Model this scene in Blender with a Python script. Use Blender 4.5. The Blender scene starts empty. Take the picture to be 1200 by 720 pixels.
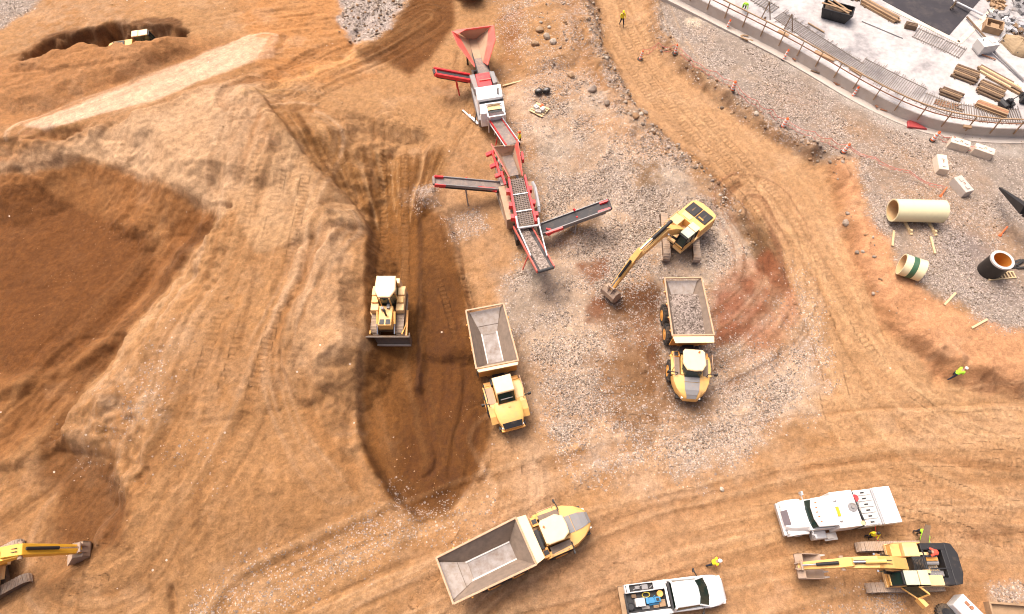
import bpy, bmesh, math, random
import numpy as np
from mathutils import Vector, Matrix
random.seed(7)
SC = bpy.context.scene
COL = SC.collection
R = math.radians
# ------------------------------------------------------------------ camera
F_PX, CAM_H, PITCH = 740.0, 46.0, R(28)
def at(px, py, z=0.0):
    """pixel of the 1200x720 photograph + height in metres -> point in the world"""
    x = (px - 600) / F_PX; y = -(py - 360) / F_PX
    d = (x, y * math.cos(PITCH) + math.sin(PITCH), y * math.sin(PITCH) - math.cos(PITCH))
    t = (z - CAM_H) / d[2]
    return Vector((d[0] * t, d[1] * t, z))
cam_d = bpy.data.cameras.new('camera'); cam = bpy.data.objects.new('camera', cam_d); COL.objects.link(cam)
cam.location = (0, 0, CAM_H); cam.rotation_euler = (PITCH, 0, 0)
cam_d.sensor_width = 36; cam_d.lens = 36 * F_PX / 1200; cam_d.clip_end = 3000; cam_d.clip_start = .5
SC.camera = cam
# ------------------------------------------------------------------ light
w = bpy.data.worlds.new('World'); SC.world = w; w.use_nodes = True
nt = w.node_tree; bg = nt.nodes['Background']
sky = nt.nodes.new('ShaderNodeTexSky'); sky.sky_type = 'NISHITA'; sky.sun_disc = False
SUN_EL, SUN_AZ = R(64), R(-38)          # azimuth: clockwise from +Y (up the picture)
sky.sun_elevation = SUN_EL; sky.sun_rotation = SUN_AZ
sky.dust_density = 10; sky.air_density = .35; sky.ozone_density = 0.2; sky.altitude = 200
nt.links.new(sky.outputs[0], bg.inputs[0]); bg.inputs[1].default_value = 0.15
sd = bpy.data.lights.new('sun', 'SUN'); sun = bpy.data.objects.new('sun', sd); COL.objects.link(sun)
sd.energy = 1.35; sd.angle = R(30); sd.color = (1, .90, .76)
sv = Vector((math.sin(SUN_AZ) * math.cos(SUN_EL), math.cos(SUN_AZ) * math.cos(SUN_EL), math.sin(SUN_EL)))
sun.rotation_euler = sv.to_track_quat('Z', 'Y').to_euler(); sun.location = (20, 40, 80)
vs = SC.view_settings; vs.view_transform = 'Standard'; vs.look = 'None'; vs.gamma = 1; vs.use_curve_mapping = False
vs.exposure = 0.77
SC.cycles.max_bounces = 6; SC.cycles.filter_width = 1.1
# ------------------------------------------------------------------ materials
def srgb(r, g, b):
    f = lambda c: (c / 255 / 12.92) if c <= 10 else ((c / 255 + .055) / 1.055) ** 2.4
    return (f(r), f(g), f(b))
def mat(name, col, rough=.6, metal=0.0, var=.12, scale=3.0, dirt=None, dirt_amt=.5, dscale=1.2, bump=0.0, bscale=20, spec=.5, coat=0):
    """painted / bare surface: tone varies, with patches of dried mud of its own shape"""
    m = bpy.data.materials.new(name); m.use_nodes = True
    t = m.node_tree; N = t.nodes; L = t.links; p = N['Principled BSDF']
    p.inputs['Roughness'].default_value = rough; p.inputs['Metallic'].default_value = metal
    p.inputs['Specular IOR Level'].default_value = spec; p.inputs['Coat Weight'].default_value = coat
    tc = N.new('ShaderNodeTexCoord')
    n1 = N.new('ShaderNodeTexNoise'); n1.inputs['Scale'].default_value = scale; n1.inputs['Detail'].default_value = 6
    L.new(tc.outputs['Object'], n1.inputs['Vector'])
    mx = N.new('ShaderNodeMix'); mx.data_type = 'RGBA'
    a = tuple(max(0, c * (1 - var)) for c in col); b = tuple(min(.95, c * (1 + var)) for c in col)
    mx.inputs[6].default_value = (*a, 1); mx.inputs[7].default_value = (*b, 1)
    L.new(n1.outputs[0], mx.inputs[0]); out = mx.outputs[2]
    if dirt:
        n2 = N.new('ShaderNodeTexNoise'); n2.inputs['Scale'].default_value = dscale; n2.inputs['Detail'].default_value = 9
        n2.inputs['Roughness'].default_value = .7
        L.new(tc.outputs['Object'], n2.inputs['Vector'])
        r = N.new('ShaderNodeMapRange'); r.inputs[1].default_value = .62 - .35 * dirt_amt; r.inputs[2].default_value = .85 - .3 * dirt_amt
        r.inputs[4].default_value = min(1, dirt_amt + .3)
        L.new(n2.outputs[0], r.inputs[0])
        m2 = N.new('ShaderNodeMix'); m2.data_type = 'RGBA'; m2.inputs[7].default_value = (*dirt, 1)
        L.new(r.outputs[0], m2.inputs[0]); L.new(out, m2.inputs[6]); out = m2.outputs[2]
        rr = N.new('ShaderNodeMapRange'); rr.inputs[3].default_value = rough; rr.inputs[4].default_value = .9
        L.new(r.outputs[0], rr.inputs[0]); L.new(rr.outputs[0], p.inputs['Roughness'])
    L.new(out, p.inputs['Base Color'])
    if bump:
        n3 = N.new('ShaderNodeTexNoise'); n3.inputs['Scale'].default_value = bscale; n3.inputs['Detail'].default_value = 5
        L.new(tc.outputs['Object'], n3.inputs['Vector'])
        bp = N.new('ShaderNodeBump'); bp.inputs['Strength'].default_value = bump; bp.inputs['Distance'].default_value = .03
        L.new(n3.outputs[0], bp.inputs['Height']); L.new(bp.outputs[0], p.inputs['Normal'])
    return m
MUD = (.36, .21, .10)
M = {}
M['yellow'] = mat('yellow_paint', (.80, .455, .135), .42, dirt=(.55, .35, .17), dirt_amt=.42)
M['cream'] = mat('faded_yellow_roof', (.84, .60, .35), .5, dirt=(.6, .45, .25), dirt_amt=.15)
M['orange'] = mat('deep_yellow_paint', (.74, .34, .07), .45, dirt=MUD, dirt_amt=.3)
M['beige'] = mat('dusty_yellow_panel', (.78, .52, .24), .55, dirt=(.6, .42, .24), dirt_amt=.4)
M['rim'] = mat('worn_yellow_rim', (.50, .31, .19), .6, dirt=MUD, dirt_amt=.4, dscale=2.5)
M['black'] = mat('black_paint', (.016, .015, .017), .55, dirt=(.16, .11, .07), dirt_amt=.15)
M['rubber'] = mat('tyre_rubber', (.03, .028, .027), .85, dirt=(.25, .16, .09), dirt_amt=.4, dscale=2)
M['steel'] = mat('worn_steel_plate', (.42, .36, .32), .55, metal=.1, dirt=(.33, .24, .17), dirt_amt=.45, dscale=1.1, var=.2)
M['bedside'] = mat('dusty_bed_side', (.20, .15, .115), .8, dirt=(.27, .20, .15), dirt_amt=.6, dscale=1.5, var=.2)
M['bedfloor'] = mat('polished_bed_floor', (.44, .38, .34), .55, metal=.0, dirt=(.30, .22, .16), dirt_amt=.5, dscale=2.2, var=.22)
M['track'] = mat('muddy_track_steel', (.36, .28, .22), .8, metal=.0, dirt=(.42, .29, .19), dirt_amt=.6, dscale=2.5, var=.3)
M['trackframe'] = mat('dark_muddy_frame', (.10, .07, .05), .8, dirt=MUD, dirt_amt=.5)
M['glass'] = mat('green_tinted_glass', (.012, .03, .026), .06, var=.4, scale=.7, spec=.6)
M['sunroof'] = mat('pale_green_hatch_glass', (.46, .50, .38), .2, var=.15, spec=.6)
M['chrome'] = mat('cylinder_rod_chrome', (.75, .75, .76), .2, metal=1, var=.04)
M['white'] = mat('white_paint', (.80, .79, .78), .35, var=.03, dirt=(.55, .45, .36), dirt_amt=.08)
M['whitegrey'] = mat('grey_white_lid', (.58, .55, .52), .45, var=.06, dirt=(.4, .3, .22), dirt_amt=.15)
M['bucket'] = mat('scuffed_bucket_steel', (.36, .26, .20), .65, metal=.1, dirt=(.40, .28, .18), dirt_amt=.6, dscale=2, var=.2)
M['bedplate'] = mat('worn_bed_plate', (.29, .255, .24), .5, dirt=(.20, .145, .11), dirt_amt=.55, dscale=1.8, var=.25)
M['brightyellow'] = mat('strong_yellow_paint', (.74, .38, .03), .4, dirt=(.5, .3, .12), dirt_amt=.2)
M['blade'] = mat('dark_earthy_blade', (.12, .085, .065), .6, dirt=(.24, .15, .08), dirt_amt=.5, dscale=2)
M['red'] = mat('red_paint', (.70, .035, .04), .4, dirt=(.5, .2, .14), dirt_amt=.25)
M['redfade'] = mat('sunfaded_red_plate', (.76, .13, .10), .5, dirt=(.55, .28, .2), dirt_amt=.3)
M['belt'] = mat('dusty_conveyor_belt', (.20, .165, .15), .85, dirt=(.38, .28, .21), dirt_amt=.45, dscale=2.5, var=.25, scale=8)
M['beltdark'] = mat('black_conveyor_belt', (.05, .048, .05), .8, dirt=(.2, .15, .12), dirt_amt=.3, dscale=2)
M['hopperin'] = mat('dusty_hopper_lining', (.44, .29, .19), .8, dirt=(.36, .24, .15), dirt_amt=.5)
M['greysteel'] = mat('grey_paint', (.24, .23, .23), .5, dirt=MUD, dirt_amt=.25)
M['lightsteel'] = mat('light_galvanised_steel', (.55, .55, .56), .4, metal=.5, var=.1, dirt=(.4, .3, .22), dirt_amt=.15)
M['concrete'] = mat('cast_concrete', (.50, .44, .39), .85, var=.15, dirt=(.38, .28, .2), dirt_amt=.35, dscale=1.5, bump=.3)
M['paleconcrete'] = mat('pale_concrete_block', (.66, .55, .44), .85, var=.12, dirt=(.45, .33, .22), dirt_amt=.3, bump=.3)
M['wood'] = mat('sawn_timber', (.36, .23, .13), .8, var=.3, scale=5, dirt=(.22, .14, .08), dirt_amt=.5)
M['darkwood'] = mat('weathered_timber', (.17, .11, .07), .85, var=.3, scale=6, dirt=(.14, .09, .05), dirt_amt=.4)
M['palewood'] = mat('fresh_lath_wood', (.60, .44, .25), .75, var=.12)
M['rust'] = mat('rusty_steel', (.33, .15, .08), .8, var=.3, scale=5)
M['orangeplastic'] = mat('orange_plastic', (.85, .14, .03), .45, var=.08, dirt=(.5, .25, .12), dirt_amt=.1)
M['whiteband'] = mat('reflective_white_band', (.82, .78, .75), .4, var=.04)
M['vinylred'] = mat('red_barrier_mesh', (.55, .14, .11), .6, var=.2)
M['hiviz'] = mat('yellow_hi_vis_cloth', (.86, .72, .03), .8, var=.08, scale=9)
M['higreen'] = mat('green_hi_vis_cloth', (.42, .88, .05), .8, var=.08, scale=9)
M['hired'] = mat('red_hi_vis_cloth', (.85, .10, .06), .8, var=.1, scale=9)
M['navy'] = mat('dark_navy_cloth', (.02, .024, .045), .9, var=.2, scale=8)
M['skin'] = mat('skin', (.45, .26, .18), .6, var=.06)
M['boot'] = mat('brown_boot', (.07, .045, .03), .8, var=.2)
M['blue'] = mat('blue_machine_paint', (.04, .22, .42), .4, var=.1, dirt=(.2, .17, .14), dirt_amt=.15)
M['pipe'] = mat('cream_coated_pipe', (.74, .66, .42), .45, var=.05, dirt=(.6, .48, .3), dirt_amt=.2)
M['pipegreen'] = mat('green_pipe_band', (.045, .12, .06), .5, var=.15)
M['pipein'] = mat('pipe_inner_lining', (.55, .36, .18), .7, var=.1)
M['bitumen'] = mat('bitumen_coating', (.018, .015, .014), .4, var=.3, dirt=(.12, .08, .06), dirt_amt=.15)
M['manhole'] = mat('ochre_lining', (.50, .20, .03), .6, var=.15)
M['tarp'] = mat('brown_tarp', (.34, .24, .14), .8, var=.2, bump=.4, bscale=4)
# ------------------------------------------------------------------ objects
def tag(o, label=None, cat=None, group=None, kind=None):
    if label: o['label'] = label
    if cat: o['category'] = cat
    if group: o['group'] = group
    if kind: o['kind'] = kind
    return o
def thing(name, loc, rz=0, label=None, cat=None, group=None):
    o = bpy.data.objects.new(name, None); COL.objects.link(o)
    o.empty_display_size = .3
    o.location = loc; o.rotation_euler = (0, 0, rz)
    return tag(o, label, cat, group)
def kids(o): return [c for c in bpy.data.objects if c.parent == o]
def copy_tree(o, parent=None):
    c = o.copy(); COL.objects.link(c); c.parent = parent
    for ch in kids(o): copy_tree(ch, c)
    return c
class MB:
    """collects simple solids into one mesh"""
    def __init__(s): s.v = []; s.f = []; s.mi = []; s.m = Matrix(); s.cur = 0
    def add(s, vs, fs):
        b = len(s.v)
        s.v += [tuple(s.m @ Vector(q)) for q in vs]
        s.f += [tuple(b + i for i in f) for f in fs]; s.mi += [s.cur] * len(fs)
        return s
    def box(s, c, d, rz=0, ry=0, rx=0, top=(1, 1)):
        """centre, full size; top = scale of the upper face"""
        mt = Matrix.Translation(c) @ Matrix.Rotation(rz, 4, 'Z') @ Matrix.Rotation(ry, 4, 'Y') @ Matrix.Rotation(rx, 4, 'X')
        x, y, z = d[0] / 2, d[1] / 2, d[2] / 2; vs = []
        for k, (sx, sy) in ((-1, (1, 1)), (1, top)):
            for a, b in ((-1, -1), (1, -1), (1, 1), (-1, 1)): vs.append(mt @ Vector((a * x * sx, b * y * sy, k * z)))
        return s.add(vs, [(3, 2, 1, 0), (4, 5, 6, 7), (0, 1, 5, 4), (1, 2, 6, 5), (2, 3, 7, 6), (3, 0, 4, 7)])
    def prism(s, prof, a, b, axis='y'):
        """polygon in the plane across the axis, extruded from a to b. y: (x,z)  z: (x,y)  x: (y,z)"""
        n = len(prof)
        def P(q, t): return {'y': (q[0], t, q[1]), 'z': (q[0], q[1], t), 'x': (t, q[0], q[1])}[axis]
        vs = [P(q, a) for q in prof] + [P(q, b) for q in prof]
        return s.add(vs, [tuple(range(n))[::-1], tuple(range(n, 2 * n))] + [(i, (i + 1) % n, n + (i + 1) % n, n + i) for i in range(n)])
    def loft(s, secs, cap=True):
        """closed sections, same vertex count"""
        n = len(secs[0]); vs = [q for c in secs for q in c]; fs = []
        for k in range(len(secs) - 1):
            for i in range(n):
                j = (i + 1) % n; fs.append((k * n + i, k * n + j, (k + 1) * n + j, (k + 1) * n + i))
        if cap: fs += [tuple(range(n))[::-1], tuple((len(secs) - 1) * n + i for i in range(n))]
        return s.add(vs, fs)
    def tube(s, p0, p1, r, r1=None, n=10, cap=True):
        p0 = Vector(p0); p1 = Vector(p1); r1 = r if r1 is None else r1
        d = (p1 - p0).normalized(); u = d.orthogonal().normalized(); q = d.cross(u)
        ring = lambda p, rr: [p + (u * math.cos(2 * math.pi * i / n) + q * math.sin(2 * math.pi * i / n)) * rr for i in range(n)]
        return s.loft([ring(p0, r), ring(p1, r1)], cap)
    def path(s, pts, r, n=6):
        for a, b in zip(pts, pts[1:]): s.tube(a, b, r, n=n)
        return s
    def beam(s, p0, p1, w_, h_, up=(0, 0, 1), w1=None, h1=None):
        """rectangular bar from p0 to p1"""
        p0 = Vector(p0); p1 = Vector(p1); d = (p1 - p0).normalized(); sd_ = d.cross(Vector(up))
        if sd_.length < 1e-4: sd_ = d.orthogonal()
        sd_.normalize(); u = sd_.cross(d); secs = []
        for p, a, b in ((p0, w_, h_), (p1, w1 or w_, h1 or h_)):
            secs.append([p + sd_ * (i * a / 2) + u * (j * b / 2) for i, j in ((-1, -1), (1, -1), (1, 1), (-1, 1))])
        return s.loft(secs)
    def lathe(s, prof, c=(0, 0, 0), axis='z', n=20):
        """profile of (radius, height)"""
        secs = []
        for r, h in prof:
            ring = []
            for i in range(n):
                a = 2 * math.pi * i / n; x, y = r * math.cos(a), r * math.sin(a)
                q = {'z': (x, y, h), 'y': (x, h, -y), 'x': (h, x, y)}[axis]
                ring.append((q[0] + c[0], q[1] + c[1], q[2] + c[2]))
            secs.append(ring)
        return s.loft(secs)
    def quad(s, a, b, c, d, t):
        """sheet through four corners with a thickness"""
        a, b, c, d = map(Vector, (a, b, c, d)); nrm = (c - a).cross(d - b).normalized() * t
        lo = [q - nrm for q in (a, b, c, d)]; hi = [a, b, c, d]
        return s.add(lo + hi, [(3, 2, 1, 0), (4, 5, 6, 7), (0, 1, 5, 4), (1, 2, 6, 5), (2, 3, 7, 6), (3, 0, 4, 7)])
    def build(s, name, m, parent=None, bevel=0, smooth=None, loc=None, rot=None, rc=True):
        me = bpy.data.meshes.new(name); me.from_pydata(s.v, [], s.f)
        ms = m if isinstance(m, (list, tuple)) else [m]
        for q in ms: me.materials.append(q)
        if len(ms) > 1: me.polygons.foreach_set('material_index', s.mi)
        if rc:
            bm = bmesh.new(); bm.from_mesh(me); bmesh.ops.recalc_face_normals(bm, faces=bm.faces); bm.to_mesh(me); bm.free()
        if smooth: me.shade_smooth(); me.set_sharp_from_angle(angle=R(smooth))
        me.update()
        o = bpy.data.objects.new(name, me); COL.objects.link(o)
        if parent: o.parent = parent
        if loc is not None: o.location = loc
        if rot is not None: o.rotation_euler = rot
        if bevel:
            b = o.modifiers.new('bevel', 'BEVEL'); b.width = bevel; b.segments = 2; b.limit_method = 'ANGLE'; b.angle_limit = R(40)
        return o
def yaw(a, b): return math.atan2(b[1] - a[1], b[0] - a[0])
# ------------------------------------------------------------------ terrain
def vnoise(x, y, seed=0):
    xi = np.floor(x).astype(np.int64); yi = np.floor(y).astype(np.int64); fx = x - xi; fy = y - yi
    fx = fx * fx * fx * (fx * (fx * 6 - 15) + 10); fy = fy * fy * fy * (fy * (fy * 6 - 15) + 10)
    def h(a, b):
        n = (a * 374761393 + b * 668265263 + seed * 1442695041) & 0xffffffff
        n = ((n ^ (n >> 13)) * 1274126177) & 0xffffffff
        n = ((n ^ (n >> 16)) * 2246822519) & 0xffffffff
        return ((n ^ (n >> 15)) & 0xffff) / 32767.5 - 1
    a = h(xi, yi); b = h(xi + 1, yi); c = h(xi, yi + 1); d = h(xi + 1, yi + 1)
    return (a + (b - a) * fx) * (1 - fy) + (c + (d - c) * fx) * fy
def fbm(x, y, octv=4, seed=0, gain=.5):
    s = 0; a = 1; t = 0
    for i in range(octv):
        s = s + a * vnoise(x * 2 ** i + 17.3 * i, y * 2 ** i - 9.1 * i, seed + i); t += a; a *= gain
    return s / t
STEP = .125
def axis(lo, hi, far):
    core = np.arange(lo, hi + 1e-6, STEP); o = []; d = STEP; p = hi
    while p < far: d *= 1.25; p += d; o.append(p)
    i = []; d = STEP; p = lo
    while p > -far: d *= 1.25; p -= d; i.append(p)
    return np.concatenate([np.array(i[::-1]), core, np.array(o)]), len(i), len(core)
XA, X0, XN = axis(-62, 62, 900); YA, Y0, YN = axis(-6, 68, 900)
GX, GY = np.meshgrid(XA, YA)                     # rows = y
Hm = np.zeros_like(GX)
def sub(pts, mar):
    xs = [p[0] for p in pts]; ys = [p[1] for p in pts]
    i0, i1 = np.searchsorted(XA, [min(xs) - mar, max(xs) + mar]); j0, j1 = np.searchsorted(YA, [min(ys) - mar, max(ys) + mar])
    return slice(max(0, j0 - 1), j1 + 1), slice(max(0, i0 - 1), i1 + 1)
def seg_d(X, Y, a, b):
    dx, dy = b[0] - a[0], b[1] - a[1]; l2 = dx * dx + dy * dy + 1e-9
    t = np.clip(((X - a[0]) * dx + (Y - a[1]) * dy) / l2, 0, 1)
    return np.hypot(X - a[0] - t * dx, Y - a[1] - t * dy), t
def sdf(X, Y, poly):
    """signed distance, negative inside"""
    d = np.full(X.shape, 1e9); ins = np.zeros(X.shape, bool); n = len(poly)
    for i in range(n):
        a, b = poly[i], poly[(i + 1) % n]
        d = np.minimum(d, seg_d(X, Y, a, b)[0])
        c = ((a[1] > Y) != (b[1] > Y))
        ins ^= c & (X < (b[0] - a[0]) * (Y - a[1]) / ((b[1] - a[1]) or 1e-9) + a[0])
    return np.where(ins, -d, d)
def smooth(t): t = np.clip(t, 0, 1); return t * t * (3 - 2 * t)
# --- 1. the lie of the land: soft surface through surveyed spots (pixel, height)
SP = """600 700 0 800 600 0 1000 520 0 1200 600 0 1200 720 0 900 720 0 450 700 .1 300 715 .2 560 520 0 590 300 0 650 430 0 700 250 .3 880 300 0
950 400 0 1000 450 0 740 60 0 700 -60 0 760 120 0 850 180 0 920 260 0 560 150 .2 600 60 .3 520 40 .3 640 30 .9 690 120 .8 650 180 .4 800 230 .4
457 230 .2 457 330 -.2 457 420 -.3 500 550 -.2 480 615 0 550 520 -.1 520 290 .5 540 400 .3 380 690 .1 520 640 0
250 400 3.6 300 300 3.9 200 450 3.3 150 520 3.2 300 450 3.1 340 490 2.2 400 520 1.5 410 580 .8 330 600 1.5 250 600 2.0 200 650 1.4 300 660 .6 180 700 .5
375 400 3.0 395 300 2.8 412 380 2.2 420 450 1.2 280 200 4.2 200 170 4.2 330 130 3.4 380 180 2.6 430 200 1.1 480 180 .6 400 100 1.3 100 160 4 0 190 4
250 110 3.6 160 100 3.2 50 130 3.2 300 60 2.4 350 40 1.6 420 20 1.1 460 60 .5 0 90 3.8 100 70 3.8 190 50 3.2 0 30 2.5 150 10 2.6 250 0 2 -40 150 4 -40 300 3 -40 450 2 -40 680 .2 60 700 .3
1020 190 1.3 1060 270 1.5 1110 360 1.7 1150 330 1.4 1200 400 1.7 1200 250 1.2 1100 180 1 1000 130 .9 900 80 .8 820 30 .7 780 20 .6 1200 120 .9 1100 80 .9 1000 0 .8 1250 440 1.7 870 100 .7"""
v_ = [float(q) for q in SP.split()]
spots = [v_[i:i + 3] for i in range(0, len(v_), 3)]
pw = np.array([list(at(a, b, c)) for a, b, c in spots] + [(x, y, 0) for x in (-90, 0, 90) for y in (-30, 110)] + [(-100, 40, 2), (100, 40, .5)])
D = np.hypot(pw[:, None, 0] - pw[None, :, 0], pw[:, None, 1] - pw[None, :, 1])
wt = np.linalg.solve(np.sqrt(D ** 2 + .5) + np.eye(len(pw)) * 0, pw[:, 2])
cx = np.arange(-130, 131, 1.5); cy = np.arange(-60, 131, 1.5); CX, CY = np.meshgrid(cx, cy); CH = np.zeros_like(CX)
for (x, y, z), q in zip(pw, wt): CH += q * np.sqrt((CX - x) ** 2 + (CY - y) ** 2 + .5)
def bil(X, Y):
    fx = np.clip((X - cx[0]) / 1.5, 0, len(cx) - 1.001); fy = np.clip((Y - cy[0]) / 1.5, 0, len(cy) - 1.001)
    i = fx.astype(int); j = fy.astype(int); u = fx - i; v = fy - j
    return (CH[j, i] * (1 - u) + CH[j, i + 1] * u) * (1 - v) + (CH[j + 1, i] * (1 - u) + CH[j + 1, i + 1] * u) * v
Hm = bil(GX, GY)
far = smooth((np.maximum(np.abs(GX) - 75, np.maximum(GY - 85, -GY - 25))) / 40); Hm = Hm * (1 - far)
N1 = fbm(GX * .16, GY * .16, 5, 3); N2 = fbm(GX * .7, GY * .7, 5, 11); N3 = fbm(GX * 2.3, GY * 2.3, 3, 23)
def gz(x, y):
    i = min(max(np.searchsorted(XA, x) - 1, 0), len(XA) - 2); j = min(max(np.searchsorted(YA, y) - 1, 0), len(YA) - 2)
    u = (x - XA[i]) / (XA[i + 1] - XA[i]); v = (y - YA[j]) / (YA[j + 1] - YA[j])
    return float((Hm[j, i] * (1 - u) + Hm[j, i + 1] * u) * (1 - v) + (Hm[j + 1, i] * (1 - u) + Hm[j + 1, i + 1] * u) * v)
def ag(px, py, dz=0):
    """the point of the ground seen at a pixel (dz above it)"""
    p = at(px, py, 1.0)
    for _ in range(14):
        z = gz(p.x, p.y) + dz; p = at(px, py, .5 * p.z + .5 * z)
    return Vector((p.x, p.y, gz(p.x, p.y) + dz))
def P(s, z=None):
    q = [float(t) for t in s.split()]
    return [at(q[i], q[i + 1], z) if z is not None else ag(q[i], q[i + 1]) for i in range(0, len(q), 2)]
def dirn(y):  # 1 in the fine part of the sheet
    return y
# --- 2. piles and cuts
def carve(s, z, tan, wob=.5, ws=.5, seed=1, blend=.3, fl=.12, pts=None):
    """dig down to floor z inside the outline; banks rise at slope tan from its edge"""
    pts = pts or P(s, z); sl = sub(pts, 7 / tan + 2); X, Y = GX[sl], GY[sl]
    d = sdf(X, Y, pts) + wob * fbm(X * ws, Y * ws, 4, seed)
    t = z + fl * N1[sl] * 2 + np.maximum(d, 0) * tan * (1 + .25 * N2[sl])
    k = blend; h = np.clip(.5 + .5 * (t - Hm[sl]) / k, 0, 1)
    Hm[sl] = t * (1 - h) + Hm[sl] * h - k * h * (1 - h)
def heap(s, z, tan, wob=.4, ws=.6, seed=5, zb=0.0):
    """pile whose flat top (height z) lies inside the outline"""
    pts = P(s, z); sl = sub(pts, 7 / tan + 2); X, Y = GX[sl], GY[sl]
    d = sdf(X, Y, pts) + wob * fbm(X * ws, Y * ws, 4, seed)
    t = z + .15 * N2[sl] - np.maximum(d, 0) * tan * (1 + .2 * N2[sl])
    Hm[sl] = np.maximum(Hm[sl], t)
def ridge(s, amp, wid, wob=.3, seed=7, rough=.6, z=None):
    """windrow / berm (amp < 0: rut, ditch) along a line"""
    pts = P(s, z); sl = sub(pts, wid * 3 + 1); X, Y = GX[sl], GY[sl]
    d = np.full(X.shape, 1e9)
    for a, b in zip(pts, pts[1:]): d = np.minimum(d, seg_d(X, Y, a, b)[0])
    d = np.maximum(0, d + wob * fbm(X * .8, Y * .8, 3, seed))
    Hm[sl] += amp * np.exp(-(d / wid) ** 2) * (1 + rough * fbm(X * .9, Y * .9, 4, seed + 2))
def zone(s, soft=.4, wob=.6, ws=.5, seed=1):
    """0..1 mask of an outline, frayed edge"""
    pts = P(s); sl = sub(pts, soft + wob + 1); X, Y = GX[sl], GY[sl]
    d = sdf(X, Y, pts) + wob * fbm(X * ws, Y * ws, 5, seed, .6)
    m = np.zeros_like(GX); m[sl] = smooth(.5 - d / (2 * soft)); return m
def band(s, wid, soft=.4, wob=.5, ws=.6, seed=2):
    pts = P(s); sl = sub(pts, wid + soft + wob + 1); X, Y = GX[sl], GY[sl]; d = np.full(X.shape, 1e9)
    for a, b in zip(pts, pts[1:]): d = np.minimum(d, seg_d(X, Y, a, b)[0])
    d = d - wid + wob * fbm(X * ws, Y * ws, 5, seed, .6)
    m = np.zeros_like(GX); m[sl] = smooth(.5 - d / (2 * soft)); return m
# big pit on the left and its steep wall
carve('-90 250 20 268 90 242 150 262 182 290 172 335 125 388 70 428 10 440 -90 440', .5, .48, .35, .35, 31)
carve('-90 470 0 470 60 455 105 420 140 400 110 455 60 520 40 560 -90 580', .3, .75, .8, .5, 33)
# corner dig where the excavator works
carve('-90 580 40 545 100 530 128 560 130 600 100 650 20 700 -90 740', -.3, .8, .7, .6, 35)
# dozer slot and the hollow it is pushing into
carve('434 170 494 170 493 300 492 420 560 430 572 480 568 540 535 590 492 606 455 560 425 505 433 400', -.45, .85, .35, .7, 37)
# trench at the upper left, behind the heap
# the haul road cuts into the gravel shelf on the right
carve('690 -80 752 -80 757 0 764 40 800 85 850 128 905 168 958 192 980 240 1000 320 1040 392 1105 446 1200 470 1400 480 1400 900 400 900 600 600 900 480 930 330 860 230 740 130 705 60', -.05, .85, .7, .45, 41, fl=.04)
heap('345 275 380 250 395 300 398 400 372 430 350 400', 3.3, .9, .8, .5, 43)
heap('160 130 240 105 290 108 330 150 300 200 220 190', 4.6, .55, 1.2, .4, 44)
heap('-60 104 40 84 120 68 150 70 100 88 20 112', 4.2, .45, 1.0, .35, 45)
heap('20 72 62 57 100 50 156 49 190 46 150 66 60 80', 4.4, .7, .5, .6, 451)
cr_ = [at(*p, 4.4) for p in ((22, 64), (60, 55), (100, 48.5), (156, 47), (203, 31))]
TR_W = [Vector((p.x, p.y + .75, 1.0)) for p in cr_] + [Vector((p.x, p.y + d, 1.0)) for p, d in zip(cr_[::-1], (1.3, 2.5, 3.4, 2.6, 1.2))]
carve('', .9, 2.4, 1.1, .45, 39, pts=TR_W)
heap('605 120 650 95 700 115 760 150 800 210 760 215 700 190 640 170', 1.35, .32, .9, .4, 46)
heap('610 20 640 0 670 20 665 60 630 70', 1.3, .5, .7, .5, 47)
heap('740 190 765 190 775 210 750 222', 1.3, .6, .5, .7, 48)
heap('668 262 690 254 694 266 672 276', 1.1, .62, .3, .8, 49)
heap('500 222 507 220 508 230 500 232', .9, .6, .25, .9, 50)
heap('628 318 648 314 654 330 634 334', .8, .5, .3, .8, 501)
ridge('688 -20 700 50 722 95 745 135 790 175 832 210 868 250', .45, .7, .5, 51, .9)
ridge('676 -20 690 60 715 112 740 160', .5, 1.1, .6, 52, .9)
ridge('758 -20 766 40 800 76 860 118 905 152 950 176', .5, .8, .4, 53, .8)
ridge('494 235 494 300 493 400 491 455', .5, .35, .1, 54, .6)
ridge('520 262 545 340 562 430 576 500', .35, .4, .25, 541, .9)
ridge('418 490 425 530 455 580 492 608 530 600 560 560 576 505', .3, .35, .3, 542, 1.0)
ridge('433 240 433 330 432 430', .25, .35, .15, 55, .6)
ridge('985 190 1000 240 1012 310 1050 375 1110 425 1200 448', .35, .7, .5, 56, .8)
ridge('430 20 400 70 350 90 300 92', -.25, .5, .2, 57)
ridge('1098 445 1115 425 1135 425', -.35, .5, .2, 58, .2)
ridge('92 465 150 390 215 315 262 248', .3, .35, .3, 59, .8)
ridge('200 690 205 720', -.4, .25, .1, 60)
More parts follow.
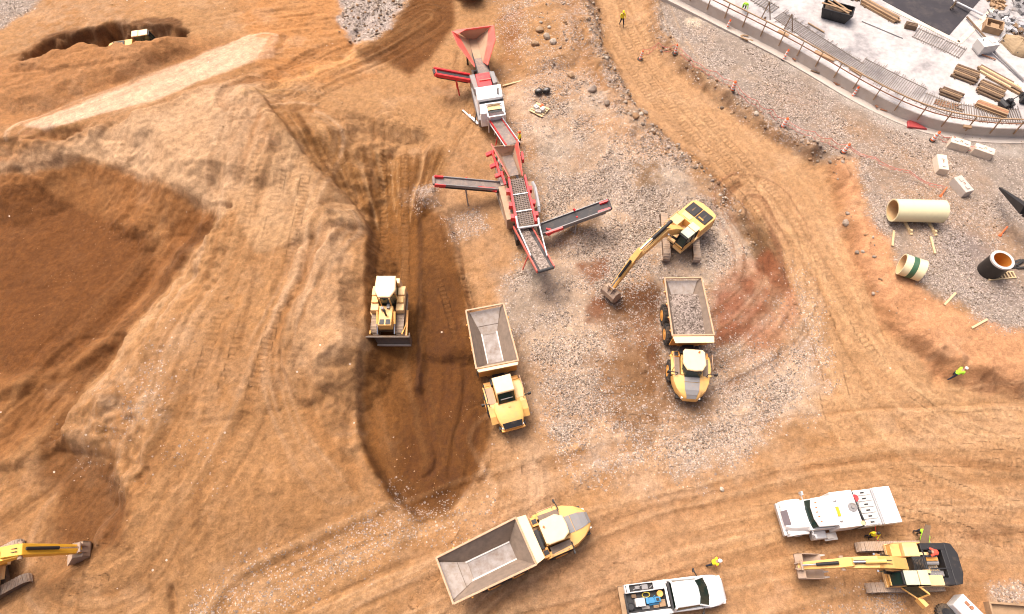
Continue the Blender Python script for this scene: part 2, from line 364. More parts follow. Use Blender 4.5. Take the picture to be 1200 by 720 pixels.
# erosion, scraper lines, tooth marks: noise drawn out along the way the machines pushed
def groove(s, soft, th, amp, along=.12, across=1.6, seed=61, octv=4):
    m = zone(s, soft, 1.0, .4, seed); j = np.where(m.any(1))[0]; i = np.where(m.any(0))[0]
    sl = (slice(j[0], j[-1] + 1), slice(i[0], i[-1] + 1)); c, q = math.cos(R(th)), math.sin(R(th)); X, Y = GX[sl], GY[sl]
    X2 = X + .8 * N1[sl]; Y2 = Y + .8 * N1[sl]
    n = fbm((X2 * c + Y2 * q) * along, (-X2 * q + Y2 * c) * across, octv, seed, .6)
    Hm[sl] += m[sl] * amp * (n - .35 * np.abs(n)); return m
def fan(s, soft, cpx, amp, k=14, seed=71):
    c = ag(*cpx); m = zone(s, soft, 1.0, .4, seed); a = np.arctan2(GY - c.y, GX - c.x); r = np.hypot(GX - c.x, GY - c.y)
    n = fbm(a * k + .4 * N1, r * .1, 4, seed, .65); Hm[:] = Hm + m * amp * (n - .4 * np.abs(n)); return n
def rounded(pts):
    q = [Vector((p[0], p[1])) for p in pts]
    for _ in range(2):
        o = [q[0]]
        for a, b in zip(q, q[1:]): o += [a.lerp(b, .25), a.lerp(b, .75)]
        q = o + [q[-1]]
    return q
FLOWS = []
def flow(s, half, amp, freq=1.0, along=.035, seed=81, octv=4, soft=1.5, taper=0.0, sides=0):
    """streaks running along a line: (mask, noise) kept for the soils too"""
    q = rounded(P(s)); sl = sub(q, half + soft + 1); X, Y = GX[sl], GY[sl]; D = np.full(X.shape, 1e9); S = np.zeros(X.shape); A = np.zeros(X.shape); acc = 0
    for a, b in zip(q, q[1:]):
        l = (b - a).length
        if l < 1e-6: continue
        d, t = seg_d(X, Y, a, b); n = d < D; sg = np.sign((b.x - a.x) * (Y - a.y) - (b.y - a.y) * (X - a.x))
        D = np.where(n, d, D); S = np.where(n, sg * d, S); A = np.where(n, acc + t * l, A); acc += l
    m = smooth((half - D) / soft + .5)
    if sides: m = m * (S * sides > -.3)
    wob = S + .35 * N1[sl] + .10 * N2[sl]
    n = fbm(wob * freq, A * along + seed, octv, seed, .62); n = n * 1.5
    Hm[sl] += m * amp * (n - .3 * np.abs(n)); FLOWS.append((sl, m, n)); return len(FLOWS) - 1
SCARP = []
def scarp(s, amp, decay, edge=.35, wob=.35, seed=141, side=1):
    """a step in the ground: the left side of the line (side=1) stands higher and dies away behind the lip"""
    q = rounded(P(s)); sl = sub(q, decay * 3 + 1); X, Y = GX[sl], GY[sl]; D = np.full(X.shape, 1e9); S = np.zeros(X.shape); T = np.zeros(X.shape); n = len(q)
    for i, (a, b) in enumerate(zip(q, q[1:])):
        d, t = seg_d(X, Y, a, b); k = d < D - 1e-9; sg = np.sign((b.x - a.x) * (Y - a.y) - (b.y - a.y) * (X - a.x)); D = np.where(k, d, D); S = np.where(k, sg * d, S); T = np.where(k, (i + t) / (n - 1), T)
    S = S * side + wob * fbm(X * .7, Y * .7, 4, seed, .6); ends = smooth(T / .12) * smooth((1 - T) / .12)
    far_ = np.exp(-np.maximum(S, 0) / decay); Hm[sl] += amp * ends * smooth(S / edge + .5) * far_ * (1 + .3 * N1[sl]); SCARP.append((sl, S, ends))
scarp('300 104 345 165 372 200 412 236 436 275', .7, 5, .35, .3, 142, -1)
scarp('268 240 215 315 150 390 92 465 66 530', .55, 5, .3, .3, 143, 1)
scarp('272 236 262 248 215 315 150 390 92 465 72 520', -1.1, 2.0, .3, .3, 143, -1)
scarp('-40 208 40 200 95 182 130 194 180 210 262 250', .2, 5, .35, .3, 144, 1)
scarp('402 262 352 335 326 400 334 440 362 480', .55, 2.5, .5, .4, 145, 1)
scarp('432 240 430 330 433 400 420 440 417 490 430 530 455 582 500 612', .5, 2.2, .35, .3, 146, -1)
scarp('80 500 112 556 150 566 141 600 150 622 100 668 40 690', .3, 4, .7, .4, 147, 1)
scarp('20 172 100 158 190 128 245 104 300 88 330 100', .45, 4, .5, .4, 148, -1)
scarp('180 480 250 492 330 478', .2, 4, .5, .6, 149, 1)
FAN = fan('305 112 345 130 400 140 470 150 520 170 520 200 492 240 440 262 415 240 380 200 330 160', 1.5, (462, 330), .24, 22)
F_RAMP = flow('350 150 325 220 285 320 235 430 180 530 130 620', 6.5, .13, .9, .03, 82)
F_RAMP2 = flow('395 255 350 340 330 430 345 500 400 560', 2.2, .14, 1.1, .05, 83)
F_CREST = flow('270 240 215 315 150 390 92 465 60 520', 6.0, .20, .7, .05, 84, sides=-1)
F_SLOT = flow('462 150 462 300 462 430 490 540', 2.2, .14, 2.0, .03, 85)
F_SLOT2 = flow('515 260 535 350 545 450 530 560', 1.8, .16, 1.4, .05, 86)
F_ROAD = flow('722 -60 735 20 780 100 850 175 915 250 955 330 985 420 1040 500 1120 550 1230 580', 4.6, .06, 2.6, .015, 87, 4)
F_ROAD2 = flow('1230 490 1110 470 1040 430 990 360 950 290 900 220', 2.6, .06, 2.6, .015, 88, 4)
F_LOOP = flow('800 420 870 395 915 345 915 290 885 240', 4.0, .16, 1.1, .04, 89, 4)
F_LOW = flow('330 760 470 690 600 640 760 600 900 570 1050 545 1230 540', 6, .09, 2.0, .015, 90, 4)
F_LOW2 = flow('620 760 740 680 880 640 1040 600 1230 620', 5, .08, 2.0, .015, 91, 4)
F_TURN = flow('575 510 610 570 590 640 520 700 430 740', 3.2, .12, 1.3, .03, 92, 5)
F_UP = flow('290 110 370 85 430 60 500 20', 3.0, .22, 1.2, .04, 93)
F_STRIP = flow('30 156 170 104 310 50', 2.1, .08, 2.0, .01, 94)
F_LEFT = flow('-20 560 60 500 110 440', 5, .18, .9, .06, 95)
groove('345 275 400 260 415 330 410 430 350 420', 1, 70, .18, .3, 1.0, 65)
groove('-40 190 95 182 180 205 255 250 200 320 150 290 100 250 -40 270', 1, -52, .2, .10, .7, 67)
groove('170 560 330 520 430 540 455 600 360 660 230 670', 2, -62, .14, .10, .9, 68)
groove('300 0 420 0 400 90 330 110 280 60', 1.5, 15, .3, .1, .9, 70)
groove('500 400 575 430 570 560 500 600 430 520 440 420', 1, 85, .12, .1, 1.2, 72)
groove('520 60 600 60 560 170 520 190', 1.5, 75, .3, .15, 1.1, 74)
groove('0 60 300 0 330 40 200 60 30 110', 2, 25, .22, .10, .9, 75)
groove('985 195 1010 250 1030 330 1100 400 1200 430 1200 470 1100 445 1020 370 990 280', .6, -50, .35, .3, .9, 76)
_m = zone('24 147 60 134 296 38 332 42 318 70 180 120 52 157', .7, .2); _s = _m > .3
_c = np.linalg.lstsq(np.stack([GX[_s], GY[_s], np.ones(_s.sum())], 1), Hm[_s], rcond=None)[0]; Hm = Hm * (1 - _m) + (_c[0] * GX + _c[1] * GY + _c[2]) * _m
rough = zone('-120 -60 400 -60 480 60 560 180 430 260 430 620 300 720 -120 720', 4, 2, .2, 77)
bumpy = zone('600 -60 690 -60 740 130 860 230 930 330 940 460 800 540 600 520 560 420 520 280 590 100', 1.5, 1.5, .3, 78)
rough = rough * (1 - _m)
Hm += N1 * (.05 + .12 * rough) + N2 * (.025 + .035 * rough + .05 * bumpy) + N3 * (.014 + .022 * rough + .025 * bumpy)
# broken faces: sharp little steps where the bank crumbles
BRK = fbm(GX * .9 + N2, GY * .9, 5, 131, .7); CL = np.abs(fbm(GX * 1.9 + .3 * N2, GY * 1.9, 4, 151, .65)); Hm += rough * .05 * (.25 - np.minimum(CL, .25)) / .25 + rough * .05 * np.maximum(0, BRK - .12)
# --- 3. wheel and crawler tracks: across / along coordinates and tread
TS = np.zeros_like(GX); TM = np.zeros_like(GX)
def tracks(s, gauge, wid, depth, soft=.15, dep_noise=.5):
    pts = P(s); q = [Vector((p[0], p[1])) for p in pts]
    # round the line off
    for _ in range(2):
        o = [q[0]]
        for a, b in zip(q, q[1:]): o += [a.lerp(b, .25), a.lerp(b, .75)]
        q = o + [q[-1]]
    for sgn in ((-1, 1) if gauge else (0,)):
        off = []
        for k, p in enumerate(q):
            d = (q[min(k + 1, len(q) - 1)] - q[max(k - 1, 0)]).normalized(); off.append(p + Vector((-d.y, d.x)) * sgn * gauge / 2)
        acc = 0
        for a, b in zip(off, off[1:]):
            l = (b - a).length
            if l < 1e-6: continue
            sl = sub([a, b], wid + .4); X, Y = GX[sl], GY[sl]
            d, t = seg_d(X, Y, a, b); d = d + .06 * N3[sl]
            m = smooth((wid / 2 - d) / soft + .5) * np.clip(.62 + dep_noise * N1[sl] * 1.4 + .3 * N2[sl], 0, 1)
            new = m > TM[sl]
            TS[sl] = np.where(new, acc + t * l, TS[sl]); TM[sl] = np.where(new, m, TM[sl]); acc += l
H_pre = Hm.copy()
for s, g, wd in [
    ('462 180 462 330', 1.9, .6), ('1020 720 1000 560 990 480 940 330 860 210 770 110 720 30 705 -40', 2.3, .65), ('1200 545 1090 500 1010 430 960 330 890 220 800 130 735 30', 2.3, .65),
    ('1200 580 1080 540 1000 500 960 400 900 270 820 170', 2.4, .65), ('590 720 640 640 800 590 1000 520 1200 500', 2.3, .65), ('700 720 860 610 1010 560 1200 560', 2.2, .6),
    ('600 510 600 560 560 640 500 720', 2.3, .7), ('575 620 640 560 800 520', 2.2, .6), ('540 600 600 560 630 520', 2.3, .7), ('1200 630 1100 590 950 560 800 580 690 640', 2.2, .6),
    ('230 500 270 380 305 250 320 160', 2.0, .7), ('265 500 305 380 335 260 345 180', 2.0, .7), ('830 310 880 330 905 290 890 250', 2.0, .8), ('800 420 880 390 915 330 905 280', 2.1, .8), ('850 430 900 390 925 330', 2.0, .7),
    ('660 640 760 650 860 600', 2.1, .5), ('880 640 1000 600 1200 610', 2.1, .5), ('300 95 380 80 440 50 500 10', 2.0, .6), ('330 105 410 90 470 60', 2.0, .6), ('60 148 180 105 300 52', 1.9, .6),
    ('690 400 740 370 790 340', 2.0, .5), ('640 480 700 470 800 480', 2.2, .6), ('520 300 545 380 560 450', 1.9, .5), ('980 720 1050 700 1130 610 1200 590', 1.9, .5), ('40 690 120 660', 2.0, .6)]:
    tracks(s, g, wd, .06)
_on = TM > .03; _g = np.zeros_like(TS); _g[:, 1:] = np.maximum(_g[:, 1:], np.abs(np.diff(TS, axis=1)) * (_on[:, 1:] & _on[:, :-1])); _g[1:] = np.maximum(_g[1:], np.abs(np.diff(TS, axis=0)) * (_on[1:] & _on[:-1]))
_b = (_g > .30).astype(float)
for _ in range(1):
    _o = _b.copy(); _o[1:] = np.maximum(_o[1:], _b[:-1]); _o[:-1] = np.maximum(_o[:-1], _b[1:]); _o[:, 1:] = np.maximum(_o[:, 1:], _b[:, :-1]); _o[:, :-1] = np.maximum(_o[:, :-1], _b[:, 1:]); _b = _o
Hm -= TM * .018
TR = TM * (1 - _b)
# ------------------------------------------------------------------ soils: what the ground is made of
def lin(r, g, b, k=.68):
    g, b = min(255, g * 1.026), min(255, b * 1.01)
    g_ = .3 * r + .59 * g + .11 * b; r, g, b = (c + (g_ - c) * .08 for c in (r, g, b))
    return np.array([c * k for c in srgb(r, g, b)])
TAN, BROWN, DAMP, PALE = lin(186, 134, 88), lin(160, 104, 58), lin(122, 72, 30), lin(214, 170, 134)
OCHRE, ORANGE, CLAY, RUST = lin(200, 150, 108), lin(204, 132, 72), lin(206, 134, 88), lin(140, 78, 46)
GRAV, GREY, DUST, DARKG = lin(190, 165, 147), lin(160, 142, 132), lin(206, 172, 144), lin(120, 94, 70)
deck0 = np.zeros_like(GX)
Cc = np.empty(GX.shape + (3,)); Cc[:] = TAN
G = np.zeros_like(GX)
V1 = smooth(.5 + .9 * fbm(GX * .09, GY * .09, 5, 101)); V2 = smooth(.5 + .8 * fbm(GX * .30, GY * .30, 6, 107, .6)); V3 = smooth(.5 + fbm(GX * 1.5, GY * 1.5, 4, 113, .65))
def paint(m, c, a=1.0, n=None):
    k = m * a
    if n is not None: k = k * n
    Cc[:] = Cc * (1 - k[..., None]) + c * k[..., None]
def grav(m, a): G[:] = np.maximum(G, m * a)
def Z(s, soft=.5, wob=.8, ws=.4, seed=1): return zone(s, soft, wob, ws, seed)
allm = np.ones_like(GX)
def pflow(i, c, a, lo=.1, hi=.7, inv=False):
    sl, m, n = FLOWS[i]; k = (m * a * smooth(((-n if inv else n) - lo) / (hi - lo)))[..., None]; Cc[sl] = Cc[sl] * (1 - k) + c * k
paint(allm, BROWN, .45, V1); paint(allm, DUST, .25, V3 * V1)
# left mound
paint(Z('-80 170 95 170 300 60 430 260 430 600 300 700 -80 720', 3, 2), BROWN, .35, V1)
paint(Z('100 150 190 100 300 100 340 170 345 270 270 230 180 205 95 182 0 205 -60 210 -60 190 60 180', 1.2, 1.2, .4, 2), PALE, .62, .55 + .45 * V2)
paint(Z('345 270 385 258 412 300 405 420 370 445 340 430 350 350', .8, .8, .5, 3), PALE, .5, .4 + .6 * V2)
paint(Z('150 480 330 470 420 520 440 600 330 640 200 640 140 570', 2, 1.5, .3, 4), TAN, .6, V1)
paint(Z('95 465 150 390 215 315 262 250 300 280 250 400 170 480', 1, .9, .4, 5), TAN, .7, .4 + .6 * V2)
m = Z('110 455 170 430 200 490 130 520', 1, 1.2, .6, 6); paint(m, DUST, .6, V3); grav(m * V2, .5)
m = Z('70 500 240 500 260 570 110 560', 1.5, 1.5, .5, 61); grav(m * V3 * V2, .3)
m = Z('200 380 235 390 190 470 140 490', 1, 1, .5, 62); paint(m, DUST, .4, V2); grav(m * V3, .25)
# pit: damp floor, browner walls
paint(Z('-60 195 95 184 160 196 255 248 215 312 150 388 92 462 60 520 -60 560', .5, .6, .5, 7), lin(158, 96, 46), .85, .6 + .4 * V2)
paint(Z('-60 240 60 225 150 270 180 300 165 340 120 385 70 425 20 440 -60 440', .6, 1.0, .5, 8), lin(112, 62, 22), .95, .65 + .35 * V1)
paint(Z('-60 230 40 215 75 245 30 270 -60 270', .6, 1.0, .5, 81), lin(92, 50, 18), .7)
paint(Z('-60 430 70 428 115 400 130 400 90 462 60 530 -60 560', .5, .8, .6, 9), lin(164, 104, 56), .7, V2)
paint(Z('60 510 130 540 150 590 140 630 100 660 50 640 70 580 40 560', .8, .8, .6, 10), lin(112, 64, 24), .8, .5 + .5 * V2)
paint(Z('-60 600 30 630 100 650 130 690 60 720 -60 730', 1, 1, .5, 101), lin(140, 86, 42), .6, V2)
# upper left
paint(Z('-60 90 30 75 130 50 200 60 280 55 160 95 30 145 -60 170', 1, 1, .4, 11), lin(186, 124, 76), .7, .5 + .5 * V2)
paint(Z('26 147 60 135 296 40 330 44 316 68 180 118 52 155', .18, .3, .6, 12), lin(228, 182, 150), .92, .7 + .3 * smooth(.5 + fbm(GX * .1 * 1, (GY - .5 * GX) * 1.6, 3, 131)))
paint(Z('18 66 62 40 120 30 205 18 215 32 150 48 70 66', .4, .7, .7, 121), lin(96, 54, 22), .8)
paint(Z('280 10 330 -40 430 -40 420 60 440 90 320 100 290 70', 1.5, 1.5, .4, 13), ORANGE, .75, .4 + .6 * V2)
m = Z('-60 -40 60 -40 40 10 0 32 -60 60', .8, 1, .5, 14); paint(m, GREY, .9); grav(m, .8)
m = Z('402 -20 490 -20 470 15 440 45 410 52 398 30', .5, 1, .6, 15); paint(m, lin(190, 172, 166), .9); grav(m, .9)
paint(Z('505 -30 530 0 532 30 505 65 480 90 455 72 430 75 420 60 460 30', .5, .6, .6, 16), lin(116, 66, 22), .92, .7 + .3 * V2)
paint(Z('440 42 456 36 464 56 448 68', .4, .6, .8, 161), TAN, .5, V2)
paint(Z('525 95 500 105 530 120 548 110', .5, .8, .8, 162), lin(130, 78, 40), .4)
# fan above the slot, damp lower part
paint(Z('318 122 345 150 385 205 420 245 435 270 500 240 525 175 470 200 420 180 370 150', 1, 1, .5, 17), lin(156, 100, 44), .75, .35 + .65 * smooth(.5 + 1.2 * FAN))
paint(Z('430 200 520 185 512 230 495 262 440 262', .8, .8, .5, 18), lin(132, 82, 32), .75, .6 + .4 * V2)
# slot and hollow
paint(Z('432 235 492 235 520 255 540 320 560 420 577 500 560 560 520 602 492 610 455 580 425 530 418 490 432 400', .35, .45, .7, 19), lin(134, 80, 30), .95, .75 + .25 * V1)
paint(Z('497 300 540 330 560 430 576 500 555 565 520 600 470 590 480 500 490 420', .8, .8, .5, 20), lin(112, 62, 20), .75, .5 + .5 * V1)
paint(Z('436 180 490 180 488 420 440 420', .3, .3, .5, 21), lin(156, 100, 48), .7, .5 + .5 * V2)
grav(Z('470 560 500 590 530 600 575 520 560 590 500 625 450 600', .8, .9, .5, 22) * V3, .4)
m = Z('470 222 512 215 515 240 490 250 472 240', .5, .7, .8, 23); paint(m, lin(196, 172, 156), .7); grav(m, .8)
m = Z('515 255 560 245 575 268 530 280', .6, .8, .7, 24); paint(m, GREY, .6, V2); grav(m, .6)
# toe of the mound
m = band('240 720 340 680 420 640 480 612 570 600', 1.4, 1.2, 1.2, .5, 25); paint(m, TAN, .6); grav(m * (.5 + .5 * V3), .45)
# centre: gravel around the crusher and the loading place
m = Z('600 115 640 90 700 100 745 140 800 190 850 230 895 290 930 330 938 372 953 418 930 468 884 496 852 540 780 545 700 540 640 510 620 440 600 370 590 300 640 240 610 190', 1.2, 4.5, .28, 26)
paint(m, GRAV, .9, smooth(.55 + 1.6 * fbm(GX * .22, GY * .22, 6, 231, .6))); grav(m, .6)
m = Z('612 150 700 150 760 200 840 230 860 280 840 320 770 310 735 330 700 400 600 400 585 340 640 300 640 250', 1.2, 1.5, .4, 27); paint(m, GRAV, .6); grav(m, .85)
m = Z('640 200 720 190 740 240 690 260 650 240', 1.2, 1.2, .5, 271); paint(m, lin(178, 156, 144), .7, V2)
m = Z('580 320 680 320 700 390 640 420 590 400', 1, 1.4, .5, 28); paint(m, lin(158, 138, 124), .75, .4 + .6 * V2)
m = Z('640 430 760 420 880 440 935 392 956 430 930 472 880 520 780 545 690 540', 1.5, 1.6, .5, 29); paint(m, TAN, .55, V1); grav(m * V2, .6)
m = Z('700 430 770 400 790 470 730 500', 1.2, 1.5, .5, 30); paint(m, lin(134, 90, 52), .75, V2)
for s, c, a in [('690 425 775 405 790 470 760 520 700 480', lin(118, 74, 38), .85), ('760 440 800 430 800 480 770 500', lin(112, 70, 36), .85), ('690 330 770 330 775 420 720 420', lin(120, 76, 44), .8), ('840 420 900 380 930 400 900 450 850 470', lin(150, 104, 66), .5), ('600 410 660 400 680 450 630 470', lin(150, 108, 72), .6), ('770 440 830 470 820 500 760 500', lin(120, 76, 40), .8), ('672 310 712 302 715 328 690 338', RUST, .7), ('660 280 700 272 690 288', RUST, .5), ('690 350 720 340 715 365 690 375', RUST, .7), ('730 340 775 345 780 400 745 400', RUST, .45),
                ('862 250 895 255 905 300 880 300', DARKG, .75), ('740 190 772 190 775 215 745 220', lin(122, 84, 44), .8), ('655 262 700 250 702 275 660 288', lin(120, 80, 42), .7), ('745 265 765 262 770 275 752 278', DARKG, .7),
                ('600 405 660 385 700 378 640 402 610 420', DUST, .7), ('620 440 660 470 600 480', DUST, .35)]:
    paint(Z(s, .5, .7, .8, 311), c, a, .4 + .6 * V2)
paint(Z('830 340 870 300 905 285 925 330 905 370 860 400 835 405', .8, 1, .5, 32), lin(150, 74, 42), .85, .5 + .5 * V2)
paint(Z('860 380 905 360 930 340 930 400 880 420', .8, 1.2, .5, 321), lin(200, 128, 96), .5, V2)
G *= 1 - .7 * Z('830 340 870 300 905 285 925 330 905 370 860 400 835 405', .8, 1, .5, 32)
m = Z('900 420 940 385 958 430 932 478 890 520 800 540 800 510', 1, 1.4, .5, 33); paint(m, lin(196, 168, 150), .6, V3); grav(m * V2, .7)
m = Z('630 480 700 480 760 540 720 570 650 540', 1, 1.4, .5, 331); paint(m, lin(196, 168, 150), .55, V3); grav(m * V2, .6)
# beside the crusher
paint(Z('500 190 590 170 600 330 590 350 540 300 500 250', 1.5, 1.2, .4, 34), lin(188, 142, 106), .7, V2)
m = Z('590 90 640 100 640 170 610 170 590 140', 1, 1, .5, 35); paint(m, lin(192, 162, 144), .75, V2); grav(m, .3)
m = Z('585 -30 690 -30 700 100 640 120 590 90', 1.5, 1.5, .4, 36); paint(m, lin(186, 140, 104), .6, V2); grav(m * V2, .6)
paint(Z('585 20 612 10 605 80 590 70', .6, .9, .6, 37), lin(150, 92, 48), .7, V2)
# haul road
paint(Z('692 -60 755 -60 757 0 764 40 800 85 850 128 905 168 958 192 980 240 1000 320 1040 392 1105 446 1200 470 1260 480 1260 560 1000 520 950 470 950 380 920 310 880 240 840 200 760 140 715 60', .6, .6, .5, 38), OCHRE, .85, .6 + .4 * V2)
paint(band('715 0 735 60 790 120 850 180 905 240 940 320', 1.2, 1, .8, .5, 381), lin(208, 158, 114), .5, V2)
paint(Z('930 450 1000 500 1260 520 1260 640 1000 640 850 620 760 620 900 540', 3, 2, .3, 382), lin(192, 136, 90), .6, V1)
paint(Z('600 640 760 600 900 620 1000 720 700 730 640 700', 3, 2, .3, 383), lin(176, 118, 76), .6, V1)
paint(Z('900 640 1260 600 1260 740 900 740', 2, 2, .3, 384), lin(190, 124, 78), .5, V2)
paint(Z('1130 620 1175 612 1180 636 1140 640', .6, .9, .6, 385), lin(128, 82, 50), .6, V3)
m = Z('960 690 1060 690 1060 730 950 730', .8, 1, .5, 386); paint(m, DUST, .6, V2); grav(m, .6)
m = Z('1165 690 1210 685 1210 712 1160 710', .5, .7, .6, 387); paint(m, GRAV, .7); grav(m, .7)
m = band('686 -20 700 50 722 95 745 135 790 175 832 210 868 250 885 280', .8, .6, .9, .6, 39); paint(m, lin(150, 120, 98), .6, .3 + .7 * V3); grav(m, .6)
m = band('665 0 690 60 715 112 740 165', .7, .7, .9, .6, 40); paint(m, lin(150, 100, 62), .6, V2)
# right: gravel shelf, clay bank
m = Z('757 -60 1260 -60 1260 380 1180 385 1100 350 1050 310 1015 240 1005 190 958 180 905 150 860 112 810 72 772 36', .9, 1, .5, 41); paint(m, GREY, .92); grav(m, .8)
paint(Z('900 100 1100 170 1140 260 1050 240 980 170', 2, 2, .3, 411), lin(176, 138, 110), .6, V2)
paint(Z('1060 180 1140 190 1210 300 1210 340 1150 280 1060 235', 1.2, 1.5, .4, 412), lin(186, 146, 116), .6, V2)
paint(Z('1090 250 1150 270 1200 350 1130 340', 1.5, 1.5, .4, 413), lin(148, 128, 124), .6, V2)
paint(Z('820 110 900 150 980 190 1000 180 900 125', 1, 1, .4, 414), lin(150, 128, 112), .5, V2)
m = Z('978 190 1003 182 1014 240 1046 305 1100 352 1180 388 1260 400 1260 480 1200 468 1105 446 1040 392 1000 320', .6, .7, .5, 42); paint(m, lin(214, 150, 108), .92, .75 + .25 * V2); G *= 1 - .85 * m
paint(band('978 190 985 240 1006 318 1046 388 1108 440 1200 464', .45, .4, .5, .6, 43), lin(150, 98, 60), .6, .4 + .6 * V3)
m = band('762 30 800 74 855 116 905 152 958 180', .55, .5, .8, .6, 44); paint(m, lin(150, 110, 80), .7); grav(m * V3, .6)
# concrete dust at the foot of the wall
m = band('830 22 880 46 925 72 1000 116 1060 148 1110 170 1210 178', .9, .8, .8, .6, 45); paint(m, lin(196, 180, 172), .8, .5 + .5 * V2); G *= 1 - .7 * m
m = Z('803 20 820 22 822 32 806 32', .3, .4, .8, 46); paint(m, lin(226, 200, 176), .9)
# streaks the machines drew
for i, hi_, lo_, a_ in ((F_RAMP, PALE, BROWN, .55), (F_RAMP2, PALE, BROWN, .55), (F_CREST, TAN, lin(128, 76, 36), .6), (F_SLOT, TAN, DAMP, .55), (F_SLOT2, BROWN, lin(96, 52, 18), .6), (F_ROAD, lin(216, 168, 122), lin(168, 118, 74), .42), (F_ROAD2, lin(214, 164, 118), lin(166, 114, 72), .42), (F_LOOP, lin(204, 142, 104), lin(112, 62, 34), .7),
                        (F_LOW, lin(212, 164, 122), lin(146, 98, 58), .5), (F_LOW2, lin(208, 158, 114), lin(150, 98, 58), .5), (F_TURN, lin(208, 162, 124), lin(140, 94, 56), .5), (F_UP, lin(216, 160, 104), lin(140, 84, 40), .6), (F_STRIP, lin(240, 200, 170), lin(196, 140, 104), .6), (F_LEFT, TAN, lin(120, 72, 34), .6)):
    pflow(i, hi_, a_, .12, .8); pflow(i, lo_, a_, .12, .8, True)
    sl, m, n = FLOWS[i]; G[sl] *= 1 - .35 * m
DK = smooth((fbm(GX * .28 + .5 * N2, GY * .28, 6, 211, .62) - .12) / .35); paint(1 - deck0, lin(138, 92, 54), .24, DK * (1 - .6 * np.clip(G, 0, 1)))
PL = smooth((fbm(GX * .35 + .4 * N2, GY * .35, 6, 223, .62) - .15) / .35); paint(1 - deck0, lin(212, 170, 136), .22, PL)
G *= .15 + 1.0 * smooth(.55 + 2.0 * fbm(GX * .3 + .6 * N2, GY * .3, 5, 229, .6))
paint(Z('100 470 200 380 300 300 345 300 335 430 420 470 440 600 340 690 100 720 -60 720 -60 600 90 560', 2.5, 2.5, .3, 601), lin(172, 116, 66), .4, .4 + .6 * V1)
G[:] = np.maximum(G, .75 * Z('640 440 700 430 760 470 770 530 700 545 650 510', 1, 3, .35, 602) * smooth(.5 + 2 * fbm(GX * .3, GY * .3, 5, 603))); G[:] = np.maximum(G, .8 * Z('900 410 946 396 956 436 930 470 876 505 800 545 790 520', 1, 2.5, .35, 604) * smooth(.6 + 2 * fbm(GX * .3, GY * .3, 5, 605)))
paint(Z('590 120 640 95 720 110 800 190 895 290 940 400 930 470 860 540 760 600 640 640 560 620 600 520 620 440 590 360', 2, 3.5, .3, 610), lin(212, 174, 146), .45, smooth(.5 + 1.5 * fbm(GX * .2, GY * .2, 6, 611, .6)) * (1 - .5 * DK))
paint(Z('560 620 700 580 860 590 1000 560 1240 540 1240 740 500 740', 3, 3, .25, 612), lin(204, 158, 122), .38, V1)
for s_, c_, a_ in (('690 425 775 405 790 470 760 520 700 480', lin(122, 78, 42), .6), ('690 330 770 330 775 420 720 420', lin(122, 76, 44), .55), ('860 250 896 255 906 300 884 305', lin(110, 74, 44), .7), ('840 425 900 385 930 400 900 450 850 470', lin(140, 94, 58), .5), ('765 440 830 470 820 500 760 500', lin(122, 80, 44), .55)):
    paint(Z(s_, .6, 1.6, .5, 613), c_, a_, smooth(.55 + 1.3 * fbm(GX * .5, GY * .5, 5, 614)))
def F_mask(i):
    z_ = np.zeros_like(GX); z_[FLOWS[i][0]] = FLOWS[i][1]; return z_
# last soil tones: freshly turned, still damp earth, painted slot shadows and crest highlights
def again(s_, c, a, soft=.5, wob=.7, seed=501): paint(Z(s_, soft, wob, .6, seed), c, a, .72 + .28 * V2)
again('432 235 492 235 520 255 540 320 560 420 577 500 560 560 520 602 492 610 455 580 425 530 418 490 432 400', lin(118, 70, 26), .75, .3, .4)
again('500 310 535 330 555 430 572 500 550 560 520 596 470 580 450 540 480 470 490 400', lin(90, 50, 14), .65, .8, .9)
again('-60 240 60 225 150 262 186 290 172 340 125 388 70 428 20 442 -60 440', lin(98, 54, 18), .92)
again('-60 196 95 186 158 200 250 250 212 312 150 386 92 460 60 500 -60 520', lin(140, 84, 38), .5)
again('256 250 213 315 149 390 91 465 78 455 130 392 192 318 232 262', lin(98, 56, 22), .75, .4, .3)  # darker strip just inside the pit crest
again('505 -30 530 0 532 30 505 65 480 90 455 72 430 75 420 60 460 30', lin(112, 64, 22), .8)
again('60 515 130 540 150 590 140 635 100 660 50 645 70 580 40 560', lin(104, 58, 20), .75, .9, .9)
again('430 190 520 180 514 230 497 262 438 262', lin(136, 84, 34), .55)
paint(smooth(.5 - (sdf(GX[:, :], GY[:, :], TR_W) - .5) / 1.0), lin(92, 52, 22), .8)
paint(Z('300 110 345 168 372 203 412 239 432 272 392 258 345 285 300 300 270 240 300 180 330 175', .35, .4, .6, 520), lin(206, 160, 118), .55, .6 + .4 * V2)
pale_edge = Z('95 180 130 193 180 209 258 248 285 220 300 100 240 106 180 134 90 162 0 190 -40 205 40 199', .4, .5, .5, 521); paint(pale_edge, lin(214, 172, 136), .42, .6 + .4 * V2)
again('322 128 345 160 372 198 414 234 432 262 470 262 500 235 470 205 425 205 372 160', lin(146, 92, 40), .5, .3, .4, 522)
again('26 170 100 154 190 124 245 100 300 84 296 72 180 120 52 158', lin(160, 106, 60), .6, .4, .5, 523)
for s_, c_, a_ in (('900 100 1000 140 1100 170 1140 260 1050 240 980 170 880 115', lin(172, 132, 102), .55), ('1060 180 1140 190 1210 300 1210 350 1150 290 1060 240', lin(182, 140, 108), .5), ('1090 262 1150 270 1210 350 1130 345', lin(140, 122, 120), .5), ('1030 230 1060 300 1100 330 1130 330 1080 260', lin(190, 148, 116), .45), ('770 40 850 90 940 140 900 140 800 80', lin(150, 126, 108), .4)):
    paint(Z(s_, 1.2, 1.6, .45, 530), c_, a_, .3 + .7 * V2)
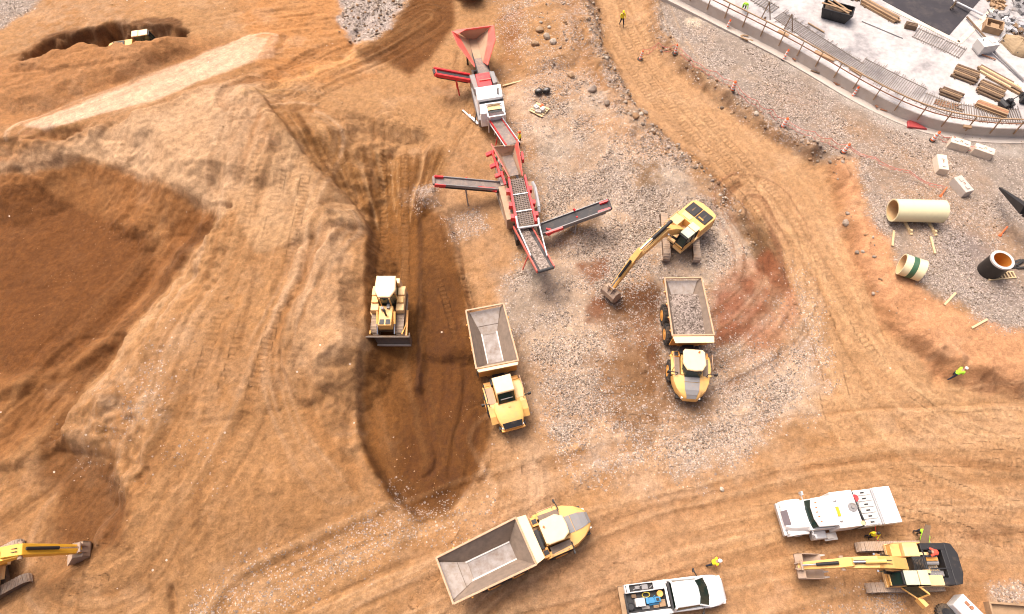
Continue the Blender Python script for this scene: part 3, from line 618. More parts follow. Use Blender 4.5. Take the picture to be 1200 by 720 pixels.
G *= 1 - .45 * Z('1060 180 1140 190 1210 300 1210 350 1150 290 1060 240', 1.2, 1.6, .45, 530)
again('-60 442 70 430 130 392 95 465 70 520 112 560 60 610 -60 660', lin(150, 98, 54), .35, .6, 1.2, 701)
again('-60 84 60 58 130 50 200 56 285 44 170 98 30 142 -60 180', lin(168, 108, 60), .5, .6, .8, 702)
again('-60 166 30 150 100 158 60 180 -60 205', lin(160, 104, 60), .4, .8, .8, 703)
paint(Z('318 118 345 150 372 196 414 234 436 268 486 258 518 215 522 175 470 180 420 170 365 140', .5, .5, .5, 704), lin(112, 68, 28), .75, smooth((FAN + .05) / .4)); paint(Z('318 118 345 150 372 196 414 234 436 268 486 258 518 215 522 175 470 180 420 170 365 140', .5, .5, .5, 704), lin(206, 156, 108), .5, smooth((-FAN - .05) / .4))
paint(band('491 235 493 300 491 400 490 460', .22, .15, .12), lin(80, 46, 18), .65); paint(band('436 320 435 240 438 190', .18, .15, .12), lin(90, 52, 22), .55)  # windrow shadow lines along the slot edges, painted into the soil colour
paint(F_mask(0), lin(122, 76, 38), .35, smooth((fbm(GX * 1.6, GY * .25, 4, 705) - .1) / .4))
paint(band('270 250 222 320 157 395 100 470', .45, .4, .5), lin(218, 174, 134), .5, .4 + .6 * V3); paint(band('-40 202 40 195 95 176 130 187 182 203 258 242', .5, .4, .5), lin(216, 172, 134), .45, .4 + .6 * V3)  # crest lips brightened: highlights painted as pale bands in the soil
for s_, c_, a_, g_ in (('866 252 894 256 908 296 900 322 876 300 862 275', lin(104, 70, 40), .8, .7), ('832 352 868 318 900 296 922 320 908 366 862 402 836 408', lin(142, 72, 42), .7, .6), ('868 392 908 366 930 330 936 352 925 388 884 420', lin(196, 128, 96), .45, .4), ('672 308 712 300 716 326 692 338', lin(126, 70, 40), .75, .7), ('692 352 718 342 714 364 690 376', lin(126, 70, 40), .75, .7), ('728 340 772 340 778 400 742 402 720 372', lin(112, 70, 42), .7, .55), ('700 420 770 400 792 470 764 512 716 480', lin(128, 84, 46), .6, .6), ('768 440 800 470 850 466 830 500 780 505', lin(128, 84, 48), .5, .5), ('742 192 770 190 776 212 748 222', lin(116, 78, 40), .75, .6), ('655 264 694 252 702 272 664 288', lin(128, 86, 46), .75, .7), ('1128 620 1172 612 1182 634 1140 642', lin(120, 76, 46), .6, 0), ('596 20 612 8 606 78 590 72', lin(150, 94, 52), .6, .3)):
    m = Z(s_, .45, 1.1, .6, 801); paint(m, c_, a_, smooth(.6 + 1.2 * fbm(GX * .6, GY * .6, 5, 802))); G *= 1 - g_ * m
sl, m, n = FLOWS[F_LOOP]; k_ = (m * .55 * smooth((n - .1) / .5))[..., None]; Cc[sl] = Cc[sl] * (1 - k_) + lin(104, 60, 36) * k_
_z = Z('30 148 64 136 292 42 314 46 302 68 178 118 52 154', .15, .2, .6, 12); paint(_z, lin(236, 194, 164), .62, .75 + .25 * V3); sl, m, n = FLOWS[F_STRIP]; k_ = (_z[sl] * .45 * smooth((n - .15) / .4))[..., None]; Cc[sl] = Cc[sl] * (1 - k_) + lin(196, 140, 102) * k_
# tyre marks press the soil: a little darker and stone free
G *= 1 - .5 * TM
paint(TM, lin(150, 100, 60), .14)
Cc *= (1 + .14 * N3 + .08 * N2 + .24 * fbm(GX * 5.1, GY * 5.1, 2, 401))[..., None]
Cc = np.clip(Cc, .008, .8)
# ------------------------------------------------------------------ the sheet
ny, nx = GX.shape
me = bpy.data.meshes.new('ground')
me.vertices.add(nx * ny); co = np.stack([GX, GY, Hm], -1).astype(np.float32); me.vertices.foreach_set('co', co.ravel())
ii = (np.arange(ny - 1)[:, None] * nx + np.arange(nx - 1)[None]).ravel()
q = np.stack([ii, ii + 1, ii + nx + 1, ii + nx], -1).astype(np.int32)
me.loops.add(q.size); me.loops.foreach_set('vertex_index', q.ravel())
me.polygons.add(len(q)); me.polygons.foreach_set('loop_start', np.arange(0, q.size, 4, dtype=np.int32)); me.polygons.foreach_set('use_smooth', np.ones(len(q), bool))
me.update(); me.validate()
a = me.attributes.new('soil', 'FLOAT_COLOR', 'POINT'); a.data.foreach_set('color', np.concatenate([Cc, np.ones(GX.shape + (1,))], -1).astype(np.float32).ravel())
a = me.attributes.new('ground_data', 'FLOAT_VECTOR', 'POINT'); a.data.foreach_set('vector', np.stack([G, TR, TS], -1).astype(np.float32).ravel())
ground = bpy.data.objects.new('ground', me); COL.objects.link(ground); tag(ground, 'bare brown earth of the construction site, dug, heaped and rutted', 'ground', kind='structure')
gm = bpy.data.materials.new('soil_and_gravel'); gm.use_nodes = True; t = gm.node_tree; Nn = t.nodes; L = t.links; p = Nn['Principled BSDF']
def node(tp, **k):
    n = Nn.new(tp)
    for a_, b_ in k.items():
        if a_.startswith('i'): n.inputs[int(a_[1:])].default_value = b_
        else: setattr(n, a_, b_)
    return n
def mth(op, a, b=None, c=None):
    n = node('ShaderNodeMath', operation=op)
    for i, v in enumerate((a, b, c)):
        if v is None: continue
        if isinstance(v, (int, float)): n.inputs[i].default_value = v
        else: L.new(v, n.inputs[i])
    return n.outputs[0]
geo = node('ShaderNodeNewGeometry'); at1 = node('ShaderNodeAttribute', attribute_name='soil'); at2 = node('ShaderNodeAttribute', attribute_name='ground_data')
sep = node('ShaderNodeSeparateXYZ'); L.new(at2.outputs['Vector'], sep.inputs[0]); gG, gT, gS = sep.outputs
def noise(sc, det=5, ro=.6):
    n = node('ShaderNodeTexNoise'); n.inputs['Scale'].default_value = sc; n.inputs['Detail'].default_value = det; n.inputs['Roughness'].default_value = ro
    L.new(geo.outputs['Position'], n.inputs['Vector']); return n.outputs[0]
nA, nB, nC = noise(1.7), noise(9, 4, .7), noise(.5, 6)
col = at1.outputs['Color']
def mul(c, f):
    n = node('ShaderNodeVectorMath', operation='SCALE'); L.new(c, n.inputs[0]); L.new(f, n.inputs['Scale']) if not isinstance(f, float) else None; return n.outputs[0]
fac = mth('MULTIPLY_ADD', nB, 1.15, .42); fac = mth('MULTIPLY', fac, mth('MULTIPLY_ADD', nA, .4, .80))
col = mul(col, fac)
hgt = mth('MULTIPLY', nB, .07)
for sc, lo, hi, thr, hh in ((7.5, .52, 1.5, .95, .05), (4.0, .6, 1.5, .22, .09), (12, .5, 1.55, .85, .03)):
    v = node('ShaderNodeTexVoronoi'); v.inputs['Scale'].default_value = sc; v.inputs['Randomness'].default_value = 1
    L.new(geo.outputs['Position'], v.inputs['Vector'])
    s1 = node('ShaderNodeSeparateColor'); L.new(v.outputs['Color'], s1.inputs[0])
    on = mth('LESS_THAN', s1.outputs[0], mth('MULTIPLY', mth('MULTIPLY', gG, mth('MULTIPLY_ADD', nA, 1.2, .4)), thr))
    edge = mth('LESS_THAN', v.outputs['Distance'], .55 if sc > 4 else .42); on = mth('MULTIPLY', on, edge)
    tone = mth('MULTIPLY_ADD', mth('POWER', s1.outputs[1], 1.4), hi - lo, lo)
    n = node('ShaderNodeMix', data_type='RGBA'); L.new(on, n.inputs[0]); L.new(col, n.inputs[6])
    gc = node('ShaderNodeMix', data_type='RGBA', i0=.6); gc.inputs[7].default_value = (.40, .335, .295, 1); L.new(at1.outputs['Color'], gc.inputs[6])
    L.new(mul(gc.outputs[2], tone), n.inputs[7]); col = n.outputs[2]
    hgt = mth('ADD', hgt, mth('MULTIPLY', on, mth('MULTIPLY', mth('SUBTRACT', .6, v.outputs['Distance']), hh)))
# sparse pale pebbles everywhere
v = node('ShaderNodeTexVoronoi'); v.inputs['Scale'].default_value = 4.5; L.new(geo.outputs['Position'], v.inputs['Vector'])
s1 = node('ShaderNodeSeparateColor'); L.new(v.outputs['Color'], s1.inputs[0])
on = mth('MULTIPLY', mth('LESS_THAN', s1.outputs[2], mth('MULTIPLY', mth('POWER', nC, 4), .015)), mth('LESS_THAN', v.outputs['Distance'], .35))
n = node('ShaderNodeMix', data_type='RGBA'); L.new(on, n.inputs[0]); L.new(col, n.inputs[6]); n.inputs[7].default_value = (.55, .44, .35, 1); col = n.outputs[2]
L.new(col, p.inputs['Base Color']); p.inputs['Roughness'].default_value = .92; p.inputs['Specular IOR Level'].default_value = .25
for sc, amp, dens in ((1.5, .10, .5), (4.2, .05, .45)):
    v = node('ShaderNodeTexVoronoi'); v.inputs['Scale'].default_value = sc; wv = node('ShaderNodeVectorMath', operation='ADD'); L.new(geo.outputs['Position'], wv.inputs[0])
    wn = node('ShaderNodeTexNoise'); wn.inputs['Scale'].default_value = sc * 1.5; L.new(geo.outputs['Position'], wn.inputs['Vector']); ws_ = node('ShaderNodeVectorMath', operation='SCALE'); ws_.inputs['Scale'].default_value = .9 / sc; L.new(wn.outputs['Color'], ws_.inputs[0]); L.new(ws_.outputs[0], wv.inputs[1]); L.new(wv.outputs[0], v.inputs['Vector'])
    cm_ = node('ShaderNodeMapRange'); cm_.inputs[1].default_value = dens; cm_.inputs[2].default_value = dens + .2; L.new(nC, cm_.inputs[0])
    hgt = mth('ADD', hgt, mth('MULTIPLY', mth('MULTIPLY', mth('SUBTRACT', .7, v.outputs['Distance']), cm_.outputs[0]), amp))
tread = mth('MULTIPLY', mth('SINE', mth('MULTIPLY', gS, 2 * math.pi / .42)), mth('MULTIPLY', mth("MULTIPLY", gT, nA), .07))
hgt = mth('ADD', hgt, tread); hgt = mth('ADD', hgt, mth('MULTIPLY', nA, .10))
bp = node('ShaderNodeBump'); bp.inputs['Strength'].default_value = .9; bp.inputs['Distance'].default_value = 1.0; L.new(hgt, bp.inputs['Height']); L.new(bp.outputs[0], p.inputs['Normal'])
me.materials.append(gm)
# ------------------------------------------------------------------ wheels and crawlers
def wheel(root, c, r, wd, hub, n=20):
    """tyre with lugs, rim as a sub-part; axle along y"""
    b = MB(); h = wd / 2
    b.lathe([(r * .55, -h), (r * .9, -h), (r, -h * .7), (r, h * .7), (r * .9, h), (r * .55, h)], c, 'y', n)
    for i in range(n):
        a = 2 * math.pi * i / n
        for s in (-1, 1):
            b.box((c[0] + r * math.cos(a + s * .08), c[1] + s * h * .45, c[2] + r * math.sin(a + s * .08)), (.07, h * .85, .10), ry=-a)
    t = b.build('wheel', M['rubber'], root, smooth=35)
    g = MB(); g.lathe([(.02, -h * 1.0), (r * .46, -h * 1.02), (r * .54, -h * 1.06), (r * .54, h * 1.06), (r * .46, h * 1.02), (.02, h * 1.0)], c, 'y', n)
    g.lathe([(.02, -h * 1.14), (r * .22, -h * 1.12), (r * .25, h * 1.12), (.02, h * 1.14)], c, 'y', 10)
    g.build('rim', M[hub], t, smooth=35)
    return t
def crawler(root, y, x0, x1, wd, ht, n=44, parentname='crawler_track'):
    """belt of grouser plates round two end wheels, frame inside as a sub-part"""
    r = ht / 2; ln = x1 - x0 - ht; per = 2 * ln + math.pi * ht; b = MB(); sh = per / n
    for i in range(n):
        s = i * sh
        if s < ln: p = (x0 + r + s, ht); a = 0
        elif s < ln + math.pi * r: q = (s - ln) / r; p = (x1 - r + r * math.sin(q), r + r * math.cos(q)); a = q
        elif s < 2 * ln + math.pi * r: p = (x1 - r - (s - ln - math.pi * r), 0); a = math.pi
        else: q = (s - 2 * ln - math.pi * r) / r; p = (x0 + r - r * math.sin(q), r - r * math.cos(q)); a = math.pi + q
        b.box((p[0], y, p[1]), (sh * .93, wd, .05), ry=a)
        nx_, nz_ = math.sin(a), math.cos(a)
        b.box((p[0] + nx_ * .035, y, p[1] + nz_ * .035), (sh * .22, wd, .05), ry=a)
    t = b.build(parentname, M['track'], root)
    f = MB(); f.box(((x0 + x1) / 2, y, r * 1.0), (ln + r * .8, wd * .72, ht * .55))
    for x in (x0 + r, x1 - r): f.tube((x, y - wd * .3, r), (x, y + wd * .3, r), r * .86, n=16)
    for k in range(5): f.tube((x0 + r + ln * (k + .5) / 5, y - wd * .33, r * .45), (x0 + r + ln * (k + .5) / 5, y + wd * .33, r * .45), r * .4, n=10)
    f.build('track_frame', M['trackframe'], t, smooth=35)
    return t
# ------------------------------------------------------------------ articulated dump trucks
def dumper(px_tail, px_joint, px_nose, label, style, loaded=False):
    A, B, Cn = at(*px_tail, 3.0), at(*px_joint, 3.2), at(*px_nose, 1.8)
    ya, yb = yaw(A, B), yaw(B, Cn)
    z0 = gz(B.x, B.y)
    root = thing('dump_truck', (B.x, B.y, z0 - .02), ya, label, 'dump truck', 'articulated dump trucks on the site')
    art = yb - ya; Lb = (A - B).to_2d().length
    # --- dump body: U-shaped shell
    st = [(-Lb, 1.28, 2.5, 1.42, 2.86), (-Lb + 1.65, .62, 1.5, 1.46, 2.95), (-.75, .60, 1.42, 1.5, 3.05), (0, .60, 1.42, 1.52, 3.1)]
    b = MB(); secs = []
    for x, fw, fz, tw, tz in st:
        secs.append([(x, -tw - .09, tz), (x, -fw - .22, fz - .14), (x, fw + .22, fz - .14), (x, tw + .09, tz), (x, tw, tz), (x, fw, fz), (x, -fw, fz), (x, -tw, tz)])
    b.loft(secs)
    for i_ in range(3):
        for j_ in (4, 5, 6): b.mi[i_ * 8 + j_] = 1
    b.prism([(-.02, 1.4), (-.10, 1.4), (-.1, 3.02), (.02, 3.02)], -1.45, 1.45)
    for x in (-Lb + 1.2, -Lb + 2.3, -1.7, -.6):
        for s in (-1, 1): b.beam((x, s * 1.60, 2.9), (x, s * .95, 1.5), .12, .10, up=(1, 0, 0))
    b.build('dump_body', [M['orange'], M['bedside']], root)
    e = .018
    sl = MB()
    for s in (-1, 1):
        for (x, fw, fz, tw, tz), (x2, fw2, fz2, tw2, tz2) in zip(st[:-1], st[1:]):
            if x2 == 0: x2 = -.45
            sl.quad((x, s * (fw - e), fz + e), (x2, s * (fw2 - e), fz2 + e), (x2, s * (tw2 - e), tz2 - .02), (x, s * (tw - e), tz - .02), .008 * s)
    sl.build('bed_side_lining', M['bedside'], root)
    fr = MB(); fr.add([(-.95, -.62, 1.45), (-.95, .62, 1.45), (-.12, 1.44, 3.0), (-.12, -1.44, 3.0), (-.1, -.62, 1.45), (-.1, .62, 1.45), (-.1, 1.44, 3.0), (-.1, -1.44, 3.0)],
                      [(0, 1, 2, 3), (4, 7, 6, 5), (0, 4, 5, 1), (3, 2, 6, 7), (0, 3, 7, 4), (1, 5, 6, 2)])
    fr.build('bed_front_lining', M['bedside'], root)
    fl = MB(); fl.quad((-Lb + 1.68, -.58, 1.525), (-.95, -.58, 1.46), (-.95, .58, 1.46), (-Lb + 1.68, .58, 1.525), .02)
    f_ = fl.build('bed_floor', M['bedplate'], root)
    if not loaded:
        g = MB()
        for s in (-1, 1): g.beam((-Lb + 1.5, s * .60, 1.57), (-.95, s * .60, 1.50), .11, .05)
        g.build('wear_strip', M['whitegrey'], f_)
    rp = MB()
    def rq(a, c, wa, wc, za, zc): rp.quad((a, -wa, za), (c, -wc, zc), (c, wc, zc), (a, wa, za), .02)
    rq(-Lb + .03, -Lb + 1.05, 1.2, .82, 2.535, 1.91); rq(-Lb + 1.09, -Lb + 1.66, .80, .60, 1.885, 1.53)
    rp.build('tail_ramp', M['bedfloor'], root)
    rm = MB()
    for s in (-1, 1):
        rm.beam((-Lb, s * 1.47, 2.90), (-.02, s * 1.57, 3.14), .13, .10)
    rm.beam((-.05, -1.62, 3.13), (-.05, 1.62, 3.13), .12, .14, up=(0, 0, 1))
    rm.beam((-Lb - .02, -1.5, 2.88), (-Lb - .02, 1.5, 2.88), .13, .12)
    rm.build('bed_rim', M['rim'], root, bevel=.02)
    lip = MB()
    lw = .62 if style != 'grille' else .3
    lip.quad((.02, -1.56, 3.12), (lw, -1.45, 3.24), (lw, 1.45, 3.24), (.02, 1.56, 3.12), .07)
    lip.build('spill_guard', M['cream'], root, bevel=.015)
    ch = MB(); ch.box((-Lb / 2 - .2, 0, 1.05), (Lb - .6, .9, .35)); ch.box((-.1, 0, 1.0), (1.4, .7, .5))
    for s in (-1, 1): ch.tube((-.3, s * .55, 1.0), (-1.8, s * .7, 1.4), .09)
    ch.tube((-1.35, -1.05, .82), (-1.35, 1.05, .82), .16); ch.tube((-2.95, -1.05, .82), (-2.95, 1.05, .82), .16)
    ch.build('rear_chassis', M['trackframe'], root)
    for x in (-1.25, -2.95):
        for s in (-1, 1): wheel(root, (x, s * 1.22, .80), .84, .62, 'orange')
    # --- tractor unit
    Rm = Matrix.Rotation(art, 4, 'Z')
    def B_(): q = MB(); q.m = Rm; return q
    ln = (Cn - B).to_2d().length
    c = B_(); c.box((1.0, 0, 1.15), (2.4, .9, .55)); c.box((2.9, 0, 1.0), (2.6, 1.5, .6)); c.box((.78, -.15, 1.75), (.5, 1.3, .75)); c.tube((.55, .45, 1.5), (.55, .45, 2.25), .16)
    c.box((ln - .35, 0, .85), (.3, 2.0, .35)); c.build('front_chassis', M['black'], root, bevel=.02)
    for s in (-1, 1):
        wt_ = wheel(root, (0, 0, 0), .84, .62, 'orange'); mt = Rm @ Matrix.Translation((2.0, s * 1.2, .80)); wt_.matrix_local = mt
    if style != 'grille':
        # sloping bonnet, fenders sweep to a narrow nose
        b = B_(); S = []
        for x, hw, zt, zs in ((2.78, 1.46, 2.12, 1.6), (3.2, 1.40, 2.06, 1.5), (3.8, 1.14, 1.94, 1.32), (ln - .28, .80, 1.77, 1.15), (ln - .05, .60, 1.62, 1.05), (ln, .50, 1.5, 1.0)):
            c_ = min(.62, hw * .7); S.append([(x, -hw, zs), (x, -hw * .93, zt - .16), (x, -c_, zt), (x, c_, zt), (x, hw * .93, zt - .16), (x, hw, zs), (x, hw * .9, .95), (x, -hw * .9, .95)])
        b.loft(S); bon = b.build('bonnet', M['yellow'], root, smooth=35)
        g = B_(); g.quad((2.84, -.56, 2.135), (2.84, .56, 2.135), (3.3, .56, 2.075), (3.3, -.56, 2.075), .02); g.quad((3.34, -.56, 2.07), (3.34, .56, 2.07), (3.9, .52, 1.955), (3.9, -.52, 1.955), .02)
        g.quad((3.9, -.52, 1.955), (3.9, .52, 1.955), (ln - .22, .40, 1.785), (ln - .22, -.40, 1.785), .02)
        g.quad((ln - .2, -.40, 1.78), (ln - .2, .40, 1.78), (ln + .01, .34, 1.57), (ln + .01, -.34, 1.57), .02)
        g.build('anti_glare_panel', M['greysteel'], bon)
        hl = None
        for s in (-1, 1):
            k = B_(); k.box((ln - .12, s * .60, 1.36), (.14, .2, .16)); k.build('headlight', M['whiteband'], root)
            f = B_(); prof = [(.95, 1.35), (1.05, 1.78), (1.5, 1.98), (2.76, 2.0), (2.76, 1.86), (1.5, 1.88), (1.15, 1.7), (1.05, 1.35)]
            f.prism(prof, s * 1.10, s * 1.48); fd = f.build('fender', M['yellow'], root, bevel=.02)
            k = B_(); k.quad((1.35, s * .86, 2.02), (2.75, s * .86, 2.02), (2.85, s * 1.22, 2.02), (1.35, s * 1.3, 2.02), .03 * s); k.build('walkway_plate', M['bedside'], fd)
            k = B_(); k.tube((2.78, s * 1.10, 1.95), (2.78, s * 1.10, 2.45), .03); k.tube((2.78, s * 1.1, 2.45), (2.72, s * 1.72, 2.4), .035); k.box((2.70, s * 1.74, 2.3), (.1, .22, .34)); k.build('mirror', M['black'], root)
            k = B_()
            for a0, a1 in (((1.3, s * 1.42, 2.0), (1.3, s * 1.42, 2.75)), ((2.45, s * 1.42, 2.0), (2.45, s * 1.42, 2.75)), ((1.3, s * 1.42, 2.75), (2.45, s * 1.42, 2.75))): k.tube(a0, a1, .025)
            k.build('handrail', M['rim'], root)
            k = B_(); k.box((1.02, s * 1.05, 1.6), (.42, .62, .62)); bx_ = k.build('side_box', M['orange'], root, bevel=.02)
            k = B_(); k.box((1.02, s * 1.05, 1.93), (.34, .3, .04)); k.build('box_lid', M['black'], bx_)
        # cab
        cb = B_(); cb.loft([[(1.2, -.72, 1.2), (2.75, -.80, 1.2), (2.75, .80, 1.2), (1.2, .72, 1.2)], [(1.2, -.72, 2.2), (2.8, -.80, 2.2), (2.8, .80, 2.2), (1.2, .72, 2.2)]]); cb.build('cab', M['yellow'], root)
        gl = B_(); o1 = [(1.25, -.66), (2.35, -.74), (2.95, -.58), (2.95, .58), (2.35, .74), (1.25, .66)]; o2 = [(1.25, -.66), (2.3, -.76), (2.72, -.5), (2.72, .5), (2.3, .76), (1.25, .66)]
        gl.loft([[(x, y, 2.2) for x, y in o1], [(x, y, 3.0) for x, y in o2]]); gl.build('cab_glass', M['glass'], root)
        rf = B_(); o = [(1.12, -.66), (1.3, -.80), (2.3, -.84), (2.78, -.56), (2.84, 0), (2.78, .56), (2.3, .84), (1.3, .80), (1.12, .66)]
        rf.loft([[(x, y, 3.0) for x, y in o], [(x, y, 3.1) for x, y in o], [((x - 2) * .93 + 2, y * .93, 3.15) for x, y in o]]); rf_ = rf.build('cab_roof', M['cream'], root)
        k = B_(); k.tube((1.35, .35, 3.15), (1.35, .35, 3.3), .07); k.build('beacon', M['orangeplastic'], rf_)
    else:
        # broad one-piece bonnet with a black grille at the nose, narrow cab with square roof
        b = B_(); S = []
        for x, a0, a1, zt in ((2.45, -1.02, 1.0, 2.15), (3.0, -1.08, 1.02, 2.1), (3.7, -.98, .98, 1.98), (ln - .2, -.80, .80, 1.78), (ln, -.72, .72, 1.6)):
            S.append([(x, a0, zt - .45), (x, a0 * .95, zt - .1), (x, a0 * .75, zt), (x, a1 * .75, zt), (x, a1 * .95, zt - .1), (x, a1, zt - .45), (x, a1 * .9, .95), (x, a0 * .9, .95)])
        b.loft(S); bon = b.build('bonnet', M['yellow'], root, smooth=30)
        k = B_(); k.quad((ln - .36, -.74, 1.85), (ln - .36, .74, 1.85), (ln + .015, .66, 1.61), (ln + .015, -.66, 1.61), .03); k.build('grille', M['black'], bon)
        k = B_(); k.box((ln - .02, 0, 1.25), (.22, 1.75, .22)); k.build('bumper', M['orange'], root, bevel=.03)
        k = B_(); k.box((2.95, .1, 2.135), (.12, .22, .04)); k.build('bonnet_badge_plate', M['orange'], bon)
        for s in (-1, 1):
            f = B_(); f.prism([(.8, 1.3), (.9, 1.82), (1.3, 1.94), (2.7, 1.94), (3.3, 1.75), (3.75, 1.35), (3.65, 1.3), (3.2, 1.65), (2.6, 1.84), (1.3, 1.84), (1.0, 1.72), (.9, 1.3)], s * .72, s * 1.44)
            fd = f.build('fender', M['yellow'], root, bevel=.02)
            k = B_(); k.box((1.75, s * 1.06, 1.965), (1.3, .6, .03)); k.build('walkway_plate', M['hopperin'] if s < 0 else M['beige'], fd)
            k = B_(); k.tube((2.5, s * 1.3, 1.95), (2.5, s * 1.3, 2.4), .03); k.tube((2.5, s * 1.3, 2.4), (2.42, s * 1.72, 2.35), .035); k.box((2.4, s * 1.74, 2.25), (.1, .22, .34)); k.build('mirror', M['black'], root)
            k = B_(); k.path([(1.0, s * 1.36, 1.95), (1.0, s * 1.36, 2.7), (1.5, s * 1.36, 2.8), (2.2, s * 1.36, 2.8), (2.3, s * 1.36, 1.95)], .028); k.build('handrail', M['black'] if s < 0 else M['rim'], root)
            k = B_(); k.box((.78, s * .95, 1.62), (.3, .75, .55)); k.build('side_box', M['orange'], root, bevel=.02)
            k = B_(); k.box((ln - .15, s * .74, 1.45), (.14, .14, .16)); k.build('headlight', M['whiteband'], root)
        cb = B_(); cb.box((1.65, .02, 1.75), (1.6, 1.34, 1.1)); cb.build('cab', M['yellow'], root)
        gl = B_(); gl.loft([[(.95, -.62, 2.3), (2.62, -.62, 2.2), (2.62, .66, 2.2), (.95, .66, 2.3)], [(1.0, -.62, 3.05), (2.12, -.62, 3.05), (2.12, .66, 3.05), (1.0, .66, 3.05)]]); gl.build('cab_glass', M['glass'], root)
        k = B_(); k.box((2.44, .02, 2.52), (.05, .9, .05)); k.build('dashboard', M['greysteel'], root)
        rf = B_(); rf.loft([[(.85, -.70, 3.05), (2.18, -.68, 3.05), (2.18, .72, 3.05), (.85, .74, 3.05)], [(.9, -.66, 3.17), (2.1, -.64, 3.17), (2.1, .68, 3.17), (.9, .70, 3.17)]]); rf.build('cab_roof', M['cream'], root, bevel=.03)
        k = B_()
        for s in (-1, 1): k.beam((.95, .02 + s * .66, 2.3), (1.0, .02 + s * .64, 3.05), .07, .07); k.beam((2.62, .02 + s * .66, 2.2), (2.14, .02 + s * .64, 3.05), .07, .07)
        k.build('cab_pillars', M['yellow'], root)
    if loaded:
        # heap of crushed stone lying in the bed: a thing of its own
        nxx, nyy = 60, 36; ld = MB(); vs = []; fs = []
        for i in range(nxx):
            for j in range(nyy):
                u, v = i / (nxx - 1), j / (nyy - 1) * 2 - 1
                x = -Lb + 1.0 + u * (Lb - 1.25); hw = 1.30 - .25 * abs(u - .5); y = v * hw
                z = 2.42 + .30 * math.sin(min(1, u * 1.15) * math.pi) * (1 - v * v) + .05 * vnoise(np.array([x * 2.5]), np.array([y * 2.5]), 5)[0] + random.uniform(-.035, .035)
                z = max(z, 1.75) if u > .05 else 2.1
                vs.append((x, y, z)); 
        for i in range(nxx - 1):
            for j in range(nyy - 1): a0 = i * nyy + j; fs.append((a0, a0 + 1, a0 + nyy + 1, a0 + nyy))
        nb = len(vs); vs += [(vs[i * nyy + j][0], vs[i * nyy + j][1] * .7, 1.5) for i, j in ((0, 0), (0, nyy - 1), (nxx - 1, nyy - 1), (nxx - 1, 0))]
        ld.add(vs, fs)
        o = ld.build('gravel_load', gravel_mat, None, loc=root.location, rot=(0, 0, ya), rc=False, smooth=60)
        tag(o, 'heap of crushed grey gravel filling the bed of the loaded dump truck', 'gravel', kind='stuff')
    return root
def make_gravel_mat(name, a, b, sc=6.5):
    m = bpy.data.materials.new(name); m.use_nodes = True; t = m.node_tree; N = t.nodes; L = t.links; p = N['Principled BSDF']
    tc = N.new('ShaderNodeTexCoord'); v = N.new('ShaderNodeTexVoronoi'); v.inputs['Scale'].default_value = sc; L.new(tc.outputs['Object'], v.inputs['Vector'])
    s = N.new('ShaderNodeSeparateColor'); L.new(v.outputs['Color'], s.inputs[0])
    mx = N.new('ShaderNodeMix'); mx.data_type = 'RGBA'; mx.inputs[6].default_value = (*a, 1); mx.inputs[7].default_value = (*b, 1); L.new(s.outputs[0], mx.inputs[0]); L.new(mx.outputs[2], p.inputs['Base Color'])
    bp = N.new('ShaderNodeBump'); bp.inputs['Strength'].default_value = .8; bp.inputs['Distance'].default_value = .06; bp.invert = True; L.new(v.outputs['Distance'], bp.inputs['Height']); L.new(bp.outputs[0], p.inputs['Normal'])
    p.inputs['Roughness'].default_value = .9; return m
gravel_mat = make_gravel_mat('crushed_stone', (.09, .065, .05), (.36, .29, .25), 9)
dumper((568, 360), (583, 428), (602, 500), 'empty dump truck with broad yellow bonnet and black nose grille beside the dark hollow', 'grille')
dumper((801, 325), (813, 393), (811, 466), 'dump truck loaded with grey gravel below the excavator with its bucket reaching down', 'strip', True)
dumper((521, 680), (617, 633), (690, 605), 'empty dump truck with dark bonnet strip parked at the bottom with pale tail ramp', 'strip')
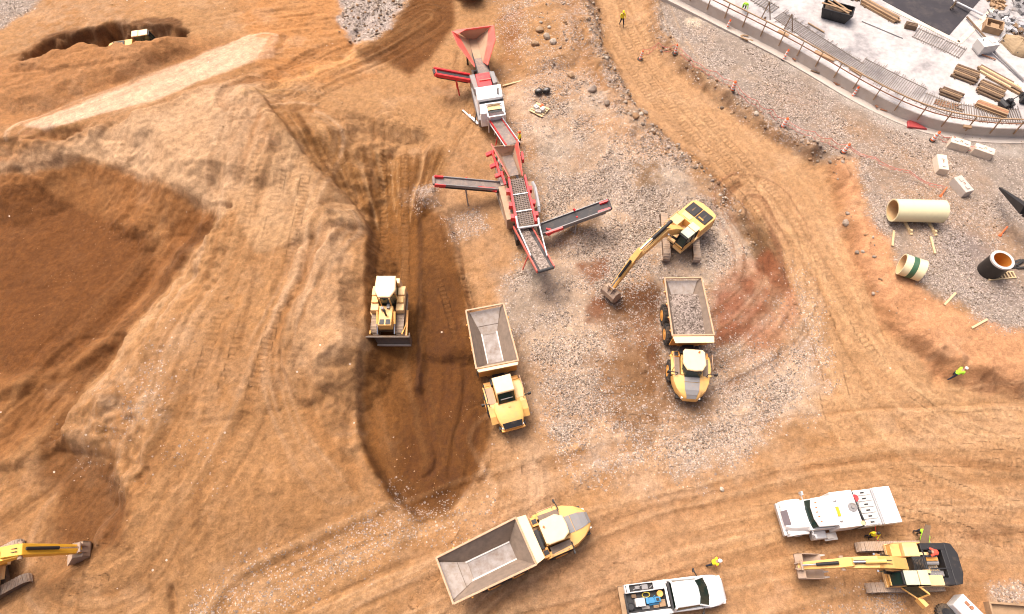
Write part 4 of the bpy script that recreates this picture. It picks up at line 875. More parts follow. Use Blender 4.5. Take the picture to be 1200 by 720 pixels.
# ------------------------------------------------------------------ bulldozer
def dozer():
    b0 = at(459, 374, .4); z0 = max(gz(b0.x + a_, b0.y + b_) for a_ in (-.8, 0, .8) for b_ in (-1, 0, 1)) - .12; root = thing('bulldozer', (b0.x, b0.y, z0), R(-90), 'yellow crawler bulldozer pushing damp earth down the slot', 'bulldozer'); root.scale = (1.07, 1.07, 1.07)
    for s in (-1, 1): crawler(root, s * .92, -1.75, 1.75, .56, .95, 38)
    k = MB(); k.box((-.1, 0, .8), (3.2, 1.3, .7)); k.build('chassis', M['trackframe'], root)
    k = MB(); k.loft([[(.1, -.52, 1.1), (1.62, -.5, 1.1), (1.62, .5, 1.1), (.1, .52, 1.1)], [(.1, -.5, 1.95), (1.62, -.46, 1.8), (1.62, .46, 1.8), (.1, .5, 1.95)]]); h = k.build('engine_hood', M['yellow'], root, bevel=.04)
    k = MB()
    for s in (-1, 1): k.box((1.35, s * .22, 1.835), (.38, .34, .06))
    k.build('hood_vent', M['black'], h)
    k = MB(); k.tube((.85, .05, 1.85), (.85, .05, 2.55), .07); k.tube((.85, .05, 2.5), (.8, .05, 2.62), .075); k.build('exhaust_stack', M['black'], h)
    k = MB(); k.tube((.45, -.2, 1.9), (.45, -.2, 2.3), .12); k.box((.2, .18, 2.0), (.35, .2, .2)); k.build('air_cleaner', M['greysteel'], h)
    for s in (-1, 1):
        k = MB(); k.box((-.75, s * .92, 1.3), (2.1, .62, .5), top=(.97, .95)); f = k.build('fender', M['beige'], root, bevel=.05)
        k = MB(); k.box((-.55, s * .92, 1.62), (.5, .5, .2)); k.build('battery_box', M['yellow'], f, bevel=.03)
        k = MB(); k.box((-1.25, s * .95, 1.6), (.6, .5, .16)); k.build('tool_box', M['beige'], f, bevel=.03)
        k = MB(); k.beam((-.2, s * 1.32, .55), (1.85, s * 1.36, .45), .16, .22); k.build('push_arm', M['orange'], root)
        k = MB(); k.tube((.9, s * .62, 1.6), (1.95, s * .62, 1.05), .06); k.build('lift_cylinder', M['chrome'], root)
        k = MB(); k.tube((.5, s * .62, 1.8), (1.3, s * .62, 1.4), .09); k.build('lift_cylinder_barrel', M['yellow'], root)
        k = MB(); k.beam((1.0, s * 1.3, .6), (1.95, s * 1.15, 1.05), .08, .1); k.build('blade_brace', M['yellow'], root)
    k = MB(); k.box((-1.95, 0, 1.55), (.5, 1.75, .95), top=(.9, .95)); k.build('fuel_tank', M['cream'], root, bevel=.06)
    o = [(-1.72, -.66), (-.55, -.70), (.0, -.36), (.0, .36), (-.55, .70), (-1.72, .66)]
    k = MB(); k.loft([[(x, y, 1.5) for x, y in o], [(x * .98, y * .95, 2.8) for x, y in o]]); k.build('cab_glass', M['glass'], root)
    k = MB()
    for x, y in o: k.beam((x, y, 1.5), (x * .98, y * .95, 2.82), .08, .08, up=(1, 0, 0))
    k.build('cab_pillars', M['yellow'], root)
    o = [(-1.82, -.70), (-.62, -.76), (-.05, -.42), (-.05, .42), (-.62, .76), (-1.82, .70)]
    k = MB(); k.loft([[(x, y, 2.8) for x, y in o], [(x, y, 2.92) for x, y in o], [(x * .96 - .04, y * .92, 2.97) for x, y in o]]); k.build('cab_roof', M['cream'], root)
    k = MB(); secs = []
    for y in (-1.72, 1.72):
        arc = [(2.34 - .34 * math.sin(math.pi * t), .02 + 1.30 * t) for t in [i / 8 for i in range(9)]]
        secs.append([(x, y, z) for x, z in arc] + [(x - .07, y, z) for x, z in arc[::-1]])
    k.loft(secs); bl = k.build('blade', M['blade'], root, smooth=40)
    k = MB(); k.box((2.38, 0, .05), (.1, 3.44, .14)); k.build('cutting_edge', M['steel'], bl)
    k = MB()
    for s in (-1, 1):
        k = MB(); k.prism([(1.95, .0), (2.42, .0), (2.42, .35), (2.34, 1.34), (1.98, 1.34)], s * 1.70, s * 1.76); k.build('blade_end_plate', M['blade'], bl); k = MB()
    k = MB(); k.box((-2.35, 0, .9), (.5, .9, .25)); k.tube((-2.55, 0, .3), (-2.45, 0, 1.1), .09); k.build('rear_hitch', M['trackframe'], root)
dozer()
# ------------------------------------------------------------------ excavators
def bucket(parent, pin, ang, wd, scale=1.0, teeth=5):
    """pin (x,z); ang 0 = mouth towards the machine"""
    mt = Matrix.Translation((pin[0], 0, pin[1])) @ Matrix.Rotation(ang, 4, 'Y') @ Matrix.Scale(scale, 4)
    O = [(-.40, -.02), (.10, .06), (.34, -.32), (.30, -.82), (0, -1.16), (-.42, -1.30), (-1.0, -1.36)]
    b = MB(); b.m = mt; h = wd / 2 / scale
    for p, q in zip(O, O[1:]):
        d = Vector((q[0] - p[0], q[1] - p[1])).normalized(); n_ = Vector((d.y, -d.x)) * .05
        b.prism([p, q, (q[0] + n_.x, q[1] + n_.y), (p[0] + n_.x, p[1] + n_.y)], -h, h)
    for s in (-1, 1): b.prism(O + [(-.72, -.75)], s * h, s * (h - .05))
    o = b.build('bucket', M['bucket'], parent)
    for i in range(teeth):
        y = (i / 4 - .5) * (2 * h - .2); t = MB(); t.m = mt; t.beam((-.92, y, -1.36), (-1.30, y, -1.40), .15, .12, w1=.07, h1=.03); t.build('bucket_tooth', M['steel'], o)
    e = MB(); e.m = mt
    for s in (-.16, .16): e.prism([(-.2, .0), (.06, .3), (.3, -.1), (.1, -.05)], s - .04, s + .04)
    e.build('bucket_ear', M['bucket'], o)
    return o
def excavator(base, z0, track_yaw, house_yaw, prof, bang, label, group='excavators on the site', style='closed', bw=1.25, name='excavator', boomw=.48, tl=2.15, bsc=1.0, detail=True, hatch='sunroof', paint='yellow', teeth=5):
    root = thing(name, (base[0], base[1], z0), house_yaw, label, 'excavator', group)
    rt = Matrix.Rotation(track_yaw - house_yaw, 4, 'Z')
    uc = MB(); uc.m = rt; uc.box((0, 0, .62), (2.2, 1.9, .4)); uc.tube((0, 0, .8), (0, 0, 1.08), .75, n=24); u = uc.build('undercarriage', M['trackframe'], root)
    for s in (-1, 1):
        tr = crawler(u, s * 1.27, -tl, tl, .60, .92, 46)
        tr.matrix_local = rt
    d = MB(); d.prism([(-2.45, -1.32), (1.05, -1.32), (1.05, -.42), (1.3, -.42), (1.3, .42), (1.05, .42), (1.6, .44), (1.6, 1.32), (-2.45, 1.32)], 1.06, 1.30, 'z'); d.build('slewing_deck', M['beige'], root, bevel=.02)
    rgt = MB(); rgt.box((-.15, -.88, 1.72), (1.0, .85, .84)); rgt.build('fuel_tank', M['beige'], root, bevel=.04)
    rgt = MB(); rgt.box((.72, -.88, 1.58), (.62, .8, .56)); tb = rgt.build('tool_box', M[paint], root, bevel=.03)
    k = MB(); k.path([(1.02, -1.25, 1.3), (1.02, -1.25, 2.4), (-.6, -1.25, 2.5), (-.6, -1.25, 2.1)], .025); k.build('handrail', M[paint], root)
    if style == 'closed':
        e = MB(); e.prism([(-2.5, 1.3), (-.62, 1.3), (-.62, 2.18), (-2.5, 2.18)], -1.28, 1.28); e.build('engine_housing', M[paint], root, bevel=.05)
        for y0, y1 in ((-1.1, -.02), (.06, 1.12)):
            k = MB(); k.box((-1.9, (y0 + y1) / 2, 2.22), (1.15, y1 - y0, .10)); c = k.build('engine_cover', M['black'], root, bevel=.04)
            k = MB()
            k.box((-1.9, (y0 + y1) / 2, 2.28), (.5, .10, .04)); k.build('cover_handle', M['trackframe'], c)
        k = MB(); k.box((-1.0, -.5, 2.2), (.5, .9, .06)); k.build('walkway_plate', M['beige'], root)
        c = MB(); S = []
        for z, r_ in ((.95, 0), (1.1, .06), (2.0, .06), (2.14, 0)): S.append([(-2.5, -1.3 - r_ * .3, z), (-2.5, 1.3 + r_ * .3, z), (-2.85 - r_, 1.1, z), (-3.02 - r_, .5, z), (-3.02 - r_, -.5, z), (-2.85 - r_, -1.1, z)])
        c.loft(S); c.build('counterweight', M[paint], root, bevel=.03)
        k = MB(); k.box((-1.55, .5, 2.29), (.12, .5, .03)); k.build('warning_plate', M['orange'], root)
    else:
        # bonnet taken off: black tail with open engine bay
        c = MB(); S = []
        for z, r_ in ((.95, 0), (1.1, .06), (2.05, .06), (2.2, 0)): S.append([(-2.35, -1.3, z), (-2.35, 1.3, z), (-2.8 - r_, 1.22, z), (-3.05 - r_, .6, z), (-3.08 - r_, -.6, z), (-2.8 - r_, -1.22, z)])
        c.loft(S); c.build('counterweight', M['black'], root, bevel=.04)
        k = MB()
        for s in (-1, 1): k.box((-1.55, s * 1.05, 1.75), (1.6, .42, .92))
        k.box((-2.2, 0, 1.75), (.3, 2.0, .9)); k.box((-1.7, .3, 2.18), (1.3, .10, .08)); k.box((-.85, 0, 1.75), (.14, 1.8, .85)); k.build('engine_bay_frame', M['black'], root, bevel=.03)
        k = MB(); k.box((-1.55, -.3, 1.55), (.8, .5, .45)); k.tube((-1.1, -.1, 1.7), (-1.9, -.1, 1.7), .16); k.box((-1.5, .55, 1.7), (1.0, .3, .35))
        for q in range(5): k.tube((-1.2 - .15 * q, .1, 1.6), (-1.3 - .15 * q, .75, 1.95), .03)
        k.build('engine', M['greysteel'], root)
        k = MB(); k.box((-1.45, -.32, 1.86), (.75, .22, .2)); k.build('engine_top', M['orange'], root)
        k = MB(); k.box((-.42, .0, 1.75), (.75, .9, .75)); k.build('valve_block', M['black'], root)
        k = MB()
        for q in range(7): k.path([(-.7 + .1 * q, -.3, 2.12), (-.55 + .08 * q, 0.05 * (q % 3), 2.3 + .03 * (q % 2)), (-.7 + .12 * q, .36, 2.12)], .028)
        k.build('hydraulic_hoses', M['rubber'], root)
        k = MB(); k.box((-.55, -.62, 2.14), (1.3, .16, .06)); k.build('walkway_plate', M['beige'], root); k = MB(); k.box((-.72, .46, 2.16), (.5, .2, .05)); k.build('walkway_plate', M['beige'], root)
        k = MB(); k.box((-1.15, 1.0, 2.24), (.9, .6, .06)); k.build('side_cover', M['beige'], root)
        # opened side doors
        k = MB(); k.quad((-1.2, -1.35, 1.5), (-1.75, -2.5, 1.85), (-2.08, -2.42, 1.85), (-1.8, -1.33, 1.5), .05); k.build('open_engine_door', M['darkwood'], root)
        k = MB(); k.quad((.75, 1.35, 1.4), (-.05, 2.0, 1.5), (-.25, 1.8, 2.55), (.3, 1.35, 2.6), .05); dr = k.build('open_cab_door', M['glass'], root)
        k = MB(); k.beam((-.05, 2.0, 1.5), (-.35, 2.5, 1.6), .28, .5); k.build('open_side_panel', M[paint], root)
        k = MB(); k.beam((.75, 1.36, 1.4), (-.05, 2.02, 1.5), .09, .09); k.beam((.3, 1.36, 2.6), (-.25, 1.82, 2.55), .09, .09); k.beam((-.05, 2.02, 1.5), (-.25, 1.82, 2.55), .09, .09); k.build('door_frame', M[paint], dr)
    # cab
    k = MB(); k.box((.72, .88, 1.55), (1.7, .86, .5)); k.build('cab', M[paint], root, bevel=.03)
    k = MB(); k.loft([[(-.1, .48, 1.8), (1.58, .48, 1.6), (1.58, 1.28, 1.6), (-.1, 1.28, 1.8)], [(-.05, .5, 2.86), (1.22, .5, 2.86), (1.22, 1.26, 2.86), (-.05, 1.26, 2.86)]]); k.build('cab_glass', M['glass'], root)
    k = MB()
    for y in (.48, 1.28): k.beam((1.58, y, 1.6), (1.22, y * .98 + .02, 2.88), .07, .07); k.beam((-.1, y, 1.8), (-.05, y, 2.88), .09, .09); k.beam((.55, y, 1.75), (.55, y, 2.88), .07, .07)
    k.build('cab_pillars', M['black'], root)
    k = MB(); k.box((.02, .88, 2.93), (.62, .86, .12)); rf = k.build('cab_roof', M['cream'], root, bevel=.03)
    k = MB(); k.box((.80, .88, 2.92), (.86, .84, .09)); k.build('roof_hatch', M[hatch], rf, bevel=.02)
    k = MB(); k.box((1.3, .88, 2.84), (.1, .7, .06)); k.build('work_light', M['black'], rf)
    # boom: list of (x, z): foot, bend, tip, stick top, stick foot
    foot, bend, tip, stop, sfoot = [Vector((p[0], 0, p[1])) for p in prof]
    k = MB(); w2 = boomw / 2; fl = [(foot, .5), (bend, .78), (tip, .40)]
    def secs_(nodes, wds):
        S = []
        for i, ((p, h), w_) in enumerate(zip(nodes, wds)):
            a = nodes[max(i - 1, 0)][0]; c_ = nodes[min(i + 1, len(nodes) - 1)][0]; d_ = (c_ - a).normalized(); n_ = Vector((-d_.z, 0, d_.x))
            S.append([p + n_ * (h / 2) + Vector((0, -w_, 0)), p + n_ * (h / 2) + Vector((0, w_, 0)), p - n_ * (h / 2) + Vector((0, w_, 0)), p - n_ * (h / 2) + Vector((0, -w_, 0))])
        return S
    m1 = foot.lerp(bend, .55); m2 = bend.lerp(tip, .5)
    k.loft(secs_([(foot, .45), (m1 + Vector((0, 0, .12)), .68), (bend, .8), (m2, .62), (tip, .36)], [w2, w2, w2, w2 * .95, w2 * .9])); bo = k.build('boom', M[paint], root, bevel=.03)
    k = MB(); k.loft(secs_([(stop, .3), (tip, .62), (tip.lerp(sfoot, .5), .5), (sfoot, .28)], [w2 * .7, w2 * .78, w2 * .7, w2 * .62])); stk = k.build('stick', M[paint], root, bevel=.03)
    up = Vector((0, 0, 1))
    for s in (-1, 1):
        y = Vector((0, s * (w2 + .14), 0)); a = foot + Vector((.65, 0, -.45)) + y; c_ = bend + y + Vector((-.1, 0, 0)); m_ = a.lerp(c_, .62)
        k = MB(); k.tube(a, m_, .11); cy_ = k.build('boom_cylinder', M['black'], bo, smooth=40); k = MB(); k.tube(m_, c_, .065); k.build('cylinder_rod', M['chrome'], bo, smooth=40)
    d_ = (tip - bend).normalized(); n_ = Vector((-d_.z, 0, d_.x)); a = bend.lerp(tip, -.25) + n_ * .62; c_ = stop + Vector((0, 0, .02)); m_ = a.lerp(c_, .62)
    k = MB(); k.tube(a, m_, .14); k.build('stick_cylinder', M['black'] if style == 'closed' else M[paint], bo, smooth=40); k = MB(); k.tube(m_, c_, .08); k.build('cylinder_rod', M['chrome'], bo, smooth=40)
    d_ = (sfoot - tip).normalized(); n_ = Vector((-d_.z, 0, d_.x)); n_ = n_ if n_.x > 0 else -n_
    a = tip + n_ * .42 + d_ * .1; c_ = sfoot + n_ * .42 - d_ * .35; m_ = a.lerp(c_, .6)
    k = MB(); k.tube(a, m_, .105); k.build('bucket_cylinder', M['black'], stk, smooth=40); k = MB(); k.tube(m_, c_, .06); k.build('cylinder_rod', M['chrome'], stk, smooth=40)
    k = MB()
    for s in (-1, 1): k.beam(c_ + Vector((0, s * .24, 0)), sfoot - d_ * .3 + Vector((0, s * .24, 0)), .07, .14, up=(0, 1, 0)); k.beam(c_ + Vector((0, s * .2, 0)), sfoot + n_ * .3 + Vector((0, s * .2, 0)), .07, .12, up=(0, 1, 0))
    k.tube(c_ - Vector((0, .3, 0)), c_ + Vector((0, .3, 0)), .08); k.tube(sfoot - Vector((0, .34, 0)), sfoot + Vector((0, .34, 0)), .09); k.build('bucket_link', M['bucket'], stk); k = MB(); k.tube(tip - Vector((0, w2 + .08, 0)), tip + Vector((0, w2 + .08, 0)), .14); k.build('stick_pin', M['bucket'], stk)
    k = MB()
    for s in (-.1, .1): k.path([m1 + Vector((0, s, .48)), bend + Vector((0, s, .5)), m2 + Vector((0, s, .42)), tip + Vector((0, s, .35))], .03)
    k.build('boom_hoses', M['rubber'], bo)
    bucket(root, (sfoot.x, sfoot.z), bang, bw, bsc, teeth)
    return root
def lx(base, yw, px, py, z):
    p = at(px, py, z); return (p.x - base[0]) * math.cos(yw) + (p.y - base[1]) * math.sin(yw)
b1 = at(797, 276, 1.0); b1 = (b1.x, b1.y); z1 = gz(*b1); e1 = at(712, 348, .8); y1 = yaw(b1, e1)
tipx = lx(b1, y1, 737, 300, 3.8 + z1)
excavator(b1, z1, R(-93), y1, [(.35, 1.95), (3.3, 4.5), (tipx, 3.9), (tipx - .55, 4.75), (lx(b1, y1, 716, 341, 1.5), 1.45)], R(-8), 'excavator with closed black engine covers reaching its bucket into the gravel', bw=1.35, boomw=.6, tl=2.35)
b2 = at(1060, 663, 1.0); b2 = (b2.x, b2.y); z2 = gz(*b2); y2 = R(180.5)
excavator(b2, z2, R(181), y2, [(.45, 1.95), (3.1, 3.3), (5.0, 3.0), (4.6, 3.6), (7.15, 1.35)], R(48), 'excavator with open engine bay and open cab door being serviced at the lower right', style='open', bw=1.55, tl=2.5, boomw=.72)
b3 = (-34.95, 3.78); z3 = gz(-33.5, 4.0) - .1; y3 = yaw(b3, (-28.3, 5.6))
excavator(b3, z3, R(31), y3, [(.3, 1.95), (3.3, 4.9), (4.75, 4.9), (3.9, 5.35), (6.5, 1.75)], R(14), 'excavator half out of the picture digging in the corner pit at the left', bw=1.0, tl=2.3, boomw=.9, bsc=1.25, paint='brightyellow', teeth=0)
b4 = at(551, -14, .5); excavator((b4.x, b4.y), gz(b4.x, b4.y), R(-92), R(90), [(.35, 1.95), (3.0, 4.4), (5.6, 4.3), (5.0, 5.0), (7.2, 1.6)], R(-5), 'excavator at the top edge of which only two crawler tracks show', tl=2.0)
# machine sunk in the upper left trench
b5 = at(138, 48, 4.4); b5 = (b5.x + .3, b5.y + 1.9); excavator(b5, gz(*b5) - .78, R(14), R(14), [(.35, 1.6), (1.9, 1.9), (2.9, 1.7), (2.7, 2.1), (3.6, .9)], R(-30), 'yellow excavator sunk in the upper left trench with only its top showing', tl=1.8, hatch='cream')
# ------------------------------------------------------------------ screening machines (conveyors given by their end points)
class Site(MB):
    """mesh gathered in world coordinates, stored relative to a thing's base"""
    def __init__(s, root): super().__init__(); s.m = Matrix.Translation(-Vector(root.location))
def lerp(a, b, t): return a + (b - a) * t
def conveyor(root, p0, p1, wd, beltm, railm, name='conveyor', rail=(.10, .26), under=True, legs=()):
    p0, p1 = Vector(p0), Vector(p1); d = (p1 - p0).normalized(); s_ = d.cross(Vector((0, 0, 1))).normalized(); u = s_.cross(d)
    k = Site(root); k.beam(p0, p1, wd, .05); k.tube(p0 - s_ * wd / 2, p0 + s_ * wd / 2, .14); k.tube(p1 - s_ * wd / 2, p1 + s_ * wd / 2, .14)
    bl = k.build(name + '_belt', beltm, root)
    for s in (-1, 1):
        k = Site(root); o = s_ * s * (wd / 2 + rail[0] / 2); k.beam(p0 + o + u * .02, p1 + o + u * .02, rail[0], rail[1])
        k.build('side_rail', railm, root)
        if under:
            k = Site(root); o = s_ * s * (wd / 2 - .04) - u * .34; a, b = p0.lerp(p1, .08) + o, p0.lerp(p1, .96) + o; k.beam(a, b, .09, .12)
            n = max(3, int((p1 - p0).length / 1.2))
            for i in range(n):
                q = a.lerp(b, i / n); k.beam(q, a.lerp(b, (i + .5) / n) + u * .3, .05, .05); k.beam(a.lerp(b, (i + .5) / n) + u * .3, a.lerp(b, (i + 1) / n), .05, .05)
            k.build('truss', M['black'] if s > 0 else railm, root)
    for t in legs:
        q = p0.lerp(p1, t); z = gz(q.x, q.y)
        for s in (-1, 1):
            k = Site(root); k.beam(q + s_ * s * wd * .5 - u * .3, Vector((q.x, q.y, z)) + s_ * s * wd * .8, .09, .09); k.build('leg', railm, root)
    return bl
def plate(root, q, t, m, name, parent=None):
    k = Site(root); k.quad(*q, t); return k.build(name, m, parent or root)
def splitplate(root, rim0, rim1, low0, low1, f0, f1, rimm, inm, name):
    """hopper wing: dusty lining below, painted band along the rim"""
    m0, m1 = lerp(rim0, low0, f0), lerp(rim1, low1, f1)
    w_ = plate(root, (low0, low1, m1, m0), .07, inm, name)
    plate(root, (m0, m1, rim1, rim0), .08, rimm, 'wing_rim', w_)
    return w_
def tracks_at(root, a, b, gauge, wd, ht, ln):
    y_ = yaw(a, b)
    for s in (-1, 1):
        t = crawler(root, s * gauge / 2, -ln / 2, ln / 2, wd, ht, 40); c = (Vector(a) + Vector(b)) / 2
        t.matrix_local = Matrix.Translation((c.x - root.location.x, c.y - root.location.y, 0)) @ Matrix.Rotation(y_, 4, 'Z')
def screener_one():
    c = at(575, 110, .3); r = thing('screening_machine', (c.x, c.y, gz(c.x, c.y)), 0, 'red and white screening machine with the wide red feed hopper at the top', 'screener', 'mobile crushing and screening machines')
    A = lambda x, y, z: at(x, y, z)
    bl, br, fl, fr = A(549, 47, 2.1), A(559, 46, 2.1), A(555, 74, 2.1), A(566, 73, 2.1)
    RL0, RL1, RR0, RR1 = A(529, 37, 3.75), A(556, 79, 2.8), A(579, 30, 3.75), A(572, 77, 2.8)
    ML, MR = A(536, 53, 3.45), A(581, 47, 3.55); ml, mr = lerp(bl, fl, .45), lerp(br, fr, .45)
    splitplate(r, RL0, ML, bl, ml, .35, .55, M['redfade'], M['hopperin'], 'hopper_wing'); splitplate(r, ML, RL1, ml, fl, .55, .9, M['redfade'], M['hopperin'], 'hopper_wing')
    splitplate(r, MR, RR0, mr, br, .5, .3, M['redfade'], M['hopperin'], 'hopper_wing'); splitplate(r, RR1, MR, fr, mr, .9, .5, M['redfade'], M['hopperin'], 'hopper_wing')
    splitplate(r, A(534, 36, 3.7), A(576, 30.5, 3.7), bl, br, .13, .13, M['redfade'], M['hopperin'], 'hopper_wing')
    plate(r, (A(530, 37, 3.74), A(536, 40, 3.7), A(546, 34.8, 3.7), A(534, 36, 3.75)), .05, M['redfade'], 'corner_gusset')
    plate(r, (bl, fl, fr, br), .05, M['hopperin'], 'hopper_floor')
    conveyor(r, A(555, 46, 1.85), A(569, 92, 2.3), 1.1, M['belt'], M['black'], 'feeder', under=False)
    # legs and frame under the hopper
    for x, y in ((547, 60), (569, 57), (556, 84), (572, 82)):
        k = Site(r); q = A(x, y, 2.0); k.beam(q, (q.x, q.y, gz(q.x, q.y)), .14, .14); k.build('leg', M['black'], r)
    a, b = A(562, 82, .9), A(583, 134, .9); k = Site(r)
    s_ = (b - a).normalized().cross(Vector((0, 0, 1)))
    for s in (-1, 1): k.beam(a + s_ * s * .75, b + s_ * s * .75, .2, .4)
    for t in (0.02, .3, .6, .98): k.beam(a.lerp(b, t) - s_ * .8, a.lerp(b, t) + s_ * .8, .2, .3)
    k.build('chassis', M['greysteel'], r)
    tracks_at(r, A(567, 98, .3), A(580, 128, .3), 2.1, .45, .8, 3.6)
    conveyor(r, A(509, 84.5, 3.3), A(551, 92, 1.7), .62, M['beltdark'], M['red'], 'side_conveyor', rail=(.2, .34), legs=(.62,))
    k = Site(r); k.tube(A(510, 82, 3.2), A(510.5, 88.5, 3.2), .17); k.build('head_drum', M['redfade'], r)
    def block(p, z0, z1, m, name, bev=.04, sh=1):
        """box whose roof is the outline p (pixels) at z1"""
        q = [A(x, y, z1) for x, y in p]; k = Site(r); k.loft([[Vector((v.x, v.y, z0)) for v in q], q]); return k.build(name, m, r, bevel=bev)
    e = block([(557, 87), (573, 84.5), (577, 100), (561, 102.5)], 1.0, 2.75, M['red'], 'engine_box')
    plate(r, (A(561.5, 94, 2.82), A(575, 92, 2.82), A(575.3, 93, 2.82), A(561.8, 95, 2.82)), .04, M['redfade'], 'engine_seam', e)
    block([(550, 88), (556, 87), (561, 103), (556, 105)], .9, 2.3, M['greysteel'], 'hydraulic_cabinet')
    block([(573.5, 83.5), (579, 83.5), (583, 96), (578, 98)], .9, 2.5, M['greysteel'], 'radiator_cabinet')
    block([(552, 103), (557, 103), (566, 140), (561, 141)], .6, 1.5, M['greysteel'], 'side_walkway', .02)
    block([(557, 103), (586.5, 98.5), (589, 113), (560, 117.5)], 1.3, 3.3, M['white'], 'screen_box')
    block([(561, 117.8), (589, 113.5), (590, 116.5), (562, 120.8)], 1.6, 3.0, M['black'], 'screen_gap', 0)
    d2 = block([(561.5, 121), (590, 116.8), (592, 130), (563.5, 134)], 1.2, 2.85, M['white'], 'lower_screen_box')
    plate(r, (A(571, 124.5, 2.9), A(585.5, 122, 2.9), A(587, 128.5, 2.9), A(572, 131, 2.9)), .03, M['beige'], 'inspection_door', d2)
    plate(r, (A(571.5, 130, 2.9), A(588, 127.5, 2.9), A(588.5, 130.5, 2.9), A(572, 133.5, 2.9)), .03, M['black'], 'discharge_slot', d2)
    k = Site(r); P_ = [A(568.5, 123, 3.1), A(587.5, 120.5, 3.1), A(592, 135, 3.1), A(572.5, 138, 3.1)]
    for i in range(4): k.beam(P_[i], P_[(i + 1) % 4], .13, .16)
    for q in P_[2:]: k.beam(q, (q.x, q.y, 1.2), .11, .11)
    k.build('lifting_frame', M['lightsteel'], r)
    conveyor(r, A(576, 134, 1.5), A(600.5, 169.5, 3.0), 1.0, M['belt'], M['red'], 'tail_conveyor', legs=(.55,))
    for o in (-.72, .72):
        a, b = A(576, 134, 1.95), A(600.5, 169.5, 3.4); s_ = (b - a).normalized().cross(Vector((0, 0, 1))); k = Site(r); k.beam(a + s_ * o, b + s_ * o, .08, .1)
        for t in (.2, .5, .8): q = a.lerp(b, t) + s_ * o; k.beam(q, q - Vector((0, 0, .5)), .06, .06)
        k.build('guard_rail', M['lightsteel'], r)
    k = Site(r); k.beam(A(560, 124, 1.6), A(556.5, 143, .4), .09, .09); k.beam(A(563, 134, 1.6), A(562, 145, .4), .08, .08); k.build('access_ladder', M['black'], r)
    k = Site(r); q = A(583.5, 110, 3.3); k.tube(q, q + Vector((0, 0, .7)), .09); k.build('exhaust', M['greysteel'], r)
def screener_two():
    c = at(606, 235, .3); r = thing('screening_machine', (c.x, c.y, gz(c.x, c.y)), 0, 'red screening machine with three long belts spreading out below the first one', 'screener', 'mobile crushing and screening machines')
    A = lambda x, y, z: at(x, y, z)
    bl, br, fl, fr = A(587, 184, 2.3), A(601, 181, 2.3), A(597, 207, 2.3), A(609, 204.5, 2.3)
    splitplate(r, A(575, 169, 3.6), A(596, 208, 3.1), bl, fl, .16, .3, M['redfade'], M['hopperin'], 'hopper_wing')
    splitplate(r, A(613, 206, 3.1), A(607, 163, 3.9), fr, br, .2, .5, M['redfade'], M['hopperin'], 'hopper_wing')
    plate(r, (bl, fl, fr, br), .06, M['belt'], 'hopper_floor')
    plate(r, (A(577, 172, 3.3), bl, br, A(606, 170, 3.3)), .07, M['hopperin'], 'hopper_back')
    # red brackets on the left wing
    for x, y in ((579, 178), (584, 192), (590, 203)):
        k = Site(r); q = A(x, y, 2.6); k.beam(q, q + Vector((-.7, -.1, -.35)), .35, .25); k.beam(q + Vector((-.2, 0, .1)), q + Vector((.15, -1.1, -.2)), .16, .3); k.build('wing_brace', M['red'], r)
    k = Site(r); q = A(611.5, 180, 2.9); k.beam(q, q + Vector((.1, -.9, 0)), .2, .5); k.build('wing_brace', M['red'], r)
    # inclined screen deck with wire grid
    a0, a1, b0, b1 = A(598, 211, 2.6), A(613, 208.5, 2.6), A(608, 266, 2.75), A(626, 262.5, 2.75)
    plate(r, (a0, b0, b1, a1), .08, M['bedside'], 'screen_deck')
    k = Site(r)
    for i in range(1, 26): k.beam(lerp(a0, b0, i / 26) + Vector((0, 0, .05)), lerp(a1, b1, i / 26) + Vector((0, 0, .05)), .05, .05)
    for i in range(7): k.beam(lerp(a0, a1, i / 6) + Vector((0, 0, .08)), lerp(b0, b1, i / 6) + Vector((0, 0, .08)), .06, .05)
    k.build('screen_mesh', M['belt'], r)
    for t in (.36, .72): k = Site(r); k.beam(lerp(a0, b0, t) + Vector((-.1, 0, .14)), lerp(a1, b1, t) + Vector((.1, 0, .14)), .09, .1); k.build('screen_clamp', M['lightsteel'], r)
    for p, q, s in ((a0, b0, -1), (a1, b1, 1)):
        k = Site(r); o = Vector((s * .14, 0, .1)); k.beam(p + o, q + o, .16, .62); k.build('deck_side_plate', M['red'], r)
        for t in (.25, .55, .8):
            k = Site(r); w_ = lerp(p, q, t) + Vector((s * .35, 0, -.1)); k.box(w_, (.36, .4, .5)); k.build('vibrator_box', M['red'], r)
    # chassis, engine side, crawlers
    a, b = A(590, 190, .9), A(612, 262, .9); k = Site(r); s_ = (b - a).normalized().cross(Vector((0, 0, 1)))
    for s in (-1, 1): k.beam(a + s_ * s * .8, b + s_ * s * .8, .2, .4)
    for t in (.05, .35, .65, .95): k.beam(a.lerp(b, t) - s_ * .9, a.lerp(b, t) + s_ * .9, .2, .3)
    for t in (.1, .9):
        for s in (-1, 1): q = a.lerp(b, t) + s_ * s * .8; k.beam(q, q + Vector((0, 0, 1.7)), .15, .15)
    k.build('chassis', M['greysteel'], r)
    tracks_at(r, A(598, 222, .3), A(608, 252, .3), 2.3, .45, .8, 3.6)
    def block(p, z0, z1, m, name, bev=.04):
        q = [A(x, y, z1) for x, y in p]; k = Site(r); k.loft([[Vector((v.x, v.y, z0)) for v in q], q]); return k.build(name, m, r, bevel=bev)
    block([(584, 219), (594, 217), (604, 256), (594, 258)], .5, 1.9, M['hopperin'], 'engine_box'); block([(580, 188), (585, 187), (594, 216), (587, 217)], .5, 1.8, M['concrete'], 'side_cabinet')
    block([(601, 263), (607, 262), (609, 281), (605, 282)], .3, 1.2, M['black'], 'drive_box')
